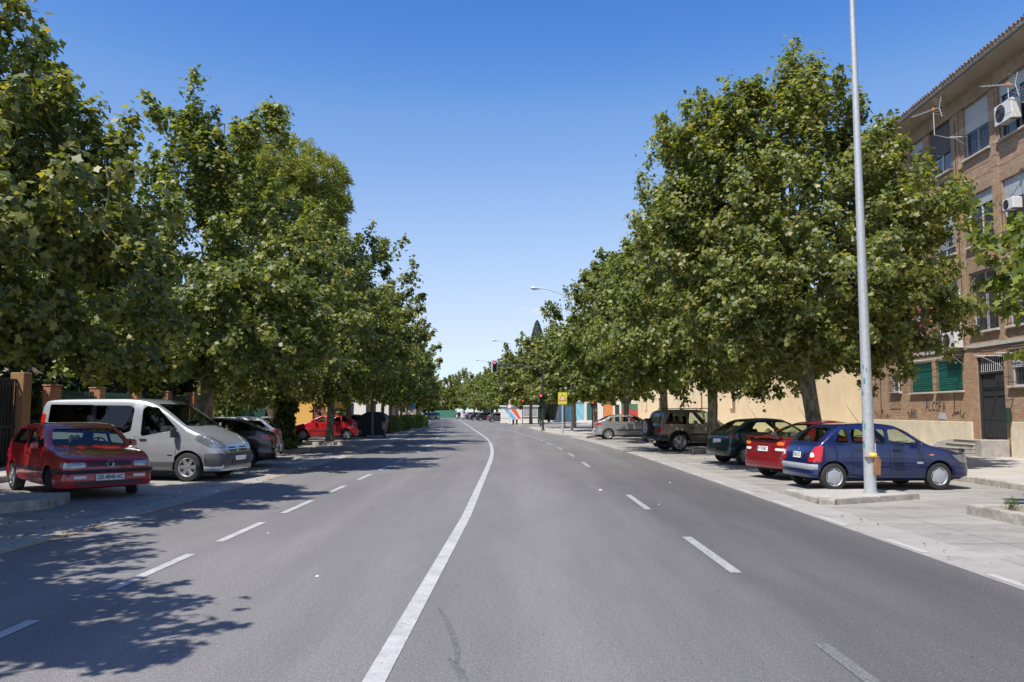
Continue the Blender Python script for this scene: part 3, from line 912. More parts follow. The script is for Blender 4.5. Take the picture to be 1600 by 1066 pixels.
# dense trees behind the left fence
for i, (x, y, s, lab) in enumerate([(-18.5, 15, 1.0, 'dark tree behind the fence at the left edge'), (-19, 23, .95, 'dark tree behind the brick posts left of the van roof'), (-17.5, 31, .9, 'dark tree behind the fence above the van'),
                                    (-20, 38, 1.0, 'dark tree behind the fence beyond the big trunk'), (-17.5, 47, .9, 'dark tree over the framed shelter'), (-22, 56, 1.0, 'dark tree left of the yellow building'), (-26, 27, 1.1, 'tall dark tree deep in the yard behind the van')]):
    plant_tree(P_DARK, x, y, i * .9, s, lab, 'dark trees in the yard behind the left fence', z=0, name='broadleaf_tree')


def pine_proto():
    rs = np.random.RandomState(5); rr = random.Random(5)
    lob = [(0, 0, 13.4, 2.0, 2.0, 1.4), (1.6, 0, 12.6, 1.8, 1.7, 1.2), (-1.6, .4, 12.4, 1.7, 1.6, 1.2), (.3, -1.2, 12.4, 1.8, 1.5, 1.3), (0, 0, 11, 3.0, 2.8, 1.6), (2.4, .2, 11.2, 1.2, 1.2, 1.0), (-2.4, 0, 11, 1.2, 1.2, 1)]
    lob = np.array(lob); nc = 900
    idx = rs.choice(len(lob), nc)
    d = rs.normal(size=(nc, 3)); d /= np.linalg.norm(d, axis=1, keepdims=True)
    C = lob[idx, :3] + d * lob[idx, 3:] * (rs.uniform(.3, 1, nc) ** .4)[:, None]
    m = 45
    dir_ = rs.normal(size=(nc, m, 3)); dir_[:, :, 2] += .5; dir_ /= np.linalg.norm(dir_, axis=2, keepdims=True)
    P = (C[:, None, :] + dir_ * rs.uniform(.05, .3, (nc, m))[:, :, None]).reshape(-1, 3)
    N = np.cross(dir_.reshape(-1, 3), rs.normal(size=(nc * m, 3)))
    crown = leaf_mesh('crown', P, N, np.full(len(P), .13), np.array([(-.13, -1), (.13, -1), (.13, 1), (-.13, 1)]), NEEDLE, rs, 0, tip=dir_.reshape(-1, 3))
    mb = MB(); mb.tube([(0, 0, -.1), (.1, 0, 4), (-.1, .1, 8), (0, 0, 13)], [.3, .24, .18, .04], n=9)
    for i in range(0, nc, 5):
        a = Vector((0, 0, rr.uniform(8.5, 12))); b = Vector(C[i]); mb.tube([a, a.lerp(b, .5) + Vector((0, 0, .2)), b], [.05, .03, .01], n=3, cap=False)
    return mb.mesh('trunk', BARK_DARK, 60), crown


plant_tree(pine_proto(), -11.5, 38.8, 0, 1.03, 'yellow green stone pine rising behind the plane trees on the left', name='pine_tree')


def cypress_proto(H=12.5, R=1.5, seed=3):
    rs = np.random.RandomState(seed); n = 9000
    z = rs.uniform(.6, H, n); f = np.sin(np.clip((z / H) ** .7, 0, 1) * math.pi) ** .6
    a = rs.uniform(0, 6.283, n); r = R * f * rs.uniform(.6, 1.05, n)
    P = np.stack([r * np.cos(a), r * np.sin(a), z], 1)
    N = np.stack([np.cos(a), np.sin(a), rs.uniform(-.2, .4, n)], 1)
    tip = np.tile(np.array([[0, 0, 1.0]]), (n, 1)) + N * .3
    crown = leaf_mesh('crown', P, N, rs.uniform(.14, .3, n), np.array([(-.3, -.8), (.3, -.8), (.12, 1), (-.12, 1)]), CYPRESS, rs, 0, tip=tip)
    mb = MB(); mb.tube([(0, 0, -.1), (0, 0, H * .5), (0, 0, H * .93)], [.2, .14, .02], n=8)
    return mb.mesh('trunk', BARK_DARK, 60), crown


CY = cypress_proto()
for x, y, s, lab in [(3.5, 112, 1.12, 'tall dark cypress rising behind the lower street lamp on the right'), (5.2, 115, .98, 'dark cypress just right of the tallest cypress'), (-5.0, 176, .85, 'thin distant cypress before the end of the avenue'), (-.6, 120, .82, 'lower dark cypress left of the tallest cypress')]:
    plant_tree(CY, x, y, 1, s, lab, 'dark cypresses', name='cypress_tree')
# ------------------------------------------------------------------ cars
def chaikin(p, n=1):
    for _ in range(n):
        q = [p[0]]
        for a, b in zip(p, p[1:]):
            q.append((a[0] * .75 + b[0] * .25, a[1] * .75 + b[1] * .25))
            q.append((a[0] * .25 + b[0] * .75, a[1] * .25 + b[1] * .75))
        q.append(p[-1]); p = q
    return p


def itp(pts, x):
    if x <= pts[0][0]: return pts[0][1]
    for a, b in zip(pts, pts[1:]):
        if x <= b[0]:
            t = (x - a[0]) / (b[0] - a[0] + 1e-12)
            return a[1] + (b[1] - a[1]) * t
    return pts[-1][1]


def paint(name, col, metal=.0, dirt=.12, rough=.35):
    return mat('paint_' + name, col, rough=rough, metal=metal, coat=1.0, var=dirt, vscale=3.0)


def eval_bool(me, cutters, op='DIFFERENCE'):
    o = bpy.data.objects.new('tmp', me); COL.objects.link(o)
    tmp = []
    for c in cutters:
        co = bpy.data.objects.new('tmpc', c); COL.objects.link(co); tmp.append(co)
        md = o.modifiers.new('b', 'BOOLEAN'); md.operation = op; md.solver = 'EXACT'; md.object = co
    dg = bpy.context.evaluated_depsgraph_get(); dg.update()
    out = bpy.data.meshes.new_from_object(o.evaluated_get(dg))
    bpy.data.objects.remove(o)
    for co in tmp: bpy.data.objects.remove(co)
    return out


class Car:
    def __init__(c, sp, lod=0):
        c.sp = sp; c.L, c.W, c.H = sp['L'], sp['W'], sp['H']; c.lod = lod
        cs, rs_, rg = sp['cowl'], sp['roof0'], sp['roof1']
        c.top = chaikin(sp['top'], 1)
        c.bot = chaikin(sp.get('bot', [(0, .26), (.3, .2), (c.L - .4, .22), (c.L, .32)]), 1)
        c.belt = sp['belt']
        c.plan = chaikin(sp.get('plan', [(0, .70), (.04, .82), (.16, .93), (.5, .985), (.95, 1), (c.L - .9, 1), (c.L - .4, .985), (c.L - .12, .94), (c.L - .03, .87), (c.L, .78)]), 1)

    def X(c, s): return c.L / 2 - s

    def ring(c, s, ins=0, zfloor=None):
        sp = c.sp
        w = c.W / 2 * itp(c.plan, s) - ins
        zb = itp(c.bot, s) if zfloor is None else zfloor
        zt = itp(c.top, s) - ins
        zs = min(itp(c.belt, s), zt - .055)
        g = zt - zs; k = math.tan(sp.get('tumble', .30))
        sh = w * .97
        wr = sh - g * k
        e = min(.07, g * .55)
        h = zs - zb
        P = [(0, zb), (w * .84, zb), (w * .95, zb + min(.05, h * .1)), (w * .985, zb + h * .22), (w, zb + h * .5), (w * .997, zb + h * .72), (sh + .004, zs - h * .06), (sh - g * k * .06, zs + g * .08),
             (sh - (g - e) * k * .5, zs + (g - e) * .5), (sh - (g - e) * k, zs + (g - e)), (wr - e * .45, zt - e * .28), (wr - e * 1.6, zt), (wr * .5, zt + .012), (0, zt + .016)]
        return P

    def loft(c, s0, s1, n, ins=0, zfloor=None, mi=0, extra=()):
        st = sorted(set([s0 + (s1 - s0) * i / n for i in range(n + 1)] + list(extra)))
        m = MB(); K = None
        for s in st:
            P = c.ring(s, ins, zfloor)
            full = P + [(-y, z) for y, z in P[-2:0:-1]]
            K = len(full)
            m.v += [(c.X(s), y, z) for y, z in full]
        for i in range(len(st) - 1):
            for k in range(K):
                j = (k + 1) % K
                m.f.append((i * K + k, (i + 1) * K + k, (i + 1) * K + j, i * K + j)); m.m.append(mi)
        m.f.append(tuple(range(K))); m.m.append(mi)
        b = (len(st) - 1) * K
        m.f.append(tuple(b + k for k in range(K - 1, -1, -1))); m.m.append(mi)
        return m

    def patch(c, polys, ax, sgn, off, name, m, parent, skirt=.014, maxe=.16, smooth=40):
        """2D outlines laid on the body. ax 'y': (s,z) outline seen from side sgn; ax 'x': (y,z) seen from front(+1)/rear(-1)"""
        bm = bmesh.new()
        for poly in polys:
            vs = []
            for a, b in poly:
                if ax == 'y': vs.append(bm.verts.new((c.X(a), 0, b)))
                else: vs.append(bm.verts.new((0, a, b)))
            bm.faces.new(vs)
        bmesh.ops.triangulate(bm, faces=bm.faces[:])
        for _ in range(4):
            es = [e for e in bm.edges if e.calc_length() > maxe]
            if not es: break
            bmesh.ops.subdivide_edges(bm, edges=es, cuts=1)
            bmesh.ops.triangulate(bm, faces=bm.faces[:])
        out = {}
        for v in bm.verts:
            if ax == 'y': o = Vector((v.co.x, 3 * sgn, v.co.z)); d = Vector((0, -sgn, 0))
            else: o = Vector((4 * sgn, v.co.y, v.co.z)); d = Vector((-sgn, 0, 0))
            h, n, _, _ = c.bvh.ray_cast(o, d)
            if h is None: h, n, _, _ = c.bvh.find_nearest(Vector((v.co.x if ax == 'y' else sgn * c.L / 2, v.co.y if ax == 'x' else sgn * c.W / 2, v.co.z)))
            if n.dot(d) > 0: n = -n
            v.co = h + n * off; out[v] = n
        bm.normal_update()
        want = Vector((0, sgn, 0)) if ax == 'y' else Vector((sgn, 0, 0))
        if sum((f.normal * f.calc_area() for f in bm.faces), Vector()).dot(want) < 0: bmesh.ops.reverse_faces(bm, faces=bm.faces[:])
        if skirt:
            be = [e for e in bm.edges if e.is_boundary]
            mp = {}
            for e in be:
                for v in e.verts:
                    if v not in mp: mp[v] = bm.verts.new(v.co - out[v] * skirt)
            for e in be:
                l = e.link_loops[0]; a, b = l.vert, l.link_loop_next.vert
                bm.faces.new((b, a, mp[a], mp[b]))
        me = bpy.data.meshes.new(name); bm.to_mesh(me); bm.free()
        me.materials.append(m)
        me.polygons.foreach_set('use_smooth', [True] * len(me.polygons)); me.update(); me.set_sharp_from_angle(angle=math.radians(smooth))
        return link_mesh(name, me, parent)

    def band(c, s_end, front, z0, z1, off, name, m, parent, bulge=.015):
        # bumper-like band wrapping round the nose or tail
        mb = MB()
        L = c.L
        ss = [0, .01, .03, .07, .14, .25, .4, s_end] if s_end > .42 else [0, .01, .03, .07, .14, s_end]
        path = []
        for s in reversed(ss):
            q = s if front else L - s
            path.append((c.X(q), c.W / 2 * itp(c.plan, q) * .99))
        path += [(x, -y) for x, y in reversed(path)]
        # insert centre face handled by straight segment
        prof = [(-.04, z0 + .01), (off, z0), (off + bulge, z0 + (z1 - z0) * .35), (off + bulge, z0 + (z1 - z0) * .7), (off * .8, z1 - .004), (-.04, z1)]
        K = len(prof); N = len(path)
        sg = 1 if front else -1
        for i, (x, y) in enumerate(path):
            a = path[max(0, i - 1)]; b = path[min(N - 1, i + 1)]
            d = Vector((b[0] - a[0], b[1] - a[1])).normalized()
            nx, ny = -d.y, d.x
            if nx * x * 1.0 + ny * y < 0: nx, ny = -nx, -ny
            for o, z in prof: mb.v.append((x + nx * o, y + ny * o, z))
        for i in range(N - 1):
            for k in range(K - 1):
                mb.f.append((i * K + k, i * K + k + 1, (i + 1) * K + k + 1, (i + 1) * K + k) if front else (i * K + k, (i + 1) * K + k, (i + 1) * K + k + 1, i * K + k + 1)); mb.m.append(0)
        mb.f.append(tuple(range(K))); mb.m.append(0)
        mb.f.append(tuple((N - 1) * K + k for k in range(K))); mb.m.append(0)
        return mb.build(name, m, parent, smooth=50)


def rounded(poly, r=.03):
    out = []
    n = len(poly)
    for i in range(n):
        p = Vector(poly[i]); a = Vector(poly[i - 1]); b = Vector(poly[(i + 1) % n])
        da = (a - p); db = (b - p)
        ra = min(r, da.length * .4); rb = min(r, db.length * .4)
        q0 = p + da.normalized() * ra; q2 = p + db.normalized() * rb
        out.append(tuple(q0)); m = (q0 + q2) / 2 * .5 + p * .5; out.append(tuple(m)); out.append(tuple(q2))
    return out


def inset_poly(poly, d):
    cx_ = sum(p[0] for p in poly) / len(poly); cz = sum(p[1] for p in poly) / len(poly)
    r = []
    for x, z in poly:
        l = math.hypot(x - cx_, z - cz) or 1
        r.append((x - (x - cx_) / l * d, z - (z - cz) / l * d))
    return r


def wheel(parent, x, y, R, w, style, side, steer=0.0, tyre_m=None, rim_m=None):
    M = T(x, y, R) @ Matrix.Rotation(steer, 4, 'Z') @ Matrix.Rotation(math.radians(-90 * side), 4, 'X')   # local +Z = outward
    rim = R * style.get('r', .66)
    hub = MB(); hub.lathe([(.02, -w * .55), (rim * .98, -w * .55), (rim * .98, -w * .05), (rim * .5, -w * .02), (.001, -w * .02)], M, 20)
    wo = hub.build('wheel', BLACK_PLASTIC, parent, 40)
    t = MB()
    t.lathe([(rim * .97, -w * .5), (rim * 1.06, -w * .55), (R * .95, -w * .52), (R * .995, -w * .42), (R, -w * .2), (R, w * .2), (R * .995, w * .40), (R * .95, w * .5), (rim * 1.10, w * .55), (rim * 1.02, w * .5), (rim * .97, w * .36)], M, 32, closed=True)
    t.build('tyre', tyre_m or RUBBER, wo, 35)
    r = MB(); n = style.get('n', 5)
    r.lathe([(rim * .995, w * .02), (rim * 1.0, w * .44), (rim * 1.03, w * .49), (rim * .97, w * .50), (rim * .91, w * .43), (rim * .89, w * .02)], M, 32)
    if style['t'] == 'disc':        # flat cover with slots near its edge
        r.lathe([(rim * .80, w * .25), (rim * .80, w * .44), (rim * .60, w * .49), (.001, w * .50)], M, 30)
        for k in range(n):
            a = 2 * math.pi * (k + .5) / n
            Mk = M @ Matrix.Rotation(a, 4, 'Z')
            r.box(rim * .76, rim * .93, -rim * .14, rim * .14, w * .22, w * .45, M=Mk)
    else:
        r.lathe([(rim * .26, w * .1), (rim * .26, w * .40), (rim * .2, w * .46), (.001, w * .47)], M, 16)
        bw = style.get('bw', .13)
        for k in range(n):
            a = 2 * math.pi * k / n
            Mk = M @ Matrix.Rotation(a, 4, 'Z')
            tw = style.get('tw', bw * 1.25)
            vs = [(rim * .18, -rim * bw, w * .30), (rim * .92, -rim * tw, w * .30), (rim * .92, rim * tw, w * .30), (rim * .18, rim * bw, w * .30),
                  (rim * .18, -rim * bw * .8, w * .45), (rim * .92, -rim * tw * .85, w * .40), (rim * .92, rim * tw * .85, w * .40), (rim * .18, rim * bw * .8, w * .45)]
            r.add([Mk @ Vector(p) for p in vs], [(0, 3, 2, 1), (4, 5, 6, 7), (0, 1, 5, 4), (1, 2, 6, 5), (2, 3, 7, 6), (3, 0, 4, 7)])
    r.build('rim', rim_m or ALLOY, wo, 35)
    return wo


def seat(parent, x, y, z=.3, w=.48, facing=1):
    m = MB()
    m.cbox(x - .26, x + .24, y - w / 2, y + w / 2, z, z + .2, c=.05)
    Mb = T(x - .22 * facing, y, z + .15) @ Matrix.Rotation(math.radians(-16 * facing), 4, 'Y')
    m.cbox(-.07, .07, -w / 2, w / 2, 0, .58, c=.05, M=Mb)
    m.cbox(-.05, .05, -.12, .12, .61, .78, c=.045, M=Mb)
    m.tube([Mb @ Vector((0, -.05, .55)), Mb @ Vector((0, -.05, .65))], .008, n=5)
    m.tube([Mb @ Vector((0, .05, .55)), Mb @ Vector((0, .05, .65))], .008, n=5)
    return m.build('seat', SEATM, parent, 40)


def build_car(sp, loc, deg, name, label, cat='car', group=None, lod=0):
    c = Car(sp, lod)
    root = empty(name, (loc[0], loc[1], 0), math.radians(deg), label, cat, group)
    L, W, H = c.L, c.W, c.H
    pm = sp['paint']
    extra = [0.012, .03, .06, .1, .15, .22, .3, L - .3, L - .22, L - .15, L - .1, L - .06, L - .03, L - .012, sp['cowl'], sp['roof0'], sp['roof1']] + [p[0] for p in sp['top']]
    extra = [e for e in extra if 0 < e < L]
    body0 = c.loft(0, L, 44, extra=extra).mesh('body', [pm, DARKW], None)
    bm = bmesh.new(); bm.from_mesh(body0); bmesh.ops.recalc_face_normals(bm, faces=bm.faces); bm.to_mesh(body0)
    c.bvh = BVHTree.FromBMesh(bm); bm.free()
    xf, xr = c.X(sp['fa']), c.X(sp['ra'])
    R, tw = sp['R'], sp.get('tw', .19)
    # cutters
    wells = MB()
    for xx in (xf, xr):
        for sd in (1, -1):
            M = T(xx, sd * (W / 2 - .33), R + .005) @ Matrix.Rotation(math.radians(-90 * sd), 4, 'X')
            wells.lathe([(R + sp.get('gap', .05), 0), (R + sp.get('gap', .05), .6)], M, 28, mi=1)
    cutters = [wells.mesh('c1', [pm, DARKW])]
    side = [rounded(p, .045) for p in sp['side']]
    ws, rw = sp['wind'], sp['rear']         # (z0, z1, halfw0, halfw1)
    wpoly = rounded([(-ws[2], ws[0]), (ws[2], ws[0]), (ws[3], ws[1]), (-ws[3], ws[1])], .05)
    rpoly = rounded([(-rw[2], rw[0]), (rw[2], rw[0]), (rw[3], rw[1]), (-rw[3], rw[1])], .05)
    if not lod:
        cav = c.loft(sp['cowl'] + .22, sp['cab_end'], 14, ins=.045, zfloor=.34, mi=1).mesh('c2', [pm, DARKW])
        sm_ = MB()
        for p in side:
            n = len(p)
            sm_.add([(c.X(s), -2, z) for s, z in p] + [(c.X(s), 2, z) for s, z in p], [tuple(range(n)), tuple(range(2 * n - 1, n - 1, -1))] + [(i, i + n, (i + 1) % n + n, (i + 1) % n) for i in range(n)], 1)
        wm = MB()
        for p, x0, x1 in ((wpoly, L / 2 + .5, c.X(sp['roof0'] + .35)), (rpoly, -L / 2 - .5, c.X(sp['roof1'] - .15))):
            n = len(p)
            wm.add([(x0, y, z) for y, z in p] + [(x1, y, z) for y, z in p], [tuple(range(n)), tuple(range(2 * n - 1, n - 1, -1))] + [(i, i + n, (i + 1) % n + n, (i + 1) % n) for i in range(n)], 1)
        cm = [cav, sm_.mesh('c3', [pm, DARKW]), wm.mesh('c4', [pm, DARKW])]
        for m_ in cm + cutters:
            b = bmesh.new(); b.from_mesh(m_); bmesh.ops.recalc_face_normals(b, faces=b.faces); b.to_mesh(m_); b.free()
        cutters = cm + cutters
    else:
        b = bmesh.new(); b.from_mesh(cutters[0]); bmesh.ops.recalc_face_normals(b, faces=b.faces); b.to_mesh(cutters[0]); b.free()
    try:
        bm_ = eval_bool(body0, cutters)
        if len(bm_.vertices) < 300: bm_ = body0
    except Exception:
        bm_ = body0
    bm_.name = 'body'
    if len(bm_.materials) < 2:
        bm_.materials.clear(); bm_.materials.append(pm); bm_.materials.append(DARKW)
    bm_.polygons.foreach_set('use_smooth', [True] * len(bm_.polygons)); bm_.update(); bm_.set_sharp_from_angle(angle=math.radians(sp.get('sharp', 32)))
    link_mesh('body', bm_, root)
    # glass
    g = GLASS_DARK if lod else sp.get('glass', GLASS_CLEAR)
    gs = sp.get('side_glass', [g] * len(side))
    gi = .004 if lod else -.012
    for sd in (1, -1):
        for p, gg in zip(side, gs):
            c.patch([inset_poly(p, -.012)], 'y', sd, gi, 'window', gg, root, skirt=0)
        for p, mm in sp.get('pillars', []):
            c.patch([p], 'y', sd, .004, 'pillar_trim', mm, root, skirt=.008)
    c.patch([inset_poly(wpoly, -.012)], 'x', 1, gi, 'windscreen', sp.get('wglass', g), root, skirt=0)
    c.patch([inset_poly(rpoly, -.012)], 'x', -1, gi, 'rear_window', sp.get('rglass', g), root, skirt=0)
    # wheels
    for xx, st in ((xf, sp.get('steer', 0)), (xr, 0)):
        for sd in (1, -1):
            wheel(root, xx, sd * (W / 2 - tw * .5 - .025), R, tw, sp['wheel'], sd, math.radians(st), rim_m=sp.get('rim_m'))
    # doors
    if not (lod > 1):
        for sd in (1, -1):
            for p in sp['doors']:
                d = c.patch([rounded(p[0], .04)], 'y', sd, .006, 'door', pm, root, skirt=.012)
                c.patch([rounded(inset_poly(p[0], -.010), .04)], 'y', sd, .0015, 'door_gap', BLACK_PLASTIC, d, skirt=0)
                hx, hz = p[1]
                if not lod or lod == 1:
                    c.patch([rounded([(hx - .09, hz - .022), (hx + .09, hz - .022), (hx + .09, hz + .022), (hx - .09, hz + .022)], .02)], 'y', sd, .028, 'handle', sp.get('handle', BLACK_PLASTIC), d, skirt=.03)
    # bumpers, trims, lamps
    for b in [list(q) for q in sp.get('bands', [])]:
        lim = (sp['fa'] if b[1] else L - sp['ra']) - R - sp.get('gap', .05) - .02
        b[0] = min(b[0], lim)
        c.band(b[0], b[1], b[2], b[3], b[4], 'bumper', b[5], root)
    for t in sp.get('patches', []):        # (name, ax, sgn list, polys, off, mat)
        for sg in t[2]:
            for pl in ([t[3]] if not isinstance(t[3][0][0], tuple) else t[3]):
                c.patch([pl], t[1], sg, t[4], t[0], t[5], root, maxe=.1)
    for t in sp.get('lamps', []):          # mirrored in y on x-axis face or on side faces ; (name, points3d, off, mat)
        for sd in (1, -1):
            bm = bmesh.new()
            pts = rounded3([Vector((c.X(s), sd * y, z)) for s, y, z in t[1]])
            vs = [bm.verts.new(p) for p in pts]
            bm.faces.new(vs); bmesh.ops.triangulate(bm, faces=bm.faces[:])
            for _ in range(3):
                es = [e for e in bm.edges if e.calc_length() > .07]
                if not es: break
                bmesh.ops.subdivide_edges(bm, edges=es, cuts=1); bmesh.ops.triangulate(bm, faces=bm.faces[:])
            nn = {}
            sx_ = 1 if pts[0].x > 0 else -1
            for v in bm.verts:
                ctr = Vector((sx_ * (L / 2 - .95), 0, v.co.z)); dr_ = (v.co - ctr).normalized()
                h, n, _, _ = c.bvh.ray_cast(ctr + dr_ * 3, -dr_)
                if h is None: h, n, _, _ = c.bvh.find_nearest(v.co)
                if n.dot(dr_) < 0: n = -n
                v.co = h + n * t[2]; nn[v] = n
            bm.normal_update()
            ref = sum((nn[v] for v in bm.verts), Vector())
            if sum((f.normal * f.calc_area() for f in bm.faces), Vector()).dot(ref) < 0: bmesh.ops.reverse_faces(bm, faces=bm.faces[:])
            be = [e for e in bm.edges if e.is_boundary]; mp = {}
            for e in be:
                for v in e.verts:
                    if v not in mp: mp[v] = bm.verts.new(v.co - nn[v] * .02)
            for e in be:
                l = e.link_loops[0]; a, b = l.vert, l.link_loop_next.vert
                bm.faces.new((b, a, mp[a], mp[b]))
            me = bpy.data.meshes.new(t[0]); bm.to_mesh(me); bm.free(); me.materials.append(t[3])
            me.polygons.foreach_set('use_smooth', [True] * len(me.polygons)); me.update(); me.set_sharp_from_angle(angle=math.radians(45))
            link_mesh(t[0], me, root)
    # mirrors
    ms, mz = sp['mirror']; mh = sp.get('mirror_h', .075)
    for sd in (1, -1):
        yb = c.W / 2 * .97 - max(0, mz - itp(c.belt, ms)) * .3
        m = MB()
        m.cbox(c.X(ms) - .05, c.X(ms) + .06, min(sd * (yb + .04), sd * (yb + .20)), max(sd * (yb + .04), sd * (yb + .19)), mz - mh * .85, mz + mh * .85, c=.035)
        m.tube([(c.X(ms), sd * (yb - .06), mz - mh * .6), (c.X(ms), sd * (yb + .07), mz - mh * .5)], .025, n=6)
        m.build('mirror', sp.get('mirror_m', pm), root, 40)
    # plates
    for fr, z, txt in sp.get('plates', []):
        sg = 1 if fr else -1
        h, n, _, _ = c.bvh.ray_cast(Vector((4 * sg, 0, z)), Vector((-sg, 0, 0)))
        xx = h.x + sg * sp.get('plate_off', .02)
        tilt = math.atan2(n.z, abs(n.x)) * .7
        pw, ph = sp.get('plate_size', (.26, .056))
        Mp = T(xx, 0, z) @ Matrix.Rotation(-sg * tilt, 4, 'Y')
        m = MB(); m.cbox(-.008, .008, -pw, pw, -ph, ph, c=.006, M=Mp)
        po = m.build('number_plate', PLATE, root)
        if txt:
            Mt = Mp @ T(sg * .0085, .0, 0) @ Matrix.Rotation(math.radians(90 * sg), 4, 'Z') @ Matrix.Rotation(math.radians(90), 4, 'X') @ Matrix.Scale(.86, 4, (1, 0, 0))
            to_ = text_mesh(txt, ph * 2.0, 'plate_text', INK, po, Matrix(), extrude=.001, bold=.002)
            xs_ = [v.co.x for v in to_.data.vertices]; wd = max(xs_) - min(xs_)
            eu = sp.get('euro', True)
            fit = min(1.0, (2 * pw * (.80 if eu else .92)) / wd)
            to_.data.transform(Mt @ T(.022 if eu else 0, 0, 0) @ Matrix.Scale(fit / .86, 4, (1, 0, 0)))
            if sp.get('euro', True):
                m = MB(); m.box(-.009 if sg < 0 else .0, 0.0 if sg < 0 else .009, sg * -pw + (0 if sg > 0 else -.045), sg * -pw + (.045 if sg > 0 else 0), -ph * .98, ph * .98, M=Mp)
                m.build('country_strip', PLATE_BLUE, po)
    # interior
    if not lod:
        sx = c.X(sp['seat']); z0 = sp.get('seat_z', .20)
        for y in (W * .22, -W * .22): seat(root, sx, y, z0)
        if sp.get('bench'):
            for b in sp['bench']:
                for y in (W * .24, -W * .24): seat(root, c.X(b), y, z0 + .02, w=W * .36)
        m = MB(); zc = itp(c.top, sp['cowl'])
        m.cbox(c.X(sp['cowl'] + .72), c.X(sp['cowl'] + .24), -W * .41, W * .41, .45, zc + .005, c=.05)
        m.build('dashboard', DARKW, root, 40)
        m = MB(); Ms = T(c.X(sp['cowl'] + .84), W * .22, zc - .02) @ Matrix.Rotation(math.radians(-68), 4, 'Y')
        pts = [Ms @ Vector((.18 * math.cos(a), .18 * math.sin(a), 0)) for a in [2 * math.pi * k / 18 for k in range(19)]]
        m.tube(pts, .015, n=6, cap=False); m.tube([Ms @ Vector((-.17, 0, 0)), Ms @ Vector((.17, 0, 0))], .02, n=6); m.tube([Ms @ Vector((0, 0, 0)), Ms @ Vector((0, 0, -.3))], .03, n=6)
        m.build('steering_wheel', BLACK_PLASTIC, root, 40)
    # wipers, aerial, underbody
    m = MB(); m.box(c.X(L - .35), c.X(.35), -W * .36, W * .36, .18, .30)
    m.tube([(c.X(L - .6), -.3, .2), (c.X(L - .02), -.35, .22)], .03, n=8)
    m.build('underbody', DARKW, root)
    if not lod:
        m = MB()
        for y in (.45, -.1):
            q = []
            for t in (0, .5, 1):
                yy = y - .55 * t; zz = ws[0] - .015 + .03 * t
                h, n, _, _ = c.bvh.ray_cast(Vector((4, yy, zz + .01)), Vector((-1, 0, 0)))
                q.append(h + n.normalized() * .012 * (1 if n.x > 0 else -1))
            m.tube(q, .008, n=5)
        m.build('wiper', BLACK_PLASTIC, root)
        if sp.get('aerial'):
            s, = sp['aerial']; zt = itp(c.top, s)
            m = MB(); m.tube([(c.X(s), 0, zt), (c.X(s) - .3, 0, zt + .42)], [.006, .003], n=5)
            m.build('aerial', BLACK_PLASTIC, root)
    return root, c


def rounded3(pts, r=.025):
    out = []; n = len(pts)
    for i in range(n):
        p, a, b = pts[i], pts[i - 1], pts[(i + 1) % n]
        ra = min(r, (a - p).length * .35); rb = min(r, (b - p).length * .35)
        out += [p + (a - p).normalized() * ra, p + (b - p).normalized() * rb]
    return out


def hatch(L, W, H, hood, cowl, zc, roof0, roof1, rg, tail, belt0, belt1, fa, ra, R, pillars, dlo_f, dlo_r, paint_m, **kw):
    """generic two-box / three-box car. rg=(s,z) foot of the rear window, tail=[(s,z)..] on to the rear end"""
    top = [(0, hood[0]), (.05, hood[0] + .07), (.16, hood[1]), (.5, hood[1] + (zc - hood[1]) * .5), (cowl, zc), (cowl + .08, zc + .04), (roof0, H - .055), (roof0 + .45, H), (roof1 - .45, H - .01), (roof1, H - .06), rg] + tail
    belt = [(0, belt0 - .05), (cowl, belt0), (L, belt1)]
    zt = H - .125
    b = lambda s: itp(belt, s) + .035
    side = []
    fb, ft = dlo_f; rb, rt = dlo_r       # s at belt / at top edge, front and rear slants
    cuts = pillars
    xs = [None] + cuts + [None]
    for i in range(len(cuts) + 1):
        if i == 0: lo = [(fb, b(fb)), (ft, zt)]
        else: lo = [(cuts[i - 1] + .035, b(cuts[i - 1])), (cuts[i - 1] + .035 + kw.get('pslant', .0), zt)]
        if i == len(cuts): hi = [(rb, b(rb)), (rt, zt)]
        else: hi = [(cuts[i] - .035, b(cuts[i])), (cuts[i] - .035 + kw.get('pslant', .0), zt)]
        side.append([lo[0], hi[0], hi[1], lo[1]])
    sp = dict(L=L, W=W, H=H, top=top, belt=belt, cowl=cowl, roof0=roof0, roof1=roof1, cab_end=rg[0] - .12, side=side, fa=fa, ra=ra, R=R, paint=paint_m,
              wind=(zc + .035, H - .12, W * .41, W * .335), rear=(rg[1] + .05, H - .13, W * .38, W * .33), mirror=(cowl + .55, belt0 + .08), seat=roof0 + .55, bench=[roof0 + 1.2], wheel={'t': 'spoke', 'n': 6})
    zsill = .34
    db = [fb - .05] + cuts + [rb + .05]
    doors = []
    for i in range(len(cuts) + 1):
        s0, s1 = db[i] + .02, db[i + 1] - .02
        if i < kw.get('ndoors', 2):
            bb = lambda s: itp(belt, s) - .0
            if i == 1: s1b = min(s1, ra - R - .12)
            else: s1b = s1
            p = [(s0, zsill), (s1b, zsill), (s1, zsill + .38) if i == 1 else (s1, zsill + .2), (s1, bb(s1)), (s0, bb(s0))]
            doors.append((p, (s1 - .16, bb(s1) - .11)))
    sp['doors'] = doors
    for k in ('pslant', 'ndoors'): kw.pop(k, None)
    sp.update(kw)
    return sp


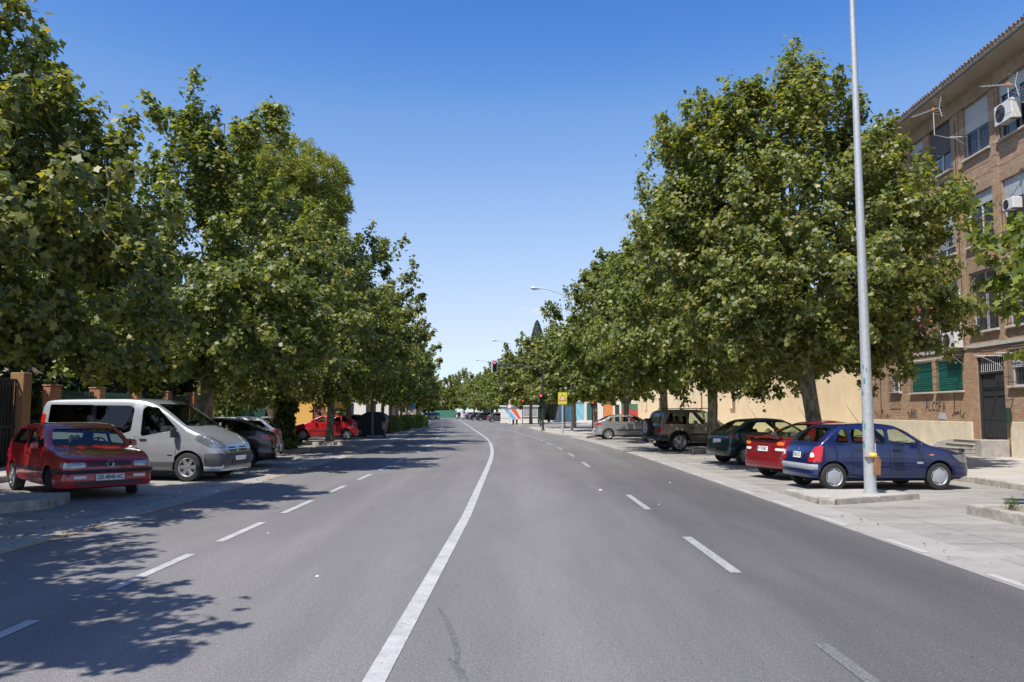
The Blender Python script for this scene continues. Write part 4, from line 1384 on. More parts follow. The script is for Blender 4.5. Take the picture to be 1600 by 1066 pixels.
HEX = {'t': 'disc', 'n': 6}
SPK5 = {'t': 'spoke', 'n': 5, 'bw': .12, 'tw': .15, 'r': .72}
SPK6 = {'t': 'spoke', 'n': 6, 'bw': .2, 'tw': .2, 'r': .66}
SPK8 = {'t': 'spoke', 'n': 9, 'bw': .1, 'tw': .13, 'r': .68}
COV7 = {'t': 'spoke', 'n': 8, 'bw': .14, 'tw': .17, 'r': .66}


def trim(s0, s1, z0, z1): return [(s0, z0), (s1, z0), (s1, z1), (s0, z1)]


# --- blue hatchback by the pole
BLUE = paint('blue', (.007, .016, .085), metal=.2, rough=.3)
blue = hatch(3.77, 1.64, 1.42, (.58, .76), .98, .95, 1.62, 3.15, (3.56, .98), [(3.70, .82), (3.74, .62), (3.77, .50)], .92, 1.0, .80, 3.27, .29,
             [1.98, 2.86], (1.18, 1.66), (3.22, 3.05), BLUE, wheel=HEX, rim_m=COVER, rear=(1.02, 1.32, .56, .50), side_glass=[GLASS_CLEAR, GLASS_MID, GLASS_MID],
             pillars_=0, mirror=(1.35, .98), plates=[(True, .48, ''), (False, .735, '5424 CK')], plate_size=(.19, .065), aerial=(2.2,), seat=2.2, bench=[2.85],
             bands=[(.62, True, .28, .50, .0, BLUE), (.55, False, .44, .56, .012, mat('bumper_grey', (.33, .35, .38), rough=.6, var=.15)), (.5, False, .27, .43, .004, BLUE)],
             patches=[('side_moulding', 'y', (1, -1), trim(1.15, 1.95, .505, .565), .016, mat('moulding_blue', (.012, .02, .07), rough=.5)), ('side_moulding', 'y', (1, -1), trim(2.02, 2.72, .515, .575), .016, MATS['moulding_blue']),
                      ('indicator', 'y', (1, -1), trim(.93, 1.03, .735, .765), .008, ORANGE_LENS), ('badge', 'x', (-1,), [(-.03, .86), (0, .90), (.03, .86), (0, .82)], .008, CHROME),
                      ('badge', 'x', (-1,), trim(-.42, -.30, .715, .735), .006, CHROME), ('badge', 'y', (-1,), trim(1.2, 1.34, .565, .60), .02, GALV)],
             lamps=[('tail_lamp', [(3.76, .56, .60), (3.75, .57, .70), (3.62, .66, .93), (3.50, .78, .95), (3.56, .80, .61)], .010, RED_LENS), ('reverse_lamp', [(3.72, .60, .70), (3.71, .615, .80), (3.66, .70, .80), (3.66, .71, .70)], .016, WHITE_LENS),
                    ('headlight', [(.10, .42, .56), (.12, .42, .66), (.34, .66, .75), (.52, .74, .74), (.30, .76, .58)], .008, HEAD_LENS)])
BLUE_CAR, _ = build_car(blue, (7.95, 18.05), 6, 'parked_car', 'dark blue five-door hatchback parked beside the tall light pole')
BLUE_CAR.scale = (.945, .98, .98)

# --- dark red car with boot spoiler
DRED = paint('dark_red', (.20, .008, .014), metal=.15, rough=.32)
dred = hatch(4.11, 1.69, 1.41, (.58, .78), 1.10, .96, 1.85, 2.75, (3.62, .99), [(3.95, .97), (4.02, .94), (4.07, .7), (4.11, .5)], .92, 1.0, .82, 3.43, .295,
             [2.2], (1.4, 1.9), (3.2, 2.85), DRED, ndoors=1, wheel=COV7, tumble=.33, rear=(1.02, 1.33, .58, .46), plates=[(True, .45, ''), (False, .735, '9178 BBC')], plate_size=(.22, .06), aerial=(2.7,), mirror=(1.55, .97),
             bands=[(.62, True, .28, .54, .0, DRED), (.55, False, .28, .56, .015, DRED)],
             patches=[('badge', 'x', (-1,), [(-.04, .87), (0, .91), (.04, .87), (0, .83)], .008, CHROME)],
             lamps=[('tail_lamp', [(4.05, .50, .76), (4.02, .52, .93), (3.9, .78, .92), (3.92, .80, .76)], .012, DARKRED_LENS), ('tail_lamp', [(4.05, .55, .83), (4.02, .56, .92), (3.95, .72, .90), (3.98, .74, .83)], .018, ORANGE_LENS),
                    ('reverse_lamp', [(4.06, .50, .70), (4.06, .50, .76), (3.92, .80, .76), (3.94, .80, .70)], .012, WHITE_LENS),
                    ('headlight', [(.08, .42, .6), (.10, .42, .68), (.34, .74, .73), (.30, .78, .62)], .008, HEAD_LENS)])
r, _c = build_car(dred, (8.15, 20.9), 17, 'parked_car', 'dark red car with a boot spoiler parked behind the blue hatchback')
m = MB(); m.cbox(-.12, .06, -.66, .66, 0, .03, c=.012, M=T(_c.X(3.98), 0, 1.0) @ Matrix.Rotation(math.radians(6), 4, 'Y'))
for y in (-.6, .6): m.box(_c.X(3.98) - .04, _c.X(3.98) + .04, y - .03, y + .03, .93, 1.01)
m.build('spoiler', DRED, r, 40)

# --- dark green hatchback
DGREEN = paint('dark_green', (.008, .028, .026), metal=.3, rough=.33)
green = hatch(3.83, 1.66, 1.43, (.55, .74), 1.0, .93, 1.7, 3.0, (3.58, 1.00), [(3.74, .86), (3.79, .62), (3.83, .5)], .90, 1.02, .78, 3.22, .29,
              [2.18], (1.2, 1.74), (3.08, 2.78), DGREEN, ndoors=1, wheel=COV7, rear=(1.04, 1.33, .55, .47), plates=[(False, .74, '')], mirror=(1.4, .96), aerial=(2.4,),
              bands=[(.6, True, .28, .5, 0, DGREEN), (.55, False, .28, .55, .012, DGREEN)],
              patches=[('side_moulding', 'y', (1, -1), trim(1.2, 2.7, .50, .56), .014, BLACK_PLASTIC)],
              lamps=[('tail_lamp', [(3.77, .50, .80), (3.76, .50, .86), (3.56, .78, .97), (3.5, .80, .86)], .012, DARKRED_LENS), ('headlight', [(.08, .40, .56), (.10, .40, .64), (.4, .72, .72), (.36, .76, .6)], .008, HEAD_LENS)])
build_car(green, (8.35, 26.4), 12, 'parked_car', 'dark green hatchback parked left of the dark red car')

# --- beige off-roader with spare wheel
BEIGE = paint('beige', (.25, .225, .175), metal=.35, rough=.38)
suv = hatch(4.25, 1.75, 1.72, (.78, 1.0), 1.28, 1.10, 1.95, 3.95, (4.10, 1.10), [(4.17, 1.0), (4.22, .7), (4.25, .56)], 1.08, 1.10, .75, 3.35, .37,
            [2.2, 2.98], (1.55, 2.02), (3.98, 3.72), BEIGE, wheel=SPK5, tw=.25, gap=.09, glass=GLASS_MID, tumble=.2, rear=(1.15, 1.6, .62, .56), plates=[], mirror=(1.75, 1.18), bench=[3.1], seat=2.5, seat_z=.55,
            bot=[(0, .45), (.3, .36), (3.9, .38), (4.25, .5)], mirror_m=BLACK_PLASTIC, side_glass=[GLASS_CLEAR, GLASS_MID, GLASS_DARK],
            plan=[(0, .86), (.04, .92), (.16, .97), (.5, 1), (3.9, 1), (4.13, .985), (4.22, .95), (4.25, .9)],
            bands=[(.5, True, .45, .72, .05, GREY_PLASTIC), (.35, False, .50, .68, .05, BLACK_PLASTIC)],
            patches=[('side_moulding', 'y', (1, -1), trim(1.2, 2.85, .66, .73), .02, BLACK_PLASTIC)],
            lamps=[('tail_lamp', [(4.21, .66, .78), (4.2, .66, 1.0), (4.08, .86, 1.0), (4.10, .86, .78)], .014, RED_LENS), ('headlight', [(.05, .5, .8), (.05, .5, .95), (.12, .8, .95), (.12, .8, .8)], .01, HEAD_LENS)])
r, c = build_car(suv, (7.95, 35.0), 13, 'off_road_car', 'beige off-road car with a spare wheel on its tail')
sw = wheel(r, 0, 0, .36, .22, SPK5, 1)
sw.matrix_basis = T(-2.27, 0.05, 1.0) @ Matrix.Rotation(math.radians(90), 4, 'Z') @ T(0, 0, -.36)
sw.name = 'spare_wheel'
m = MB()
for sd in (1, -1):
    for xx in (c.X(suv['fa']), c.X(suv['ra'])):
        pts = [(xx + math.cos(a) * .49, sd * (.875 + .0), .37 + math.sin(a) * .49) for a in [math.pi * k / 10 for k in range(11)]]
        m.tube(pts, .04, n=6)
m.build('wheel_arch_trim', BLACK_PLASTIC, r, 40)
m = MB()
for sd in (1, -1):
    m.tube([(-1.6, sd * .62, 1.66), (-1.5, sd * .62, 1.76), (.2, sd * .62, 1.78), (.35, sd * .62, 1.68)], .018, n=6)
m.build('roof_rail', BLACK_PLASTIC, r, 40)
m = MB(); m.tube([(-2.0, 0, .42), (-2.35, 0, .40), (-2.45, 0, .42), (-2.47, 0, .5)], .025, n=8); m.lathe([(.001, -.03), (.03, 0), (.001, .03)], T(-2.47, 0, .52), 8)
m.box(-2.3, -2.2, .25, .6, .38, .5); m.build('tow_bar', BLACK_PLASTIC, r, 40)

# --- silver hatchback beyond
SILV = paint('silver', (.42, .43, .44), metal=.6, rough=.33)
meg = hatch(4.21, 1.78, 1.46, (.60, .80), 1.05, 1.0, 1.8, 3.35, (3.85, 1.12), [(4.12, 1.04), (4.17, .7), (4.21, .52)], .98, 1.05, .85, 3.48, .31,
            [2.25, 3.1], (1.35, 1.9), (3.55, 3.3), SILV, wheel=SPK8, glass=GLASS_MID, plates=[(False, .60, '')], rear=(1.15, 1.36, .60, .5), handle=SILV,
            bands=[(.6, True, .28, .5, 0, SILV), (.55, False, .3, .6, .012, SILV)], patches=[('side_moulding', 'y', (1, -1), trim(1.3, 3.0, .52, .58), .014, BLACK_PLASTIC)],
            lamps=[('tail_lamp', [(4.15, .55, .82), (4.12, .55, .98), (3.9, .84, .99), (3.9, .86, .84)], .012, RED_LENS), ('headlight', [(.08, .42, .6), (.10, .42, .7), (.4, .78, .76), (.36, .8, .62)], .008, HEAD_LENS)])
build_car(meg, (7.05, 49.3), 2, 'parked_car', 'silver hatchback behind a tree trunk left of the beige off-roader')

# --- dark red square hatchback, near left
RED3 = paint('red_old', (.44, .012, .02), metal=.05, rough=.34)
BUMPB = mat('bumper_black', (.035, .037, .045), rough=.45, var=.2)
golf = hatch(4.02, 1.70, 1.42, (.66, .80), 1.05, .95, 1.68, 3.3, (3.78, .98), [(3.90, .86), (3.98, .62), (4.02, .5)], .93, .98, .83, 3.30, .29,
             [2.38], (1.22, 1.70), (3.46, 3.2), RED3, ndoors=1, wheel=SPK8, rim_m=COVER, tumble=.30, steer=-26, glass=GLASS_MID, mirror=(1.42, 1.0), plates=[(True, .415, 'GR·4848·AC')], euro=False, plate_off=.055, plate_size=(.255, .058), seat=2.2, bench=[3.05],
             plan=[(0, .80), (.04, .89), (.16, .95), (.5, .99), (.95, 1), (3.1, 1), (3.6, .98), (3.9, .93), (3.99, .87), (4.02, .8)],
             bands=[(.62, True, .235, .50, .02, RED3), (.66, True, .50, .565, .045, BUMPB), (.6, False, .26, .55, .02, RED3)],
             patches=[('side_moulding', 'y', (1, -1), trim(1.22, 2.32, .50, .565), .014, BUMPB), ('side_moulding', 'y', (1, -1), trim(2.42, 2.92, .50, .565), .014, BUMPB),
                      ('grille', 'x', (1,), trim(-.40, .40, .62, .695), .010, BLACK_PLASTIC), ('grille', 'x', (1,), trim(-.45, .45, .655, .662), .018, BUMPB), ('air_intake', 'x', (1,), trim(-.60, .60, .28, .345), .05, BLACK_PLASTIC),
                      ('indicator', 'x', (1, ), [trim(-.64, -.42, .40, .455), trim(.42, .64, .40, .455)], .05, WHITE_LENS), ('indicator', 'y', (1, -1), trim(.95, 1.0, .62, .66), .01, ORANGE_LENS),
                      ('bonnet_gap', 'x', (1,), trim(-.62, .62, .707, .713), .004, BLACK_PLASTIC)],
             lamps=[('headlight', [(.03, .42, .60), (.03, .42, .69), (.10, .56, .70), (.2, .74, .69), (.24, .765, .645), (.16, .735, .60)], .012, OLD_LENS), ('tail_lamp', [(3.98, .5, .7), (3.93, .5, .84), (3.8, .8, .86), (3.8, .8, .7)], .012, RED_LENS)])
r, c = build_car(golf, (-9.08, 17.05), -45, 'parked_car', 'old dark red hatchback in dappled shade at the left edge')
m = MB()
pts = [(c.X(.0) + .028, .062 * math.cos(a), .66 + .062 * math.sin(a)) for a in [2 * math.pi * k / 20 for k in range(21)]]
m.tube(pts, .007, n=5, cap=False)
xx = c.X(0) + .028
m.tube([(xx, .034, .705), (xx, .006, .645), (xx, 0, .665), (xx, -.006, .645), (xx, -.034, .705)], .006, n=4)
m.tube([(xx, .052, .68), (xx, .026, .615), (xx, 0, .66), (xx, -.026, .615), (xx, -.052, .68)], .006, n=4)
m.build('badge', CHROME, r, 40)

# --- silver van
VSIL = paint('van_silver', (.43, .45, .47), metal=.45, rough=.36)
VB = mat('van_bumper', (.07, .07, .075), rough=.6)
van = dict(L=4.78, W=1.90, H=1.96, top=[(0, .62), (.04, .74), (.14, .88), (.38, 1.04), (.82, 1.22), (1.05, 1.36), (1.50, 1.68), (1.85, 1.86), (2.2, 1.94), (2.7, 1.96), (4.3, 1.95), (4.62, 1.93), (4.72, 1.86), (4.755, 1.6), (4.77, .9), (4.78, .6)],
           bot=[(0, .3), (.3, .22), (4.3, .26), (4.78, .34)], belt=[(0, .86), (.9, 1.10), (1.5, 1.12), (4.78, 1.12)], plan=[(0, .62), (.04, .76), (.16, .88), (.45, .96), (.9, .995), (4.5, 1), (4.7, .975), (4.76, .94), (4.78, .9)],
           cowl=.95, roof0=2.0, roof1=4.66, cab_end=4.6, tumble=.12, fa=.84, ra=3.94, R=.335, tw=.21, gap=.06, paint=VSIL, sharp=34, wheel=SPK6,
           side=[[(1.12, 1.22), (2.02, 1.06), (2.06, 1.1), (2.06, 1.70), (1.96, 1.78), (1.68, 1.75)], [(2.32, 1.18), (2.58, 1.10), (3.30, 1.12), (3.30, 1.80), (2.38, 1.79), (2.28, 1.72)], [(3.36, 1.12), (4.55, 1.16), (4.52, 1.82), (3.36, 1.81)]],
           side_glass=[GLASS_MID, GLASS_DARK, GLASS_DARK], wind=(1.30, 1.83, .76, .66), rear=(1.15, 1.75, .72, .68), wglass=GLASS_MID, rglass=GLASS_DARK,
           doors=[([(1.18, .42), (2.12, .42), (2.12, 1.0), (2.12, 1.04), (1.14, 1.16), (1.10, .95)], (1.98, .98)), ([(2.20, .40), (3.32, .42), (3.32, 1.06), (2.20, 1.06)], (2.36, .98))],
           mirror=(1.16, 1.16), mirror_h=.15, mirror_m=BLACK_PLASTIC, seat=1.95, seat_z=.6, bench=[], plates=[(True, .52, '')], plate_off=.05,
           bands=[(.55, True, .36, .66, .025, VB), (.45, True, .24, .36, .012, VSIL), (.35, False, .34, .5, .03, VB)],
           patches=[('grille', 'x', (1,), [trim(-.44, -.10, .70, .735), trim(-.44, -.10, .76, .79), trim(.10, .44, .70, .735), trim(.10, .44, .76, .79)], .012, BLACK_PLASTIC), ('grille', 'x', (1,), trim(-.46, .46, .66, .80), .006, CHROME),
                    ('side_moulding', 'y', (1, -1), trim(1.2, 2.10, .34, .46), .018, GREY_PLASTIC), ('side_moulding', 'y', (1, -1), trim(2.2, 3.34, .34, .46), .018, GREY_PLASTIC),
                    ('window_trim', 'y', (1, -1), [trim(3.27, 3.40, 1.14, 1.80)], .006, mat('gloss_black', (.006, .006, .008), rough=.06)), ('badge', 'y', (-1,), trim(1.22, 1.34, .60, .63), .01, BLACK_PLASTIC), ('badge', 'x', (1,), [(-.06, .73), (0, .79), (.06, .73), (0, .67)], .016, CHROME),
                    ('air_intake', 'x', (1,), trim(-.42, .42, .40, .47), .06, BLACK_PLASTIC)],
           lamps=[('headlight', [(.10, .50, .80), (.12, .50, .86), (.36, .66, 1.04), (.64, .84, 1.10), (.66, .90, .98), (.34, .82, .80)], .010, HEAD_LENS), ('tail_lamp', [(4.76, .76, .9), (4.74, .76, 1.6), (4.66, .9, 1.6), (4.66, .93, .9)], .012, RED_LENS),
                  ('fog_lamp', [(.12, .62, .34), (.12, .62, .42), (.2, .74, .42), (.2, .74, .34)], .03, CHROME)])
VAN, c = build_car(van, (-9.1, 20.55), -8, 'van', 'silver passenger van with dark tinted side windows', cat='van')

# --- black hatchback behind the van
BLK = paint('black', (.008, .008, .012), metal=.3, rough=.28)
blk = hatch(4.25, 1.76, 1.45, (.60, .8), 1.05, .98, 1.8, 3.3, (3.98, 1.04), [(4.15, .95), (4.21, .7), (4.25, .5)], .97, 1.08, .88, 3.40, .32,
            [2.25, 3.05], (1.3, 1.86), (3.6, 3.3), BLK, wheel=SPK5, tw=.21, rear=(1.08, 1.34, .58, .46), glass=GLASS_MID, side_glass=[GLASS_MID, GLASS_MID, GLASS_DARK], plates=[(False, .62, '')],
            bands=[(.6, True, .28, .5, 0, BLK), (.55, False, .3, .58, .014, BLK)],
            lamps=[('tail_lamp', [(4.18, .50, .78), (4.14, .50, .93), (3.85, .82, .97), (3.85, .84, .82)], .012, RED_LENS), ('tail_lamp', [(4.17, .6, .80), (4.15, .6, .86), (4.0, .78, .88), (4.02, .78, .82)], .018, ORANGE_LENS),
                   ('headlight', [(.08, .42, .6), (.10, .42, .7), (.4, .78, .76), (.36, .8, .62)], .008, HEAD_LENS)])
build_car(blk, (-9.3, 24.75), 191, 'parked_car', 'black hatchback parked just beyond the silver van')
# --- white hatchback with roof spoiler behind it
WHT = paint('white_silver', (.55, .57, .58), metal=.3, rough=.35)
wht = hatch(4.2, 1.76, 1.47, (.60, .8), 1.05, 1.0, 1.8, 3.55, (3.95, 1.08), [(4.10, 1.0), (4.16, .7), (4.2, .5)], .99, 1.12, .86, 3.42, .31,
            [2.25, 3.05], (1.35, 1.9), (3.75, 3.5), WHT, wheel=SPK8, glass=GLASS_DARK, plates=[], rear=(1.12, 1.37, .60, .5), bands=[(.6, True, .28, .5, 0, WHT), (.55, False, .3, .58, .014, WHT)],
            lamps=[('tail_lamp', [(4.12, .55, .86), (4.08, .55, 1.02), (3.9, .83, 1.03), (3.9, .85, .88)], .012, RED_LENS), ('headlight', [(.08, .42, .6), (.10, .42, .7), (.4, .78, .76), (.36, .8, .62)], .008, HEAD_LENS)])
r, c = build_car(wht, (-10.1, 28.2), 191, 'parked_car', 'pale silver hatchback with a roof spoiler behind the black car')
m = MB(); m.cbox(-.2, .12, -.55, .55, 0, .035, c=.012, M=T(c.X(3.66), 0, 1.43)); m.build('spoiler', WHT, r, 40)

# --- bright red hatchback
RED1 = paint('bright_red', (.48, .010, .018), metal=.0, rough=.32)
fie = hatch(3.92, 1.68, 1.46, (.56, .76), .95, .98, 1.70, 3.25, (3.70, 1.05), [(3.82, .92), (3.88, .66), (3.92, .5)], .97, 1.05, .80, 3.29, .30,
            [2.08, 2.95], (1.22, 1.78), (3.42, 3.2), RED1, wheel=COV7, rim_m=COVER, glass=GLASS_MID, plates=[], handle=RED1, rear=(1.1, 1.36, .58, .5), bands=[(.6, True, .28, .5, 0, RED1), (.55, False, .3, .58, .014, RED1)],
            patches=[('side_moulding', 'y', (1, -1), trim(1.15, 2.9, .52, .57), .014, mat('moulding_red', (.1, .01, .012), rough=.5))],
            lamps=[('tail_lamp', [(3.84, .60, .85), (3.72, .60, 1.16), (3.6, .74, 1.16), (3.66, .82, .86)], .012, RED_LENS), ('headlight', [(.08, .42, .58), (.10, .42, .66), (.5, .74, .8), (.46, .78, .66)], .008, HEAD_LENS)])
build_car(fie, (-11.05, 48.3), 187, 'parked_car', 'bright red hatchback parked behind a leaning tree trunk')
# --- blue car half hidden behind the dustbin
LBL = paint('light_blue', (.06, .16, .30), metal=.3)
lb = dict(fie); lb['paint'] = LBL; lb['bands'] = [(.6, True, .28, .5, 0, LBL), (.55, False, .3, .58, .014, LBL)]; lb['handle'] = LBL
build_car(lb, (-11.3, 54.6), 184, 'parked_car', 'light blue car half hidden behind the dark dustbin', lod=1)

# --- distant cars
def distant(paint_m, x, y, deg, lab, kind=0, group='distant parked cars'):
    s = dict(meg if kind == 0 else wht); s['paint'] = paint_m; s['plates'] = []
    s['bands'] = [(.6, True, .28, .5, 0, paint_m), (.55, False, .3, .58, .014, paint_m)]
    return build_car(s, (x, y), deg, 'parked_car', lab, group=group, lod=1)
DK = paint('charcoal', (.02, .022, .03), metal=.3); NV = paint('navy', (.015, .02, .06), metal=.3); GY = paint('grey', (.12, .12, .13), metal=.5)
distant(DK, -15.4, 150, -96, 'dark car facing us at the left kerb, nearer one of the distant pair', 0)
distant(NV, -15.7, 165, -95, 'dark blue car just beyond the dark car at the left kerb', 1)
distant(WHT, -17.6, 182, -80, 'pale car before the green fence at the end of the avenue', 0)
distant(DK, -11.2, 190, 20, 'dark car at the far end right of the green fence', 1)
distant(WHT, -9.0, 177, 30, 'white car parked far along the right side', 0)
distant(DK, -7.4, 166, 20, 'dark car beside the far white car on the right side', 1)
distant(NV, -6.0, 154, 12, 'navy blue car among the far right parked cars', 0)
distant(DK, -4.2, 141, 8, 'black car left of the grey one near the striped kiosk', 1)
distant(GY, -1.7, 125, 6, 'grey purple car next to the striped white kiosk', 0)
# ------------------------------------------------------------------ right-hand buildings
FACE_A = math.atan2(1, .0315)          # facade direction; local x runs away from us, local y points to the street
BRICK = brick_mat('brick_tan', (.34, .19, .105), (.45, .28, .16), (.40, .33, .255))
BRICK_ARCH = brick_mat('brick_soldier', (.31, .19, .105), (.40, .265, .155), (.38, .32, .25), bw=.072, rh=.30)
CREAM = mat('cream_plaster', (.72, .63, .47), rough=.9, var=.22, vscale=1.6, bump=.2, bscale=20)
YELLOWP = mat('yellow_plaster', (.88, .69, .42), rough=.9, var=.12, vscale=.7, bump=.12, bscale=14)
SHUT = mat('roller_shutter', (.52, .54, .56), rough=.5)
SHUT_GREEN = mat('green_blind', (.012, .145, .11), rough=.6, var=.2, vscale=6)
PANE = mat('window_pane', (.03, .035, .045), rough=.08, coat=.5)
FRAME = mat('window_frame_white', (.60, .60, .60), rough=.5)
FRAME_D = mat('window_frame_dark', (.06, .06, .065), rough=.5)
SILL = mat('sill_stone', (.52, .48, .43), rough=.85, var=.2)
SOFFIT = mat('soffit_plaster', (.44, .38, .32), rough=.9, var=.15, vscale=2)
TILE = mat('clay_tile', (.27, .15, .10), rough=.9, var=.55, vscale=5, col2=(.17, .15, .13))
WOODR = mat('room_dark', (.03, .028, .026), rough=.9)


def wall_open(m, s0, s1, z0, z1, ops, y=0.0, depth=.22, mi=0, rmi=0):
    """wall face with reveals round its openings (s0,s1,z0,z1)"""
    xs = sorted(set([s0, s1] + [v for o in ops for v in (o[0], o[1]) if s0 < v < s1])); zs = sorted(set([z0, z1] + [v for o in ops for v in (o[2], o[3]) if z0 < v < z1]))
    for i in range(len(xs) - 1):
        for j in range(len(zs) - 1):
            cx_, cz = (xs[i] + xs[i + 1]) / 2, (zs[j] + zs[j + 1]) / 2
            if any(o[0] < cx_ < o[1] and o[2] < cz < o[3] for o in ops): continue
            m.add([(xs[i], y, zs[j]), (xs[i], y, zs[j + 1]), (xs[i + 1], y, zs[j + 1]), (xs[i + 1], y, zs[j])], [(0, 1, 2, 3)], mi)
    for a, b, c, d in ops:
        q = [(a, c), (a, d), (b, d), (b, c)]
        for k in range(4):
            p0, p1 = q[k], q[(k + 1) % 4]
            m.add([(p0[0], y, p0[1]), (p0[0], y - depth, p0[1]), (p1[0], y - depth, p1[1]), (p1[0], y, p1[1])], [(0, 1, 2, 3)], rmi)
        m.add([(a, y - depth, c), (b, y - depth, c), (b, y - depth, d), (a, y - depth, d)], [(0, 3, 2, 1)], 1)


def slats(m, s0, s1, z0, z1, y, pitch=.05, mi=0):
    z = z0
    while z < z1 - .005:
        h = min(pitch, z1 - z)
        m.add([(s0, y, z), (s1, y, z), (s1, y + .012, z + h * .5), (s0, y + .012, z + h * .5), (s1, y, z + h * .94), (s0, y, z + h * .94)], [(0, 1, 2, 3), (3, 2, 4, 5)], mi)
        z += h


def grille(m, s0, s1, z0, z1, y, n, r=.008, rails=(0, 1), mi=0):
    for k in range(n):
        s = s0 + (s1 - s0) * (k + .5) / n
        m.tube([(s, y, z0), (s, y, z1)], r, n=5, mi=mi, cap=False)
    for t in rails:
        z = z0 + (z1 - z0) * t
        m.box(s0 - .01, s1 + .01, y - r * 1.2, y + r * 1.2, z - .012, z + .012, mi)


BLD = empty('apartment_building', (15.83, 0, 0), FACE_A, 'tan brick apartment building of four storeys on the right', 'apartment building')
S0, S1, ZT, ZB = 12.0, 38.7, 13.45, .1
cols = [(27.75, 29.43), (30.36, 32.05), (25.0, 27.15), (22.2, 23.9), (19.2, 20.9), (16.0, 17.7), (13, 14.7)]
flo = [(10.88, 12.9), (7.62, 9.48), (4.5, 6.64)]
wins = []
for ci, (a, b) in enumerate(cols):
    for fi, (c_, d_) in enumerate(flo):
        wins.append([a, b, c_, d_, ci, fi])
for fi, (c_, d_) in enumerate(flo):
    wins.append([32.55, 33.75, c_ + .6 if fi != 2 else 5.4, d_, 7, fi]); wins.append([35.2, 37.2, c_, d_, 8, fi])
gf = [(30.30, 32.18, 2.43, 3.6, 20, 3), (32.62, 34.45, 2.43, 3.62, 20, 3), (35.48, 36.4, 2.5, 3.25, 21, 3), (24.9, 27.2, 2.5, 3.7, 22, 3), (21.8, 23.8, 2.5, 3.7, 22, 3), (18.6, 20.4, 2.5, 3.7, 22, 3), (15.2, 17, 2.5, 3.7, 22, 3)]
wins += [list(g_) for g_ in gf]
door = (27.6, 29.3, .66, 3.58)
m = MB()
wall_open(m, S0, S1, ZB, ZT, [tuple(w[:4]) for w in wins] + [door], depth=.24)
m.box(S0, S1 - .002, -11, -.55, ZB, ZT, 0)
m.add([(S0, -.55, ZB), (S0, 0, ZB), (S0, 0, ZT), (S0, -.55, ZT)], [(0, 1, 2, 3)]); m.add([(S1, -.55, ZB), (S1, 0, ZB), (S1, 0, ZT), (S1, -.55, ZT)], [(0, 3, 2, 1)])
m.build('wall', [BRICK, WOODR], BLD)
# pilasters between window bays and brick lintels
m = MB()
for s in (29.9, 27.46, 24.45, 21.3, 18.4, 34.5):
    m.box(s - .17, s + .17, .002, .03, 4.07, ZT - .622, 0)
m.build('pilaster', BRICK, BLD)
for w in wins:
    m = MB(); m.box(w[0] - .1, w[1] + .1, -.01, .012, w[3] + .002, w[3] + .30); m.build('lintel', BRICK_ARCH, BLD)
m = MB(); m.box(S0, S1, .002, .07, ZT - .62, ZT, 0); m.build('frieze', BRICK_ARCH, BLD)
m = MB(); m.box(S0, S1, .003, .05, 3.93, 4.06); m.build('string_course', SILL, BLD)
# cream plaster base
m = MB()
m.cbox(29.7, S1, .0, .06, .05, 1.27, c=.012); m.cbox(S0, 27.28, .0, .06, .05, 1.30, c=.012)
m.build('plaster_base', CREAM, BLD)
# eaves, gutter, tiles
m = MB(); m.box(S0 - .3, S1 + .3, -.5, .80, ZT, ZT + .12); m.box(S0 - .3, S1 + .3, -.5, .12, ZT - .07, ZT - .001)
m.build('eaves', SOFFIT, BLD)
m = MB()
pts = [(S0 - .4, .87, ZT + .12), (20, .87, ZT + .115), (27, .87, ZT + .12), (S1 + .35, .87, ZT + .11)]
m.tube(pts, .065, n=8); m.build('gutter', mat('gutter_zinc', (.42, .40, .38), rough=.6, var=.3), BLD, 40)
m = MB()
m.add([(S0 - .4, .92, ZT + .17), (S1 + .4, .92, ZT + .17), (S1 + .4, -6, ZT + 2.1), (S0 - .4, -6, ZT + 2.1), (S0 - .4, -12.5, ZT + .1), (S1 + .4, -12.5, ZT + .1)], [(0, 1, 2, 3), (3, 2, 5, 4)])
rr = random.Random(4)
s = S0 - .35
while s < S1 + .35:
    j = rr.uniform(-.02, .02)
    m.tube([(s, .97 + j, ZT + .19 + rr.uniform(-.01, .012)), (s, .45, ZT + .365), (s, -5.9, ZT + 2.14)], [.074, .068, .07], n=7)
    s += .205
m.build('roof', TILE, BLD, 50)
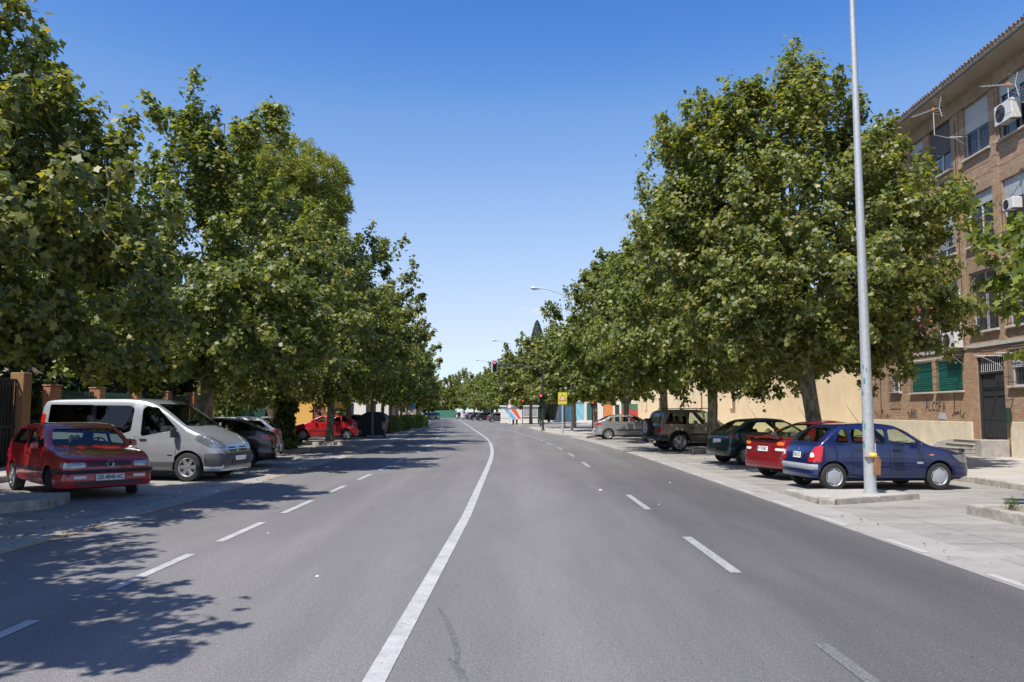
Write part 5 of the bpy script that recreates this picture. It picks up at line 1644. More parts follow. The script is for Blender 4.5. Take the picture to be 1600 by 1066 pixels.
# windows
for w in wins:
    a, b, c_, d_, ci, fi = w
    fm, sh, gr = MB(), MB(), MB()
    y = -.13
    green = ci == 20
    F = FRAME_D if (ci == 7 and fi == 0) or green else FRAME
    for q in ((a, a + .05, c_, d_), (b - .05, b, c_, d_), (a + .05, b - .05, d_ - .05, d_), (a + .05, b - .05, c_, c_ + .05), ((a + b) / 2 - .03, (a + b) / 2 + .03, c_ + .05, d_ - .05)):
        fm.box(q[0], q[1], y - .03, y + .03, q[2], q[3])
    wo = fm.build('window', F, BLD)
    p = MB(); p.box(a + .05, b - .05, y - .012, y - .006, c_ + .05, d_ - .05); p.build('pane', PANE, wo)
    rs_ = random.Random(int(a * 100) + fi)
    if not green:
        if ci == 0: cover = [.5, .25, .0][fi] if fi < 3 else 0
        elif ci == 1: cover = [0.62, .85, .1][fi]
        elif ci == 2: cover = [.25, .4, .3][fi]
        elif ci == 22: cover = .5
        elif ci == 21: cover = .0
        else: cover = rs_.choice([.3, .6, .9, .45])
        if ci == 0 and fi == 0: cover = .52
        if cover > 0:
            slats(sh, a + .01, b - .01, d_ - (d_ - c_) * cover, d_, -.085)
            sh.build('roller_shutter', SHUT if not (ci == 1 and fi == 0) else mat('grey_brown_blind', (.17, .15, .15), rough=.8, var=.2), wo)
        if fi in (0, 1, 2) and not (ci == 1 and fi == 0) and not (ci == 2 and fi == 0):
            if ci == 0 and fi == 2: grille(gr, a + .02, b - .02, c_ - .02, d_, .05, 15, rails=(0, .08, .5, 1))
            elif fi == 0: grille(gr, a + .03, b - .03, c_ + .03, c_ + .92, -.03, 11, rails=(0, 1))
            else: grille(gr, a - .04, b + .04, c_ - .03, c_ + 1.0, .07, 13, rails=(0, .1, 1))
            gr.build('window_bars', FRAME_D if fi else mat('bars_blue_grey', (.10, .13, .16), rough=.5), wo)
        if ci == 21:
            grille(gr, a - .05, b + .05, c_ - .42, d_ + .05, .13, 8, r=.007, rails=(0, .3, .65, 1)); gr.build('window_bars', FRAME_D, wo)
        if ci == 22:
            grille(gr, a - .05, b + .05, c_ - .03, d_, .1, 16, r=.008, rails=(0, .12, 1)); gr.build('window_bars', FRAME_D, wo)
    else:
        slats(sh, a + .04, b - .04, c_ + .04, d_ - .01, -.03, pitch=.09); sh.build('roller_blind', SHUT_GREEN, wo)
        grille(gr, a - .02, b + .02, c_ + .02, d_ + .03, .06, 15, r=.007, rails=(.0, .12, .88, 1)); gr.build('window_bars', mat('bars_green', (.01, .09, .07), rough=.5), wo)
    p = MB(); p.cbox(a - .1, b + .1, -.06, .12, c_ - .065, c_ - .003, c=.012); p.build('sill', SILL, wo)
# doorway: one leaf open, dark hall behind
m = MB()
m.box(door[0], door[0] + .06, -.14, -.06, door[2], door[3]); m.box(door[1] - .06, door[1], -.14, -.06, door[2], door[3]); m.box(door[0] + .06, door[1] - .06, -.14, -.06, 2.98, 3.05); m.box(door[0] + .06, door[1] - .06, -.14, -.06, door[3] - .05, door[3])
DOORM = mat('door_dark_iron', (.035, .038, .042), rough=.5)
dr = m.build('entrance_door', DOORM, BLD)
m = MB(); grille(m, door[0] + .08, door[1] - .08, 3.05, 3.53, -.1, 12, r=.01); m.build('transom_bars', FRAME, dr)
for nm, x0, x1, ang in (('door_leaf', door[0] + .06, 28.30, 0), ('door_leaf', 28.42, door[1] - .06, 0)):
    m = MB(); y0 = -.12 if x0 < 28 else -.18
    m.box(x0, x1, y0, y0 + .03, .70, 2.97)
    for z0, z1 in ((.76, 1.30), (1.36, 2.15), (2.5, 2.9)):
        for k in range(4):
            xa = x0 + (x1 - x0) * (k + .15) / 4; xb = x0 + (x1 - x0) * (k + .85) / 4
            m.box(xa, xb, y0 + .031, y0 + .045, z0, z1)
    grille(m, x0 + .05, x1 - .05, 2.2, 2.45, y0 + .05, 5, r=.012)
    m.build(nm, DOORM, dr)
# graffiti strokes on the brick
INKG = mat('spray_black', (.085, .07, .065), rough=.8)
def scribble(s0, z0, w, h, seed, kind='tag'):
    rr = random.Random(seed); mb = MB()
    n = max(3, int(w / (h * .62)))
    for k in range(n):
        ox = s0 - (k + .5) * w / n; q = []
        for j in range(rr.choice([4, 5, 6])):
            q.append((ox + rr.uniform(-.5, .5) * w / n * 1.1, .012, z0 + rr.uniform(0, 1) * h))
        sm_ = []
        for j in range(len(q) - 1):
            for t in (0, .33, .66): sm_.append(Vector(q[j]).lerp(Vector(q[j + 1]), t) + Vector((rr.uniform(-.02, .02), 0, rr.uniform(-.02, .02))))
        sm_.append(Vector(q[-1]))
        for a_, b_ in zip(sm_, sm_[1:]):
            d = (b_ - a_); L_ = max(d.length, 1e-4); nx, nz = -d.z / L_ * .014, d.x / L_ * .014
            mb.add([(a_.x - nx, .012, a_.z - nz), (a_.x + nx, .012, a_.z + nz), (b_.x + nx, .012, b_.z + nz), (b_.x - nx, .012, b_.z - nz)], [(0, 1, 2, 3)])
    return mb.build('graffiti', INKG, BLD)
scribble(31.15, 1.36, .95, .32, 3); scribble(38.3, 1.33, .9, .42, 5); scribble(37.3, 1.33, .7, .2, 6); scribble(34.7, 1.4, .5, .42, 8); scribble(31.0, 1.52, .5, .2, 12)
STROKES = {'A': [[(0, 0), (.5, 1), (1, 0)], [(.2, .4), (.8, .4)]], 'L': [[(0, 1), (0, 0), (.8, .05)]], 'C': [[(1, .85), (.5, 1), (0, .6), (.1, .1), (.9, .1)]], 'O': [[(.5, 1), (0, .6), (.3, 0), (.9, .2), (.9, .8), (.5, 1)]],
           'F': [[(0, 0), (.05, 1), (.9, .95)], [(0, .5), (.7, .55)]], 'T': [[(.5, 0), (.5, 1)], [(0, 1), (1, .95)]], 'N': [[(0, 0), (0, 1), (.9, 0), (.9, 1)]], 'S': [[(.9, .9), (.2, .95), (.1, .6), (.85, .4), (.7, .02), (0, .1)]], 'E': [[(.9, 1), (0, .95), (0, .05), (.9, 0)], [(0, .5), (.7, .5)]]}
def hand_text(word, s0, z0, w, h, seed, th=.02):
    rr = random.Random(seed); mb = MB(); n = len(word)
    for k, ch in enumerate(word):
        ox = s0 - k * w / n; hz = h * rr.uniform(.85, 1.1); dz = rr.uniform(-.04, .04)
        for st in STROKES[ch]:
            q = [Vector((ox - x * w / n * .82 + rr.uniform(-.012, .012), .013, z0 + dz + y * hz + rr.uniform(-.015, .015))) for x, y in st]
            for a_, b_ in zip(q, q[1:]):
                d = (b_ - a_); L_ = max(d.length, 1e-4); t0 = th * rr.uniform(.7, 1.2); nx, nz = -d.z / L_ * t0, d.x / L_ * t0; e = d / L_ * t0 * .6
                mb.add([(a_.x - nx - e.x, .013, a_.z - nz - e.z), (a_.x + nx - e.x, .013, a_.z + nz - e.z), (b_.x + nx + e.x, .013, b_.z + nz + e.z), (b_.x - nx + e.x, .013, b_.z - nz + e.z)], [(0, 1, 2, 3)])
    return mb.build('graffiti', INKG, BLD)
hand_text('ALCOFA', 33.25, 1.66, 1.65, .36, 2); hand_text('TNOSE', 34.95, 1.38, .95, .28, 4, th=.014)
m = MB(); m.prism([(31.6, 1.33), (32.3, 1.36), (32.1, 1.62), (31.7, 1.58)], 0, .008, M=T(0, .003, 0) @ Matrix(((1, 0, 0, 0), (0, 0, 1, 0), (0, 1, 0, 0), (0, 0, 0, 1))))
m.build('paint_patch', mat('pale_overpaint', (.5, .5, .52), rough=.8, var=.3, vscale=9), BLD)
# drain pipe and cables
m = MB(); m.tube([(30.12, .05, 6.2), (30.14, .05, 4.0)], .035, n=8); m.build('drain_pipe', FRAME, BLD, 40)
m = MB()
for pts in ([(35.4, .03, 4.2), (32, .04, 3.95), (30, .05, 4.0), (27.5, .04, 3.88), (24, .03, 3.95), (18, .03, 3.9)], [(30.05, .05, 4.0), (30.2, .04, 3.2), (30.9, .03, 2.3), (31.0, .03, 1.5)], [(29.95, .04, 12.6), (30.0, .05, 9), (29.93, .04, 4)], [(37.5, .03, 3.4), (37.55, .03, 1.3)]):
    sm_ = [Vector(pts[0])]
    for a_, b_ in zip(pts, pts[1:]):
        for t in (.25, .5, .75, 1):
            p = Vector(a_).lerp(Vector(b_), t); p.z -= math.sin(t * math.pi) * .07; sm_.append(p)
    m.tube(sm_, .011, n=5)
m.build('cable', BLACK_PLASTIC, BLD)
# entrance steps with side block
STEPM = mat('step_concrete', (.40, .375, .34), rough=.9, var=.3, vscale=5, bump=.3)
ST = empty('entrance_steps', (15.83 + .0315 * 28.6, 28.6, .12), FACE_A, 'concrete entrance steps with a side block at the dark door', 'steps')
m = MB()
for k in range(4):
    m.cbox(-.86, .98, .065, .75 + (3 - k) * .30, k * .135 + (.001 if k else 0), (k + 1) * .135 - .012, c=.006)
    m.cbox(-.87, .99, .066, .78 + (3 - k) * .30, (k + 1) * .135 - .0119, (k + 1) * .135, c=.004)
m.build('tread', STEPM, ST)
m = MB(); m.cbox(-1.28, -.88, .066, 1.0, -.02, .58, c=.02); m.build('side_block', STEPM, ST)
m = MB(); m.prism([(.066, -.02), (1.55, -.02), (1.55, .28), (1.35, .44), (1.0, .52), (.066, .54)], 1.0, 1.25, M=Matrix(((0, 0, 1, 0), (1, 0, 0, 0), (0, 1, 0, 0), (0, 0, 0, 1)))); m.build('side_block', STEPM, ST)
# small things on the facade ------------------------------------------------
def on_face(s, out, z): return (15.83 + .0315 * s - out, s + .0315 * out, z)
WHITEM = mat('appliance_white', (.66, .66, .64), rough=.45, var=.1)
def aircon(s, z, w, h, lab, group='air conditioning units on the brick front'):
    r = empty('air_conditioner', on_face(s, .22, z), FACE_A, lab, 'air conditioner', group)
    m = MB(); m.cbox(-w / 2, w / 2, -.16, .16, .06, h, c=.02); m.build('casing', WHITEM, r, 30)
    m = MB()
    Mf = T(w * .14, .163, .06 + (h - .06) / 2) @ Matrix.Rotation(math.radians(-90), 4, 'X')
    R_ = (h - .06) * .42
    for q in (1, .78, .56, .34, .14): m.tube([Mf @ Vector((R_ * q * math.cos(a), R_ * q * math.sin(a), 0.004)) for a in [2 * math.pi * k / 24 for k in range(25)]], .006, n=4, cap=False)
    m.lathe([(R_, .0), (R_, .002), (.001, .002)], Mf, 24)
    m.build('fan_grille', BLACK_PLASTIC, r)
    m = MB()
    for x in (-w * .36, w * .36): m.box(x - .02, x + .02, -.22, .17, .03, .058); m.box(x - .02, x + .02, -.22, -.19, -.25, .03)
    m.build('bracket', GREY_PLASTIC, r)
aircon(26.2, 11.15, 1.0, .72, 'white air conditioner under the top floor window at the upper right')
aircon(30.45, 3.95, .95, .66, 'white air conditioner under the laundry on the first floor')
aircon(26.2, 8.2, .6, .42, 'white air conditioner half hidden by leaves on the second floor')
def antenna(s, z, h, out, tilt, lab, n=7):
    r = empty('tv_antenna', on_face(s, .08, z), FACE_A, lab, 'antenna', 'television antennas on the brick front')
    m = MB(); m.tube([(0, 0, 0), (0, out * .55, .05), (0, out, .15), (0, out, h)], .018, n=6); m.build('mast', GALV, r)
    m = MB(); A = Vector((0, out, h)); d = Vector((.75, .35, tilt)).normalized()
    m.tube([A - d * .25, A + d * .95], .014, n=5)
    side = d.cross(Vector((0, 0, 1))).normalized()
    for k in range(n):
        p = A + d * (.95 * k / n + .1); L_ = .2 - .012 * k
        m.tube([p - side * L_, p + side * L_], .007, n=4)
    for sg in (1, -1):
        for q in (.08, .18, .28): m.tube([A - d * .25 + Vector((0, 0, q * sg)) - side * .28, A - d * .25 + Vector((0, 0, q * sg)) + side * .28], .009, n=4)
        m.tube([A - d * .25, A - d * .35 + Vector((0, 0, .38 * sg))], .012, n=4)
    m.build('elements', mat('antenna_aluminium', (.55, .57, .56), rough=.4, metal=.5), r)
    m = MB(); m.cbox(-.06, .06, -.05, .05, -.04, .05, c=.01, M=T(A.x, A.y, A.z)); m.build('junction_box', mat('orange_plastic', (.6, .22, .03), rough=.5), r)
antenna(29.45, 11.75, 1.13, .95, .02, 'television antenna with orange box under the eaves between the windows')
antenna(24.8, 11.3, .62, .9, .25, 'television antenna on a mast above the top air conditioner', n=6)
# clothes lines and laundry
def washline(s0, s1, z, out, lab, n=4):
    r = empty('clothes_line', on_face((s0 + s1) / 2, 0, z), FACE_A, lab, 'clothes line', 'clothes lines on the brick front')
    a, b = s0 - (s0 + s1) / 2, s1 - (s0 + s1) / 2
    m = MB()
    for x in (a, b):
        m.box(x - .015, x + .015, 0, out, -.012, .012); m.tube([(x, .01, -.35), (x, out * .8, -.01)], .01, n=4)
    m.build('bracket', FRAME, r)
    m = MB()
    for k in range(n):
        y = out * (.3 + .68 * k / (n - 1))
        m.tube([(a + (b - a) * t, y, -.05 * math.sin(math.pi * t)) for t in [q / 8 for q in range(9)]], .005, n=4, cap=False)
    m.build('cord', FRAME, r)
    return r
washline(24.4, 29.1, 11.7, .65, 'long white clothes line under the top floor windows')
washline(29.5, 33.0, 5.9, .7, 'clothes line hung with bright laundry on the first floor')
washline(30.2, 34.4, 3.75, .5, 'clothes line above the green blinds on the ground floor')
washline(26.4, 27.7, 3.55, .9, 'green clothes bracket above the dark mailbox beside the door', n=3)
def laundry(s, z, w, h, col, lab, out=.55, k=0, name='hanging_cloth'):
    rr = random.Random(k); m = MB(); N, K = 8, 6; vs = []
    for j in range(K + 1):
        for i in range(N + 1):
            u, v = i / N, j / K
            ww = w * (1 + .12 * v)
            vs.append(((u - .5) * ww, .035 * math.sin(u * 9 + k) * (.3 + v) + .02 * math.sin(v * 5 + k), -h * v - .02 * math.sin(u * 7 + k * 2) * v))
    fs = [(j * (N + 1) + i, j * (N + 1) + i + 1, (j + 1) * (N + 1) + i + 1, (j + 1) * (N + 1) + i) for j in range(K) for i in range(N)]
    m.add(vs, fs)
    if name == 'hanging_shirt':
        m.add([(-w * .5, 0, 0), (-w * .75, .02, -h * .35), (-w * .6, .02, -h * .42), (-w * .45, 0, -h * .2)], [(0, 1, 2, 3)]); m.add([(w * .5, 0, 0), (w * .75, .02, -h * .35), (w * .6, .02, -h * .42), (w * .45, 0, -h * .2)], [(0, 3, 2, 1)])
    o = m.build(name, mat('cloth_%02d' % k, col, rough=.9, var=.35, vscale=14), None, 80)
    o.location = on_face(s, out, z); o.rotation_euler = (0, 0, FACE_A)
    tag(o, lab, 'laundry', 'laundry on the first floor line')
laundry(30.6, 5.85, .5, .75, (.55, .04, .36), 'magenta garment, longest piece on the laundry line', k=1, name='hanging_shirt')
laundry(31.05, 5.85, .22, .6, (.10, .25, .6), 'narrow blue cloth between orange and magenta laundry', k=2)
laundry(31.35, 5.85, .26, .7, (.75, .28, .03), 'orange cloth on the laundry line', k=3)
laundry(29.85, 5.85, .4, .4, (.4, .01, .03), 'dark red cloth at the right end of the laundry line', k=4)
laundry(32.3, 5.8, .5, .35, (.70, .12, .35), 'pink patterned cloth at the left end of the laundry line', k=5)
laundry(32.35, 5.25, .42, .4, (.72, .10, .30), 'lower pink cloth half hidden by leaves', k=6, out=.4)
# mailbox by the door
o = MB(); o.cbox(-.14, .14, 0, .14, 0, .5, c=.03); o = o.build('mail_box', mat('box_dark_green', (.02, .045, .03), rough=.5)); o.location = on_face(27.28, .06, 1.28); o.rotation_euler = (0, 0, FACE_A); tag(o, 'dark box on the wall to the right of the entrance door', 'box')

# yellow rendered building further along
YB = empty('yellow_building', (15.83, 0, 0), FACE_A, 'long pale yellow rendered building behind the right row of trees', 'building')
yo = [(66.4, 67.9, 1.9, 3.45), (79.5, 81, 1.95, 3.5), (89.3, 90.8, 1.95, 3.5), (103, 109, .3, 3.4), (55, 56.5, 5.0, 6.4), (66.4, 67.9, 5, 6.4), (44, 45.5, 5, 6.4), (79.5, 81, 5, 6.4), (120, 121.5, 1.9, 3.4)]
m = MB(); wall_open(m, 38.72, 139, 0, 7.6, yo, y=-.25, depth=.22)
m.box(38.8, 138.9, -14, -.9, 0, 7.6); m.add([(139, -.9, 0), (139, -.25, 0), (139, -.25, 7.6), (139, -.9, 7.6)], [(0, 3, 2, 1)])
m.build('wall', [YELLOWP, WOODR], YB)
m = MB(); m.box(38.75, 139.2, -14.2, -.05, 7.6, 7.75); m.build('roof', SILL, YB)
for a, b, c_, d_ in yo:
    m = MB(); y = -.40; w = b - a
    for q in ((a, a + .06, c_, d_), (b - .06, b, c_, d_), (a + .06, b - .06, d_ - .06, d_), (a + .06, b - .06, c_, c_ + .06)): m.box(q[0], q[1], y - .03, y + .03, q[2], q[3])
    nb = max(1, int(w / .8))
    for k in range(1, nb): m.box(a + w * k / nb - .03, a + w * k / nb + .03, y - .03, y + .03, c_ + .06, d_ - .06)
    wo = m.build('window', mat('frame_brown', (.16, .08, .04), rough=.6) if w < 3 else mat('frame_green', (.05, .10, .07), rough=.5), YB)
    m = MB(); m.box(a + .06, b - .06, y - .012, y - .006, c_ + .06, d_ - .06); m.build('pane', PANE, wo)
    m = MB(); m.box(a - .06, b + .06, -.30, -.14, c_ - .10, c_ - .004); m.build('sill', mat('sill_red', (.42, .18, .10), rough=.8), wo)

# ------------------------------------------------------------------ shops beyond the side street
def simple_house(name, x, y, w, d, h, wallm, lab, rz=0, openings=(), roofm=None, cat='building', group=None):
    """openings on the -Y face: (x0,x1,z0,z1,frame,pane material)"""
    r = empty(name, (x, y, 0), rz, lab, cat, group)
    ops = [o[:4] for o in openings]
    m = MB(); m2 = MB()
    def conv(mb):
        mb.v = [(a, -b, c_) for a, b, c_ in mb.v]; mb.f = [f[::-1] for f in mb.f]
    wall_open(m, -w / 2, w / 2, 0, h, ops, y=d / 2, depth=.2); conv(m)
    m.box(-w / 2, w / 2, -d / 2 + .5, d / 2, 0, h)
    for sx in (-1, 1): m.add([(sx * w / 2, -d / 2, 0), (sx * w / 2, -d / 2 + .5, 0), (sx * w / 2, -d / 2 + .5, h), (sx * w / 2, -d / 2, h)], [(0, 1, 2, 3)])
    m.build('wall', [wallm, WOODR], r)
    m = MB(); m.cbox(-w / 2 - .15, w / 2 + .15, -d / 2 - .2, d / 2 + .15, h, h + .25, c=.03); m.build('roof', roofm or SILL, r)
    for o in openings:
        a, b, c_, e, fm_, pm_ = o; mb = MB(); y_ = -d / 2 + .12
        for q in ((a, a + .07, c_, e), (b - .07, b, c_, e), (a + .07, b - .07, e - .07, e), (a + .07, b - .07, c_, c_ + .07)): mb.box(q[0], q[1], y_ - .03, y_ + .03, q[2], q[3])
        wo = mb.build('window', fm_, r)
        mb = MB(); mb.box(a + .07, b - .07, y_ + .004, y_ + .012, c_ + .07, e - .07); mb.build('pane', pm_, wo)
    return r


CYANP = mat('shop_cyan', (.25, .55, .68), rough=.5, var=.3, vscale=2); TEALP = mat('shop_teal', (.03, .12, .11), rough=.5); ORNG = mat('shop_orange', (.60, .24, .07), rough=.6, var=.25, vscale=2)
WPLA = mat('white_plaster', (.66, .63, .58), rough=.9, var=.1); BEIP = mat('beige_plaster', (.60, .50, .36), rough=.9, var=.12)
simple_house('shop_building', 9.6, 121.5, 12.4, 7, 3.6, WPLA, 'low shop building with blue and orange fronts across the side street', openings=[
    (-4.6, -3.2, .3, 2.9, FRAME, TEALP), (-2.9, .9, .3, 3.0, FRAME, CYANP), (1.2, 2.4, .3, 2.9, FRAME, TEALP), (3.6, 5.0, .25, 2.9, ORNG, ORNG), (5.3, 5.95, .25, 2.6, FRAME_D, PANE)])
simple_house('rendered_house', 1.6, 127, 3.6, 6, 4.2, BEIP, 'small beige rendered house behind the striped kiosk', openings=[(-.6, .5, 1.2, 2.6, FRAME, PANE)])
o = MB(); o.box(-4.6, 4.6, -.1, .1, 0, 1.9); o = o.build('red_wall', mat('wall_red', (.42, .06, .06), rough=.85, var=.2)); o.location = (19.8, 131, 0); tag(o, 'low red wall beyond the side street behind the silver hatchback', 'wall')
o = MB(); o.box(-4.5, 4.5, -.03, .03, 0, .95)
for k in range(8): o.box(-4.5 + k * 1.28, -4.44 + k * 1.28, -.06, .06, 0, 1.0)
o = o.build('green_screen', mat('screen_green', (.06, .16, .10), rough=.7)); o.location = (19.8, 131, 1.9); tag(o, 'dark green screen standing on the low red wall', 'screen')

# striped white kiosk
KI = empty('kiosk', (.95, 108.2, .12), math.radians(0), 'white kiosk with a blue and red slanted stripe', 'kiosk')
m = MB(); m.cbox(-2.45, 2.45, -1.1, 1.1, 0, 2.15, c=.04); m.build('cabin', mat('kiosk_white', (.72, .72, .70), rough=.5, var=.08), KI)
m = MB(); m.cbox(-2.6, 2.6, -1.25, 1.2, 2.15, 2.32, c=.03); m.build('roof', FRAME, KI)
def flat(poly, y, mm, nm, par):
    m = MB(); m.add([(a, y, b) for a, b in poly] + [(a, y + .01, b) for a, b in poly], [tuple(range(len(poly))), tuple(range(2 * len(poly) - 1, len(poly) - 1, -1))]); return m.build(nm, mm, par)
SB = mat('stripe_blue', (.15, .42, .68), rough=.5); SR = mat('stripe_red', (.72, .12, .06), rough=.5)
flat([(-2.0, 1.85), (-1.45, 1.85), (-.35, .55), (-.95, .55)], -1.113, SB, 'stripe', KI)
flat([(-1.15, 1.85), (-.45, 1.85), (.25, .55), (-.1, .55), (-.55, 1.1)], -1.113, SR, 'stripe', KI)
flat([(-2.4, .68), (-1.2, .68), (-1.1, .60), (-2.4, .60)], -1.113, GALV, 'stripe', KI)
m = MB()
for k in range(4): m.box(.55 + k * .45, .95 + k * .45, -1.125, -1.11, .95, 1.85)
m.build('window', mat('kiosk_grey', (.35, .36, .38), rough=.4), KI)
flat([(.45, .78), (2.4, .78), (2.4, .62), (.45, .62)], -1.113, mat('kiosk_strip', (.10, .03, .04), rough=.5), 'stripe', KI)

# ------------------------------------------------------------------ left side: fence, gate, shelter, houses
BRO = brick_mat('brick_orange', (.42, .14, .06), (.50, .20, .09), (.40, .30, .22))
FG = mat('fence_green', (.015, .07, .05), rough=.6)
FE = empty('yard_fence', (-14.0, 0, 0), 0, 'brick post fence with dark green panels running behind the left cars', 'fence')
yv = 14.0; k = 0
while yv < 50:
    if not (17.2 < yv < 22.4):
        m = MB(); m.cbox(-.19, .19, yv - .19, yv + .19, 0, 2.42, c=.02); po = m.build('post', BRO, FE)
        m = MB(); m.cbox(-.21, .21, yv - .21, yv + .21, 2.42, 2.46, c=.01); m.build('cap', BRO, po)
        m = MB(); m.box(-.10, .10, yv + .20, yv + 2.5, 0, .75); m.build('low_wall', BRO, FE)
        m = MB(); grille(m, 0, 1, 0, 1, 0, 1)
        m = MB()
        for q in range(22):
            yy = yv + .22 + 2.26 * (q + .5) / 22; m.box(-.01, .01, yy - .03, yy + .03, .76, 2.3)
        m.box(-.02, .02, yv + .2, yv + 2.5, 2.1, 2.15); m.box(-.02, .02, yv + .2, yv + 2.5, .9, .95)
        m.build('panel', FG, FE)
    yv += 2.7; k += 1
GA = empty('iron_gate', (-14.0, 20.2, 0), 0, 'tall dark iron gate with a tan post at the left edge', 'gate')
for sy in (-3.1, 3.0):
    m = MB(); m.cbox(-.2, .2, sy - .2, sy + .2, 0, 2.75, c=.02); m.build('post', mat('gate_post_tan', (.34, .19, .09), rough=.85, var=.2), GA)
m = MB()
for q in range(40):
    yy = -2.85 + 5.6 * q / 39; m.box(-.012, .012, yy - .022, yy + .022, .1, 2.5)
for z in (.1, 1.2, 2.5): m.box(-.025, .025, -2.88, 2.78, z, z + .06)
m.build('leaf', IRON, GA)
m = MB(); m.box(-.06, -.04, -2.85, 2.75, .12, 2.5); m.build('added_dark_backdrop', IRON, GA)  # added sheet, its dark colour stands in for the near-black background behind the bars
# framed shelter
SH = empty('shelter', (-14.6, 45.5, 0), 0, 'rust coloured framed shelter beyond the brick fence', 'shelter')
m = MB()
for x in (-1.2, 1.6):
    for y in (-2.2, 0, 2.2): m.box(x - .06, x + .06, y - .06, y + .06, 0, 2.45)
m.build('frame', mat('frame_rust', (.30, .10, .06), rough=.7), SH)
m = MB(); m.cbox(-1.5, 1.9, -2.5, 2.5, 2.45, 2.55, c=.02); m.build('roof', GALV, SH)
m = MB(); m.box(-1.14, 1.54, -2.2, -2.17, .2, 2.2); m.box(1.58, 1.61, -2.1, 2.1, .2, 2.2); m.build('panel', FG, SH)
# yard buildings seen in slivers
simple_house('school_building', -24, 44, 14, 10, 3.4, BRO, 'low red brick building deep in the yard on the left', rz=math.radians(90), openings=[(-6 + 2.2 * k, -4.6 + 2.2 * k, .9, 2.6, FRAME_D, PANE) for k in range(5)])
simple_house('pink_house', -36, 62, 12, 12, 9, mat('pink_plaster', (.52, .30, .27), rough=.9, var=.1), 'pinkish house glimpsed through the leaves on the left', openings=[(-4 + 2.8 * k, -2.6 + 2.8 * k, 1.2 + 3 * j, 2.8 + 3 * j, FRAME, PANE) for k in range(3) for j in range(3)])
simple_house('yellow_house', -18.6, 75, 5.6, 6, 2.75, mat('ochre_plaster', (.62, .36, .08), rough=.85, var=.1), 'low ochre yellow building behind the bright red hatchback', openings=[(1.0, 2.2, .2, 2.2, FRAME_D, mat('shed_brown', (.16, .06, .04), rough=.8))])
simple_house('white_house', -19, 100, 9, 8, 6.2, WPLA, 'pale house behind the dark dustbin', openings=[(-3.4 + 2.6 * k, -2.2 + 2.6 * k, 1.2 + 2.8 * j, 2.6 + 2.8 * j, FRAME_D, PANE) for k in range(3) for j in range(2)])
simple_house('brick_house', -30, 90, 9, 8, 6.5, BRO, 'red brick house left of the pale house', openings=[(-3.4 + 2.6 * k, -2.2 + 2.6 * k, 1.2 + 2.8 * j, 2.6 + 2.8 * j, FRAME, PANE) for k in range(3) for j in range(2)])
# green fence at the end of the avenue
o = MB(); o.box(-2.6, 2.6, -.04, .04, .1, 1.9)
for k in range(12): o.box(-2.6 + k * .46, -2.55 + k * .46, -.07, -.045, 0, 2.0)
o = o.build('green_fence', mat('fence_bright_green', (.05, .19, .12), rough=.6)); o.location = (-15.8, 196, 0); tag(o, 'bright green fence closing the far end of the avenue', 'fence')


# ------------------------------------------------------------------ hedge and shrubs
def hedge(name, x0, x1, y0, y1, z1, n, size, lab, cat, material=HEDGE, seed=1):
    rs = np.random.RandomState(seed)
    r = empty(name, ((x0 + x1) / 2, (y0 + y1) / 2, 0), 0, lab, cat)
    w, d = (x1 - x0) / 2, (y1 - y0) / 2
    P = np.stack([rs.uniform(-w, w, n), rs.uniform(-d, d, n), rs.uniform(.05, z1, n)], 1)
    f = rs.randint(0, 4, n)
    P[f == 0, 2] = z1 + rs.normal(0, .04, (f == 0).sum()); P[f == 1, 0] = w; P[f == 2, 1] = -d; P[f == 3, 0] = -w
    P += rs.normal(0, .05, P.shape)
    N = rs.normal(size=P.shape) + np.array([0, 0, .5])
    link_mesh('foliage', leaf_mesh('foliage', P, N, size * rs.uniform(.6, 1.3, n), LEAF_S, material, rs), r)
    m = MB(); k = random.Random(seed)
    for _ in range(14):
        x, y = k.uniform(-w * .6, w * .6), k.uniform(-d * .8, d * .8); m.tube([(x, y, 0), (x + k.uniform(-.1, .1), y, z1 * .8)], [.03, .008], n=4)
    m.build('stems', BARK_DARK, r)
    return r


hedge('hedge', -10.9, -9.3, 62, 90, 1.15, 14000, .085, 'clipped green hedge beyond the dark dustbin', 'hedge')


def shrub(name, x, y, z, lobes, n, size, material, lab, seed, tmpl=LEAF_S, cat='shrub', group=None):
    rs = np.random.RandomState(seed); lb = np.array(lobes)
    r = empty(name, (x, y, z), 0, lab, cat, group)
    idx = rs.choice(len(lb), n); d = rs.normal(size=(n, 3)); d /= np.linalg.norm(d, axis=1, keepdims=True)
    P = lb[idx, :3] + d * lb[idx, 3:] * (rs.uniform(.2, 1, n) ** .45)[:, None]; P[:, 2] = np.maximum(P[:, 2], .03)
    N = d + rs.normal(size=P.shape) * .6 + np.array([0, 0, .4])
    link_mesh('foliage', leaf_mesh('foliage', P, N, size * rs.uniform(.6, 1.3, n), tmpl, material, rs), r)
    m = MB(); k = random.Random(seed)
    for i in range(12):
        t = lb[k.randrange(len(lb))]; m.tube([(k.uniform(-.05, .05), k.uniform(-.05, .05), 0), (t[0] * .5, t[1] * .5, t[2] * .5), (t[0], t[1], t[2])], [.03, .018, .006], n=4)
    m.build('stems', BARK_DARK, r)
    return r


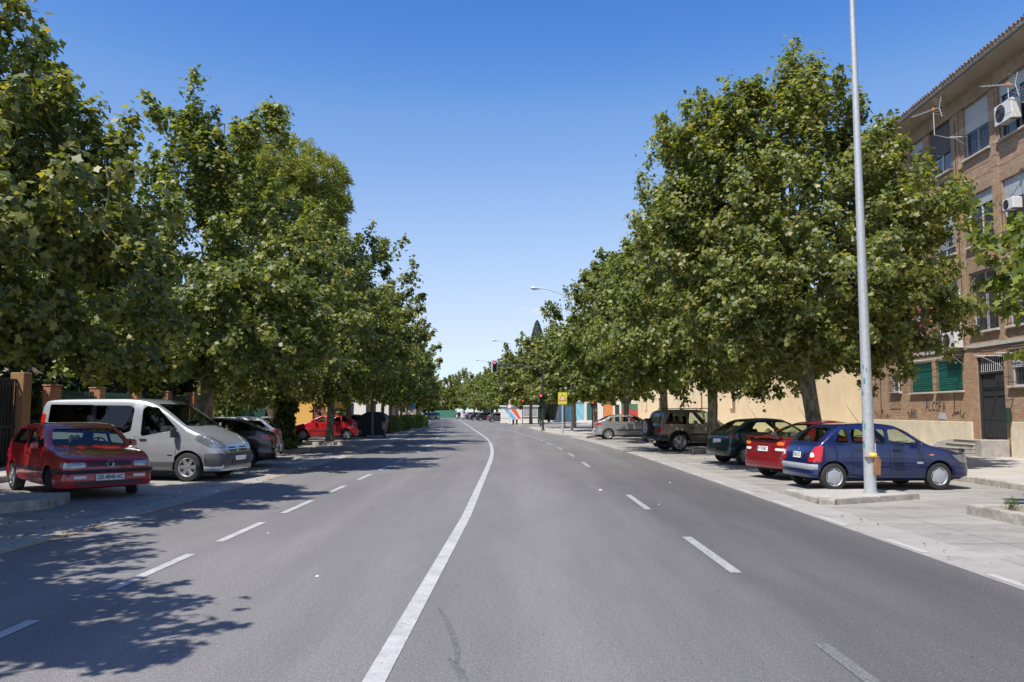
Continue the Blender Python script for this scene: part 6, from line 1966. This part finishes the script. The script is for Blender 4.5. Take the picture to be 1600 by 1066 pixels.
shrub('shrub', -9.2, 32.7, .12, [(0, 0, .5, .6, .6, .5), (.1, 0, 1.1, .45, .5, .5), (.3, -.1, 1.7, .4, .4, .4), (-.2, 0, 2.1, .35, .4, .35), (.45, -.3, .35, .45, .4, .3)], 3200, .07, LEAF_DARK, 'dense dark shrub climbing the trunk beyond the black hatchback', 3)
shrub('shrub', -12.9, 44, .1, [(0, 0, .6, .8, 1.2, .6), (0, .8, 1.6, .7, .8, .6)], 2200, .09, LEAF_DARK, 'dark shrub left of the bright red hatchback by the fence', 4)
shrub('shrub', -12.4, 58, .1, [(0, 0, .9, 1.1, .9, .9)], 2200, .09, HEDGE, 'light green bush behind the bright red hatchback', 5)
shrub('shrub', -13.0, 37.5, .1, [(0, 0, 1.6, .6, 1.0, 1.2), (.2, 0, 3.0, .6, .8, .8)], 2400, .08, HEDGE, 'yellow green bush lit beside the big trunk', 6)
for i, (x, y) in enumerate([(7.85, 12.95), (8.25, 12.2), (8.7, 12.7)]):
    shrub('weed', x, y, .09, [(0, 0, .12, .12, .12, .12)], 90, .035, HEDGE, ['tallest weed at the corner of the right tree bed', 'weed tuft nearest us in the right tree bed', 'weed tuft by the young trunk in the right tree bed'][i], 20 + i, tmpl=np.array([(-.18, -1), (.18, -1), (.1, 1), (-.1, 1)]), cat='weed')
# fallen leaves: stuff
rs = np.random.RandomState(77)
P = []
for (x0, x1, y0, y1, n) in [(-11, -6, 9, 17, 260), (-11, -6.0, 20, 36, 260), (6, 10.2, 50, 55, 200), (5.2, 10.5, 20, 46, 260), (-6.2, -5.7, 8, 30, 120), (4.7, 5.4, 8, 40, 60), (7.6, 10.2, 11.5, 13.3, 50)]:
    P.append(np.stack([rs.uniform(x0, x1, n), rs.uniform(y0, y1, n), np.full(n, .012)], 1))
P = np.concatenate(P); Nn = rs.normal(size=P.shape) * .35 + np.array([0, 0, 1.0])
lm = mat('dry_leaf', (.26, .17, .07), rough=.8, var=.5, vscale=3)
P[:, 2] += .02
tag(link_mesh('fallen_leaves', leaf_mesh('fallen_leaves', P, Nn, rs.uniform(.012, .03, len(P)), LEAF_T, lm, rs)), 'dry fallen leaves scattered along the gutters and islands', 'fallen leaves', kind='stuff')
# ------------------------------------------------------------------ street lamps
LAMPW = mat('lamp_grey_white', (.60, .62, .63), rough=.45, metal=.2)
LAMPG = mat('lamp_glass', (.30, .33, .35), rough=.15, coat=.6)
def street_lamp(x, y, z, H, arm, lab, rb=.112, rt=.042, base=True, rise=1.0):
    r = empty('street_lamp', (x, y, z), 0, lab, 'street lamp', 'tall street lamps on the right side')
    m = MB()
    m.tube([(0, 0, 0), (0, 0, .02), (0, 0, H * .5), (0, 0, H)], [rb, rb, (rb + rt) / 2, rt], n=20)
    if base: m.tube([(0, 0, .001), (0, 0, .03)], rb * 1.25, n=20); m.box(rb * .62, rb * .99, -.06, .06, .5, .95)
    m.build('pole', GALV, r, 50)
    m = MB(); pts = []
    for k in range(10):
        t = k / 9; a = t * math.pi / 2
        pts.append((-arm * math.sin(a) ** 1.0 * t ** .6 if t else 0, 0, H + rise * math.sin(a)))
    m.tube(pts, [.045] * 10, n=8); m.build('arm', LAMPW, r, 50)
    m = MB(); M = T(-arm - .28, 0, H + rise - .02) @ Matrix.Rotation(math.radians(-84), 4, 'Y')
    prof = [(.001, -.34), (.10, -.32), (.16, -.2), (.17, .0), (.12, .2), (.06, .34), (.045, .40)]
    m.lathe(prof, M @ Matrix.Diagonal((.75, 1.25, 1.15, 1)) @ Matrix.Rotation(math.pi, 4, 'X'), 16)
    h = m.build('lamp_head', LAMPW, r, 50)
    m = MB(); m.lathe([(.001, -.13), (.09, -.11), (.14, -.02), (.15, .03)], T(-arm - .36, 0, H + rise - .04) @ Matrix.Diagonal((1.5, 1, 1, 1)), 16)
    m.build('lamp_glass', LAMPG, h, 50)
    return r
NL = street_lamp(6.85, 15.72, .095, 11.0, 2.6, 'tall grey metal lamp pole on the near island beside the blue hatchback')
# tape and rusty box on the near pole
m = MB(); m.cbox(-.04, .10, -.15, -.07, .70, .77, c=.02); m.build('tape', mat('yellow_tape', (.70, .55, .08), rough=.6, var=.3, vscale=30), NL, 50)
m = MB(); m.cbox(-.01, .12, -.155, -.06, .36, .66, c=.01, M=Matrix.Rotation(math.radians(4), 4, 'Y')); m.cbox(-.11, .135, -.15, -.04, .665, .70, c=.008); m.build('service_box', RUST, NL, 30)
m = MB(); rr = random.Random(9)
for k in range(9):
    a = math.radians(200 + rr.uniform(-25, 60)); z = rr.uniform(.4, 2.6); R_ = .1165 - z * .0045
    w = rr.uniform(.02, .05); h = rr.uniform(.03, .12)
    q = [(math.cos(a + s_ * w / R_ / 2) * R_, math.sin(a + s_ * w / R_ / 2) * R_, z + t_) for s_, t_ in ((-1, 0), (1, rr.uniform(-.02, .02)), (1, h), (-1, h * .8))]
    m.add(q, [(0, 1, 2, 3)])
m.build('torn_sticker', mat('sticker_teal', (.10, .32, .36), rough=.7, var=.5, vscale=30), NL)
street_lamp(4.9, 66.5, .1, 10.6, 2.7, 'street lamp with curved arm rising above the right trees, nearer one', rise=1.1)
street_lamp(-.15, 116, .1, 10.6, 2.1, 'second, farther street lamp with curved arm above the right trees', rise=1.1)
street_lamp(-4.2, 160, .1, 10.6, 2.3, 'farthest street lamp, small above the distant trees', rise=1.1)

# ------------------------------------------------------------------ signals and signs
LAMP_OFF = mat('signal_lens_off', (.02, .03, .025), rough=.3)
LAMP_RED = mat('signal_red_lit', (.9, .02, .05), rough=.4, emit=(1, .02, .06), estr=5)
BACKP = mat('signal_backboard', (.62, .60, .60), rough=.6)
def head(parent, x, y, z, n, s, rz=0, back=True):
    M = T(x, y, z) @ Matrix.Rotation(rz, 4, 'Z')
    m = MB(); hgt = n * s * 1.15
    m.cbox(-s * .62, s * .62, -s * .5, s * .45, -hgt / 2, hgt / 2, c=s * .12, M=M)
    for k in range(n):
        zc = hgt / 2 - (k + .5) * hgt / n
        for q in range(9):
            a0 = math.radians(-20 + 220 * q / 9); a1 = math.radians(-20 + 220 * (q + 1) / 9)
            r_ = s * .46
            m.add([M @ Vector(p) for p in ((math.cos(a0) * r_, -s * .5, zc + math.sin(a0) * r_), (math.cos(a1) * r_, -s * .5, zc + math.sin(a1) * r_), (math.cos(a1) * r_, -s * 1.1, zc + math.sin(a1) * r_ * .9), (math.cos(a0) * r_, -s * 1.1, zc + math.sin(a0) * r_ * .9))], [(0, 1, 2, 3)])
    h = m.build('signal_head', BLACK_PLASTIC, parent, 30)
    if back:
        m = MB(); m.box(-s * .95, s * .95, s * .05, s * .08, -hgt / 2 - s * .3, hgt / 2 + s * .3, M=M); m.build('backboard', BACKP, h)
    for k in range(n):
        zc = hgt / 2 - (k + .5) * hgt / n
        m = MB(); m.lathe([(.001, .03 * s), (s * .25, .02 * s), (s * .4, -.05 * s)], M @ T(0, -s * .56, zc) @ Matrix.Rotation(math.radians(90), 4, 'X'), 16)
        m.build('lens', LAMP_RED if k == 0 else LAMP_OFF, h, 50)
    return h
TL = empty('traffic_light', (2.45, 64.8, .12), 0, 'tall dark signal post whose arm reaches over the road with a red light', 'traffic light')
m = MB(); m.tube([(0, 0, 0), (0, 0, .3), (0, 0, 4.3)], [.10, .085, .065], n=12); m.lathe([(.16, 0), (.14, .1), (.1, .14)], None, 12); m.build('pole', DARKPOLE, TL, 50)
m = MB(); m.tube([(0, 0, 4.2), (-.02, 0, 4.6), (-.35, 0, 4.98), (-1.1, 0, 5.18), (-2.2, 0, 5.24), (-3.75, 0, 5.27)], [.06, .055, .05, .045, .04, .035], n=8); m.build('arm', DARKPOLE, TL, 50)
head(TL, -3.85, 0, 5.12, 3, .25)
head(TL, -.16, -.12, 2.55, 3, .2, back=False)
TP = empty('traffic_light', (6.55, 66.5, .12), 0, 'low pedestrian signal with a red light on a red dark post near the silver hatchback', 'traffic light')
m = MB(); m.tube([(0, 0, 0), (0, 0, 2.1)], .05, n=10); m.build('pole', mat('pole_maroon', (.20, .03, .04), rough=.5), TP, 50)
head(TP, 0, -.05, 2.15, 2, .22, back=False)
TQ = empty('traffic_light', (1.25, 97, .12), 0, 'small dark signal post in front of the striped kiosk', 'traffic light')
m = MB(); m.tube([(0, 0, 0), (0, 0, 2.2)], .05, n=10); m.build('pole', DARKPOLE, TQ, 50)
head(TQ, 0, -.05, 2.55, 3, .2, back=False)
TR = empty('pedestrian_signal', (2.75, 79, .12), 0, 'slim post with a dark box at chest height left of the yellow sign', 'signal')
m = MB(); m.tube([(0, 0, 0), (0, 0, 2.9)], .045, n=8); m.build('pole', DARKPOLE, TR, 50)
m = MB(); m.cbox(-.12, .12, -.1, .1, .95, 1.5, c=.03); m.build('control_box', BLACK_PLASTIC, TR)
m = MB(); m.cbox(-.15, .15, -.1, .1, 2.5, 3.1, c=.04); m.build('signal_head', mat('signal_beige', (.42, .36, .28), rough=.7), TR)
# yellow warning sign
YS = empty('road_sign', (3.55, 57.3, .12), 0, 'square yellow warning sign with a triangle on a pale post', 'road sign')
m = MB(); m.tube([(0, .05, 0), (0, .05, 2.2)], .065, n=12); m.tube([(0, .05, 0), (0, .05, .5)], .09, n=12); m.build('post', GALV, YS, 50)
m = MB(); m.cbox(-.31, .31, -.035, -.005, 2.03, 2.86, c=.012); bd = m.build('panel', mat('sign_yellow', (.68, .60, .06), rough=.4), YS)
def tri(R_, zc, y, mm, nm, par):
    m = MB(); pts = rounded([(R_ * math.cos(math.radians(a)), zc + R_ * math.sin(math.radians(a))) for a in (90, 210, 330)], .03)
    m.add([(a, y, b) for a, b in pts] + [(a, y + .003, b) for a, b in pts], [tuple(range(len(pts) - 1, -1, -1)), tuple(range(len(pts), 2 * len(pts)))]); return m.build(nm, mm, par)
tri(.31, 2.42, -.040, mat('sign_red', (.45, .04, .03), rough=.4), 'triangle_border', bd)
tri(.21, 2.42, -.046, mat('sign_white', (.78, .76, .76), rough=.4), 'triangle_field', bd)
m = MB(); m.box(-.10, .10, -.052, -.049, 2.37, 2.40); m.box(-.07, .07, -.052, -.049, 2.41, 2.43); m.build('symbol', mat('sign_faded', (.45, .40, .42), rough=.5), bd)
# no-entry style round sign by the kiosk
NS = empty('road_sign', (-.3, 95.9, .12), 0, 'round red and white sign on a white post before the kiosk', 'road sign')
m = MB(); m.tube([(0, .04, 0), (0, .04, 2.9)], .06, n=10); m.build('post', FRAME, NS, 50)
m = MB(); m.lathe([(.30, -.01), (.30, .01)], T(0, -.03, 2.15) @ Matrix.Rotation(math.radians(90), 4, 'X'), 24); dd = m.build('disc', MATS['sign_white'], NS)
m = MB(); m.tube([(.27 * math.cos(a), -.045, 2.15 + .27 * math.sin(a)) for a in [2 * math.pi * k / 24 for k in range(25)]], .03, n=5, cap=False); m.build('ring', MATS['sign_red'], dd)
# dark slim posts
for x, y, h, lab in [(4.75, 73.5, 2.6, 'slim dark post right of the yellow sign'), (-4.6, 159, 2.7, 'white slim post among the far right cars')]:
    r = empty('post', (x, y, .1), 0, lab, 'post'); m = MB(); m.tube([(0, 0, 0), (0, 0, h)], [.05, .045], n=10); m.lathe([(.09, 0), (.08, .05), (.05, .08)], None, 10); m.build('shaft', DARKPOLE if x > 0 else FRAME, r, 50)
    m = MB(); m.lathe([(.05, h), (.06, h + .05), (.001, h + .09)], None, 10); m.build('cap', GREY_PLASTIC, r, 50)
for x, y, lab in [(.15, 94.6, 'left of the two low dark red bollards by the kiosk'), (.55, 94.9, 'right of the two low dark red bollards by the kiosk')]:
    r = MB(); r.lathe([(.12, 0), (.12, .5), (.14, .52), (.12, .62), (.001, .68)], None, 12)
    o = r.build('bollard', mat('bollard_red', (.16, .05, .05), rough=.6), None, 50); o.location = (x, y, .1); tag(o, lab, 'bollard', 'low dark red bollards')
# left: green posts and a small blue sign by the hedge
for x, y, lab in [(-9.25, 62.5, 'green slim post at the near end of the hedge'), (-10.0, 78, 'green slim post halfway along the hedge'), (-10.6, 92, 'green slim post carrying the small blue sign')]:
    r = empty('post', (x, y, .1), 0, lab, 'post', 'green posts along the hedge'); m = MB(); m.tube([(0, 0, 0), (0, 0, 3.1)], .055, n=8); m.lathe([(.1, 0), (.09, .06), (.055, .1)], None, 10); m.build('shaft', mat('post_green', (.02, .12, .08), rough=.5), r, 50)
r = empty('road_sign', (-11.4, 93.5, 0.1), 0, 'small blue and white panel sign beyond the hedge', 'road sign')
m = MB(); m.tube([(0, .04, 0), (0, .04, 2.6)], .04, n=8); m.build('post', GALV, r)
m = MB(); m.cbox(-.38, .38, -.02, .02, 1.9, 2.6, c=.01); m.build('panel', mat('sign_blue', (.08, .33, .68), rough=.4), r)
m = MB(); m.cbox(-.38, .38, -.02, .02, .6, 1.85, c=.01); m.build('poster', mat('poster_mixed', (.62, .56, .50), rough=.5, var=.6, vscale=5), r)

# ------------------------------------------------------------------ dustbin container
BIN = empty('waste_container', (-8.75, 52.0, 0), math.radians(-3), 'large dark grey domed waste container at the kerb', 'waste container')
BINM = mat('bin_dark', (.035, .042, .05), rough=.5, var=.25, vscale=4)
m = MB()
def binring(z, w, d): return [(-w, -d, z), (w, -d, z), (w, d, z), (-w, d, z)]
rg = [binring(.14, .66, .45), binring(.4, .74, .5), binring(1.12, .80, .55)]
vs = [p for r_ in rg for p in r_]
m.add(vs, [(3, 2, 1, 0)] + [(4 * k + i, 4 * k + (i + 1) % 4, 4 * k + 4 + (i + 1) % 4, 4 * k + 4 + i) for k in range(2) for i in range(4)] + [(8, 9, 10, 11)])
for k in range(5): m.box(-.62 + k * .31 - .02, -.62 + k * .31 + .02, -.555, -.50, .35, 1.05)
m.box(-.84, .84, -.58, .58, 1.08, 1.14)
m.build('tub', BINM, BIN, 30)
m = MB(); prof = [(.82 * math.cos(math.radians(a)), 1.13 + .46 * math.sin(math.radians(a))) for a in range(0, 181, 15)]
vs = [(x, y, z) for y in (-.57, .57) for x, z in prof]; n = len(prof)
m.add(vs, [tuple(range(n)), tuple(range(2 * n - 1, n - 1, -1))] + [(i, i + n, i + n + 1, i + 1) for i in range(n - 1)] + [(0, n - 1, 2 * n - 1, n)])
for q in (-1, 1):
    m.tube([(x * 1.03, q * .59, 1.13 + (z - 1.13) * 1.04) for x, z in prof], .03, n=6)
m.build('lid', BINM, BIN, 40)
m = MB(); m.cbox(-.07, .07, -.66, -.58, .12, 1.66, c=.02); m.cbox(-.035, .035, -.70, -.66, .5, 1.0, c=.01); m.build('lift_bar', mat('bar_grey', (.20, .23, .24), rough=.5), BIN)
m = MB()
for k in range(4): m.add([(.62, -.612, .55 + k * .1), (.76, -.612, .62 + k * .1), (.76, -.612, .67 + k * .1), (.62, -.612, .60 + k * .1)], [(0, 1, 2, 3)])
m.box(.61, .77, -.609, -.56, .5, 1.0); m.build('reflector', mat('reflector_red', (.42, .05, .05), rough=.4, var=.4, vscale=14, col2=(.6, .5, .5)), BIN)
for x in (-.6, .6):
    m = MB(); m.lathe([(.09, -.04), (.1, 0), (.09, .04)], T(x, -.3, .10) @ AX_X, 14); m.build('castor', RUBBER, BIN, 40)
    m = MB(); m.lathe([(.09, -.04), (.1, 0), (.09, .04)], T(x, .3, .10) @ AX_X, 14); m.build('castor', RUBBER, BIN, 40)


# ------------------------------------------------------------------ people far down the road
SKIN = mat('skin', (.42, .25, .17), rough=.6)
HAIR = mat('hair_dark', (.03, .02, .015), rough=.8)
def person(x, y, rz, pose, top, bottom, lab, group=None, helmet=None):
    r = empty('person', (x, y, 0), rz, lab, 'person', group)
    J = dict(pelvis=(0, 0, .95), waist=(0, 0, 1.12), chest=(0, .01, 1.34), neck=(0, 0, 1.5), head0=(0, .01, 1.58), head1=(0, .02, 1.72))
    J.update(pose)
    names = list(J); idx = {n: i for i, n in enumerate(names)}
    R_ = dict(pelvis=.13, waist=.12, chest=.15, neck=.055, head0=.085, head1=.095, shL=.07, shR=.07, elL=.045, elR=.045, wrL=.032, wrR=.032, haL=.035, haR=.035, hiL=.095, hiR=.095, knL=.062, knR=.062, anL=.042, anR=.042, toL=.035, toR=.035)
    E = [('pelvis', 'waist'), ('waist', 'chest'), ('chest', 'neck'), ('neck', 'head0'), ('head0', 'head1')]
    for s in 'LR': E += [('chest', 'sh' + s), ('sh' + s, 'el' + s), ('el' + s, 'wr' + s), ('wr' + s, 'ha' + s), ('pelvis', 'hi' + s), ('hi' + s, 'kn' + s), ('kn' + s, 'an' + s), ('an' + s, 'to' + s)]
    me = bpy.data.meshes.new('body'); me.from_pydata([J[n] for n in names], [(idx[a], idx[b]) for a, b in E], [])
    o = bpy.data.objects.new('tmp', me); COL.objects.link(o)
    md = o.modifiers.new('s', 'SKIN'); sv = me.skin_vertices[0].data
    for n in names: sv[idx[n]].radius = (R_[n], R_[n] * (.8 if n in ('chest', 'waist', 'pelvis') else 1)); sv[idx[n]].use_root = n == 'pelvis'
    o.modifiers.new('d', 'SUBSURF').levels = 1
    dg = bpy.context.evaluated_depsgraph_get(); m2 = bpy.data.meshes.new_from_object(o.evaluated_get(dg)); bpy.data.objects.remove(o)
    m2.materials.clear()
    for q in (SKIN, top, bottom, BLACK_PLASTIC): m2.materials.append(q)
    bm = bmesh.new(); bm.from_mesh(m2)
    zc, zb = J['neck'][2] + .01, J['pelvis'][2] + .03
    for f in bm.faces:
        c = f.calc_center_median(); f.smooth = True
        hand = min((c - Vector(J['haL'])).length, (c - Vector(J['haR'])).length)
        armd = min((c - Vector(J['wrL'])).length, (c - Vector(J['wrR'])).length)
        f.material_index = 0 if (c.z > zc or hand < .09 or armd < .12) else (1 if c.z > zb else (3 if min((c - Vector(J['toL'])).length, (c - Vector(J['toR'])).length) < .13 else 2))
    # fingers
    for s in 'LR':
        a = Vector(J['wr' + s]); h = Vector(J['ha' + s]); d = (h - a).normalized(); sd = d.orthogonal().normalized()
        for k, (ln, off) in enumerate([(.07, -.025), (.08, -.008), (.075, .009), (.06, .026), (.05, -.04)]):
            p0 = h + sd * off - d * (.03 if k == 4 else 0); p1 = p0 + (d * (.5 if k == 4 else 1) + (sd * -.7 if k == 4 else sd * off * 2)).normalized() * ln * .6; p2 = p1 + (d + Vector((0, 0, -.5))).normalized() * ln * .4
            mb = MB(); mb.tube([p0, p1, p2], [.009, .008, .006], n=5)
            vv = [bm.verts.new(v) for v in mb.v]
            for f in mb.f: ff = bm.faces.new([vv[i] for i in f]); ff.material_index = 0
    # nose, eyes, ears, mouth
    hd = (Vector(J['head0']) + Vector(J['head1'])) / 2 + Vector((0, 0, .02))
    for dx, dy, dz, rr_, mi in ((0, .10, -.01, .016, 0), (-.032, .088, .018, .010, 3), (.032, .088, .018, .010, 3), (-.092, 0, 0, .02, 0), (.092, 0, 0, .02, 0), (0, .088, -.05, .014, 3)):
        mb = MB(); mb.lathe([(.001, -rr_), (rr_, 0), (.001, rr_)], T(hd.x + dx, hd.y + dy, hd.z + dz), 6)
        vv = [bm.verts.new(v) for v in mb.v]
        for f in mb.f:
            ff = bm.faces.new([vv[i] for i in f]); ff.material_index = mi
    bm.to_mesh(m2); bm.free(); m2.name = 'body'
    link_mesh('body', m2, r)
    mb = MB(); k = 1.18 if helmet else 1.06
    mb.lathe([(.104 * k, -.02), (.106 * k, .03), (.085 * k, .09), (.04 * k, .125), (.001, .13)], T(hd.x, hd.y - .012, hd.z), 14)
    mb.build('helmet' if helmet else 'hair', helmet or HAIR, r, 60)
    return r
ride = dict(pelvis=(0, -.25, .80), waist=(0, -.2, .98), chest=(0, -.1, 1.18), neck=(0, -.06, 1.34), head0=(0, -.03, 1.43), head1=(0, -.01, 1.56),
            shL=(-.18, -.1, 1.26), shR=(.18, -.1, 1.26), elL=(-.26, .1, 1.08), elR=(.26, .1, 1.08), wrL=(-.27, .32, 1.03), wrR=(.27, .32, 1.03), haL=(-.27, .40, 1.03), haR=(.27, .40, 1.03),
            hiL=(-.1, -.22, .80), hiR=(.1, -.22, .80), knL=(-.16, .18, .72), knR=(.16, .18, .72), anL=(-.14, .16, .34), anR=(.14, .16, .34), toL=(-.14, .30, .31), toR=(.14, .30, .31))
walk = dict(shL=(-.2, 0, 1.42), shR=(.2, 0, 1.42), elL=(-.25, .06, 1.16), elR=(.25, -.06, 1.16), wrL=(-.24, .2, .95), wrR=(.24, -.08, .92), haL=(-.24, .25, .88), haR=(.24, -.06, .84),
            hiL=(-.1, 0, .93), hiR=(.1, 0, .93), knL=(-.1, .16, .50), knR=(.1, -.1, .50), anL=(-.1, .2, .09), anR=(.1, -.36, .14), toL=(-.1, .34, .04), toR=(.1, -.26, .05))
WSH = mat('shirt_white', (.70, .70, .68), rough=.9); JN = mat('jeans', (.05, .07, .12), rough=.9); GSH = mat('shirt_grey', (.18, .18, .2), rough=.9)
person(-11.2, 166, math.pi + .1, ride, GSH, JN, 'rider in a grey top and pale helmet on the distant scooter', helmet=WSH)
person(-9.7, 158, math.pi, walk, WSH, WSH, 'distant person in white walking on the road right of the scooter')
person(-17.3, 128, .3, walk, mat('shirt_tan', (.5, .3, .18), rough=.9), JN, 'person in a tan top on the left pavement beyond the blue sign')
SC = empty('scooter', (-11.2, 166, 0), math.pi + .1, 'small scooter ridden towards us far down the road', 'scooter')
m = MB(); m.tube([(0, -.55, .62), (0, -.2, .66), (0, .0, .45), (0, .3, .32), (0, .42, .5), (0, .5, .95)], [.12, .13, .12, .12, .12, .06], n=8); m.cbox(-.17, .17, .40, .5, .35, .95, c=.04); m.build('body', mat('scooter_white', (.6, .6, .6), rough=.4), SC, 50)
m = MB(); m.tube([(-.34, .40, 1.03), (-.2, .46, 1.02), (.2, .46, 1.02), (.34, .40, 1.03)], .018, n=6); m.build('handlebar', BLACK_PLASTIC, SC)
m = MB(); m.cbox(-.13, .13, -.62, 0, .68, .76, c=.03); m.build('seat', BLACK_PLASTIC, SC)
for yy in (-.55, .62):
    m = MB(); m.lathe([(.13, -.05), (.22, -.05), (.25, 0), (.22, .05), (.13, .05)], T(0, yy, .25) @ AX_X, 20, closed=True); w_ = m.build('wheel', RUBBER, SC, 40)
    m = MB(); m.lathe([(.001, -.03), (.13, -.03), (.13, .03), (.001, .03)], T(0, yy, .25) @ AX_X, 14); m.build('rim', ALLOY, w_)
m = MB(); m.lathe([(.07, 0), (.06, .03), (.001, .04)], T(0, .5, .8) @ Matrix.Rotation(math.radians(-90), 4, 'X'), 12); m.build('headlight', WHITE_LENS, SC, 50)
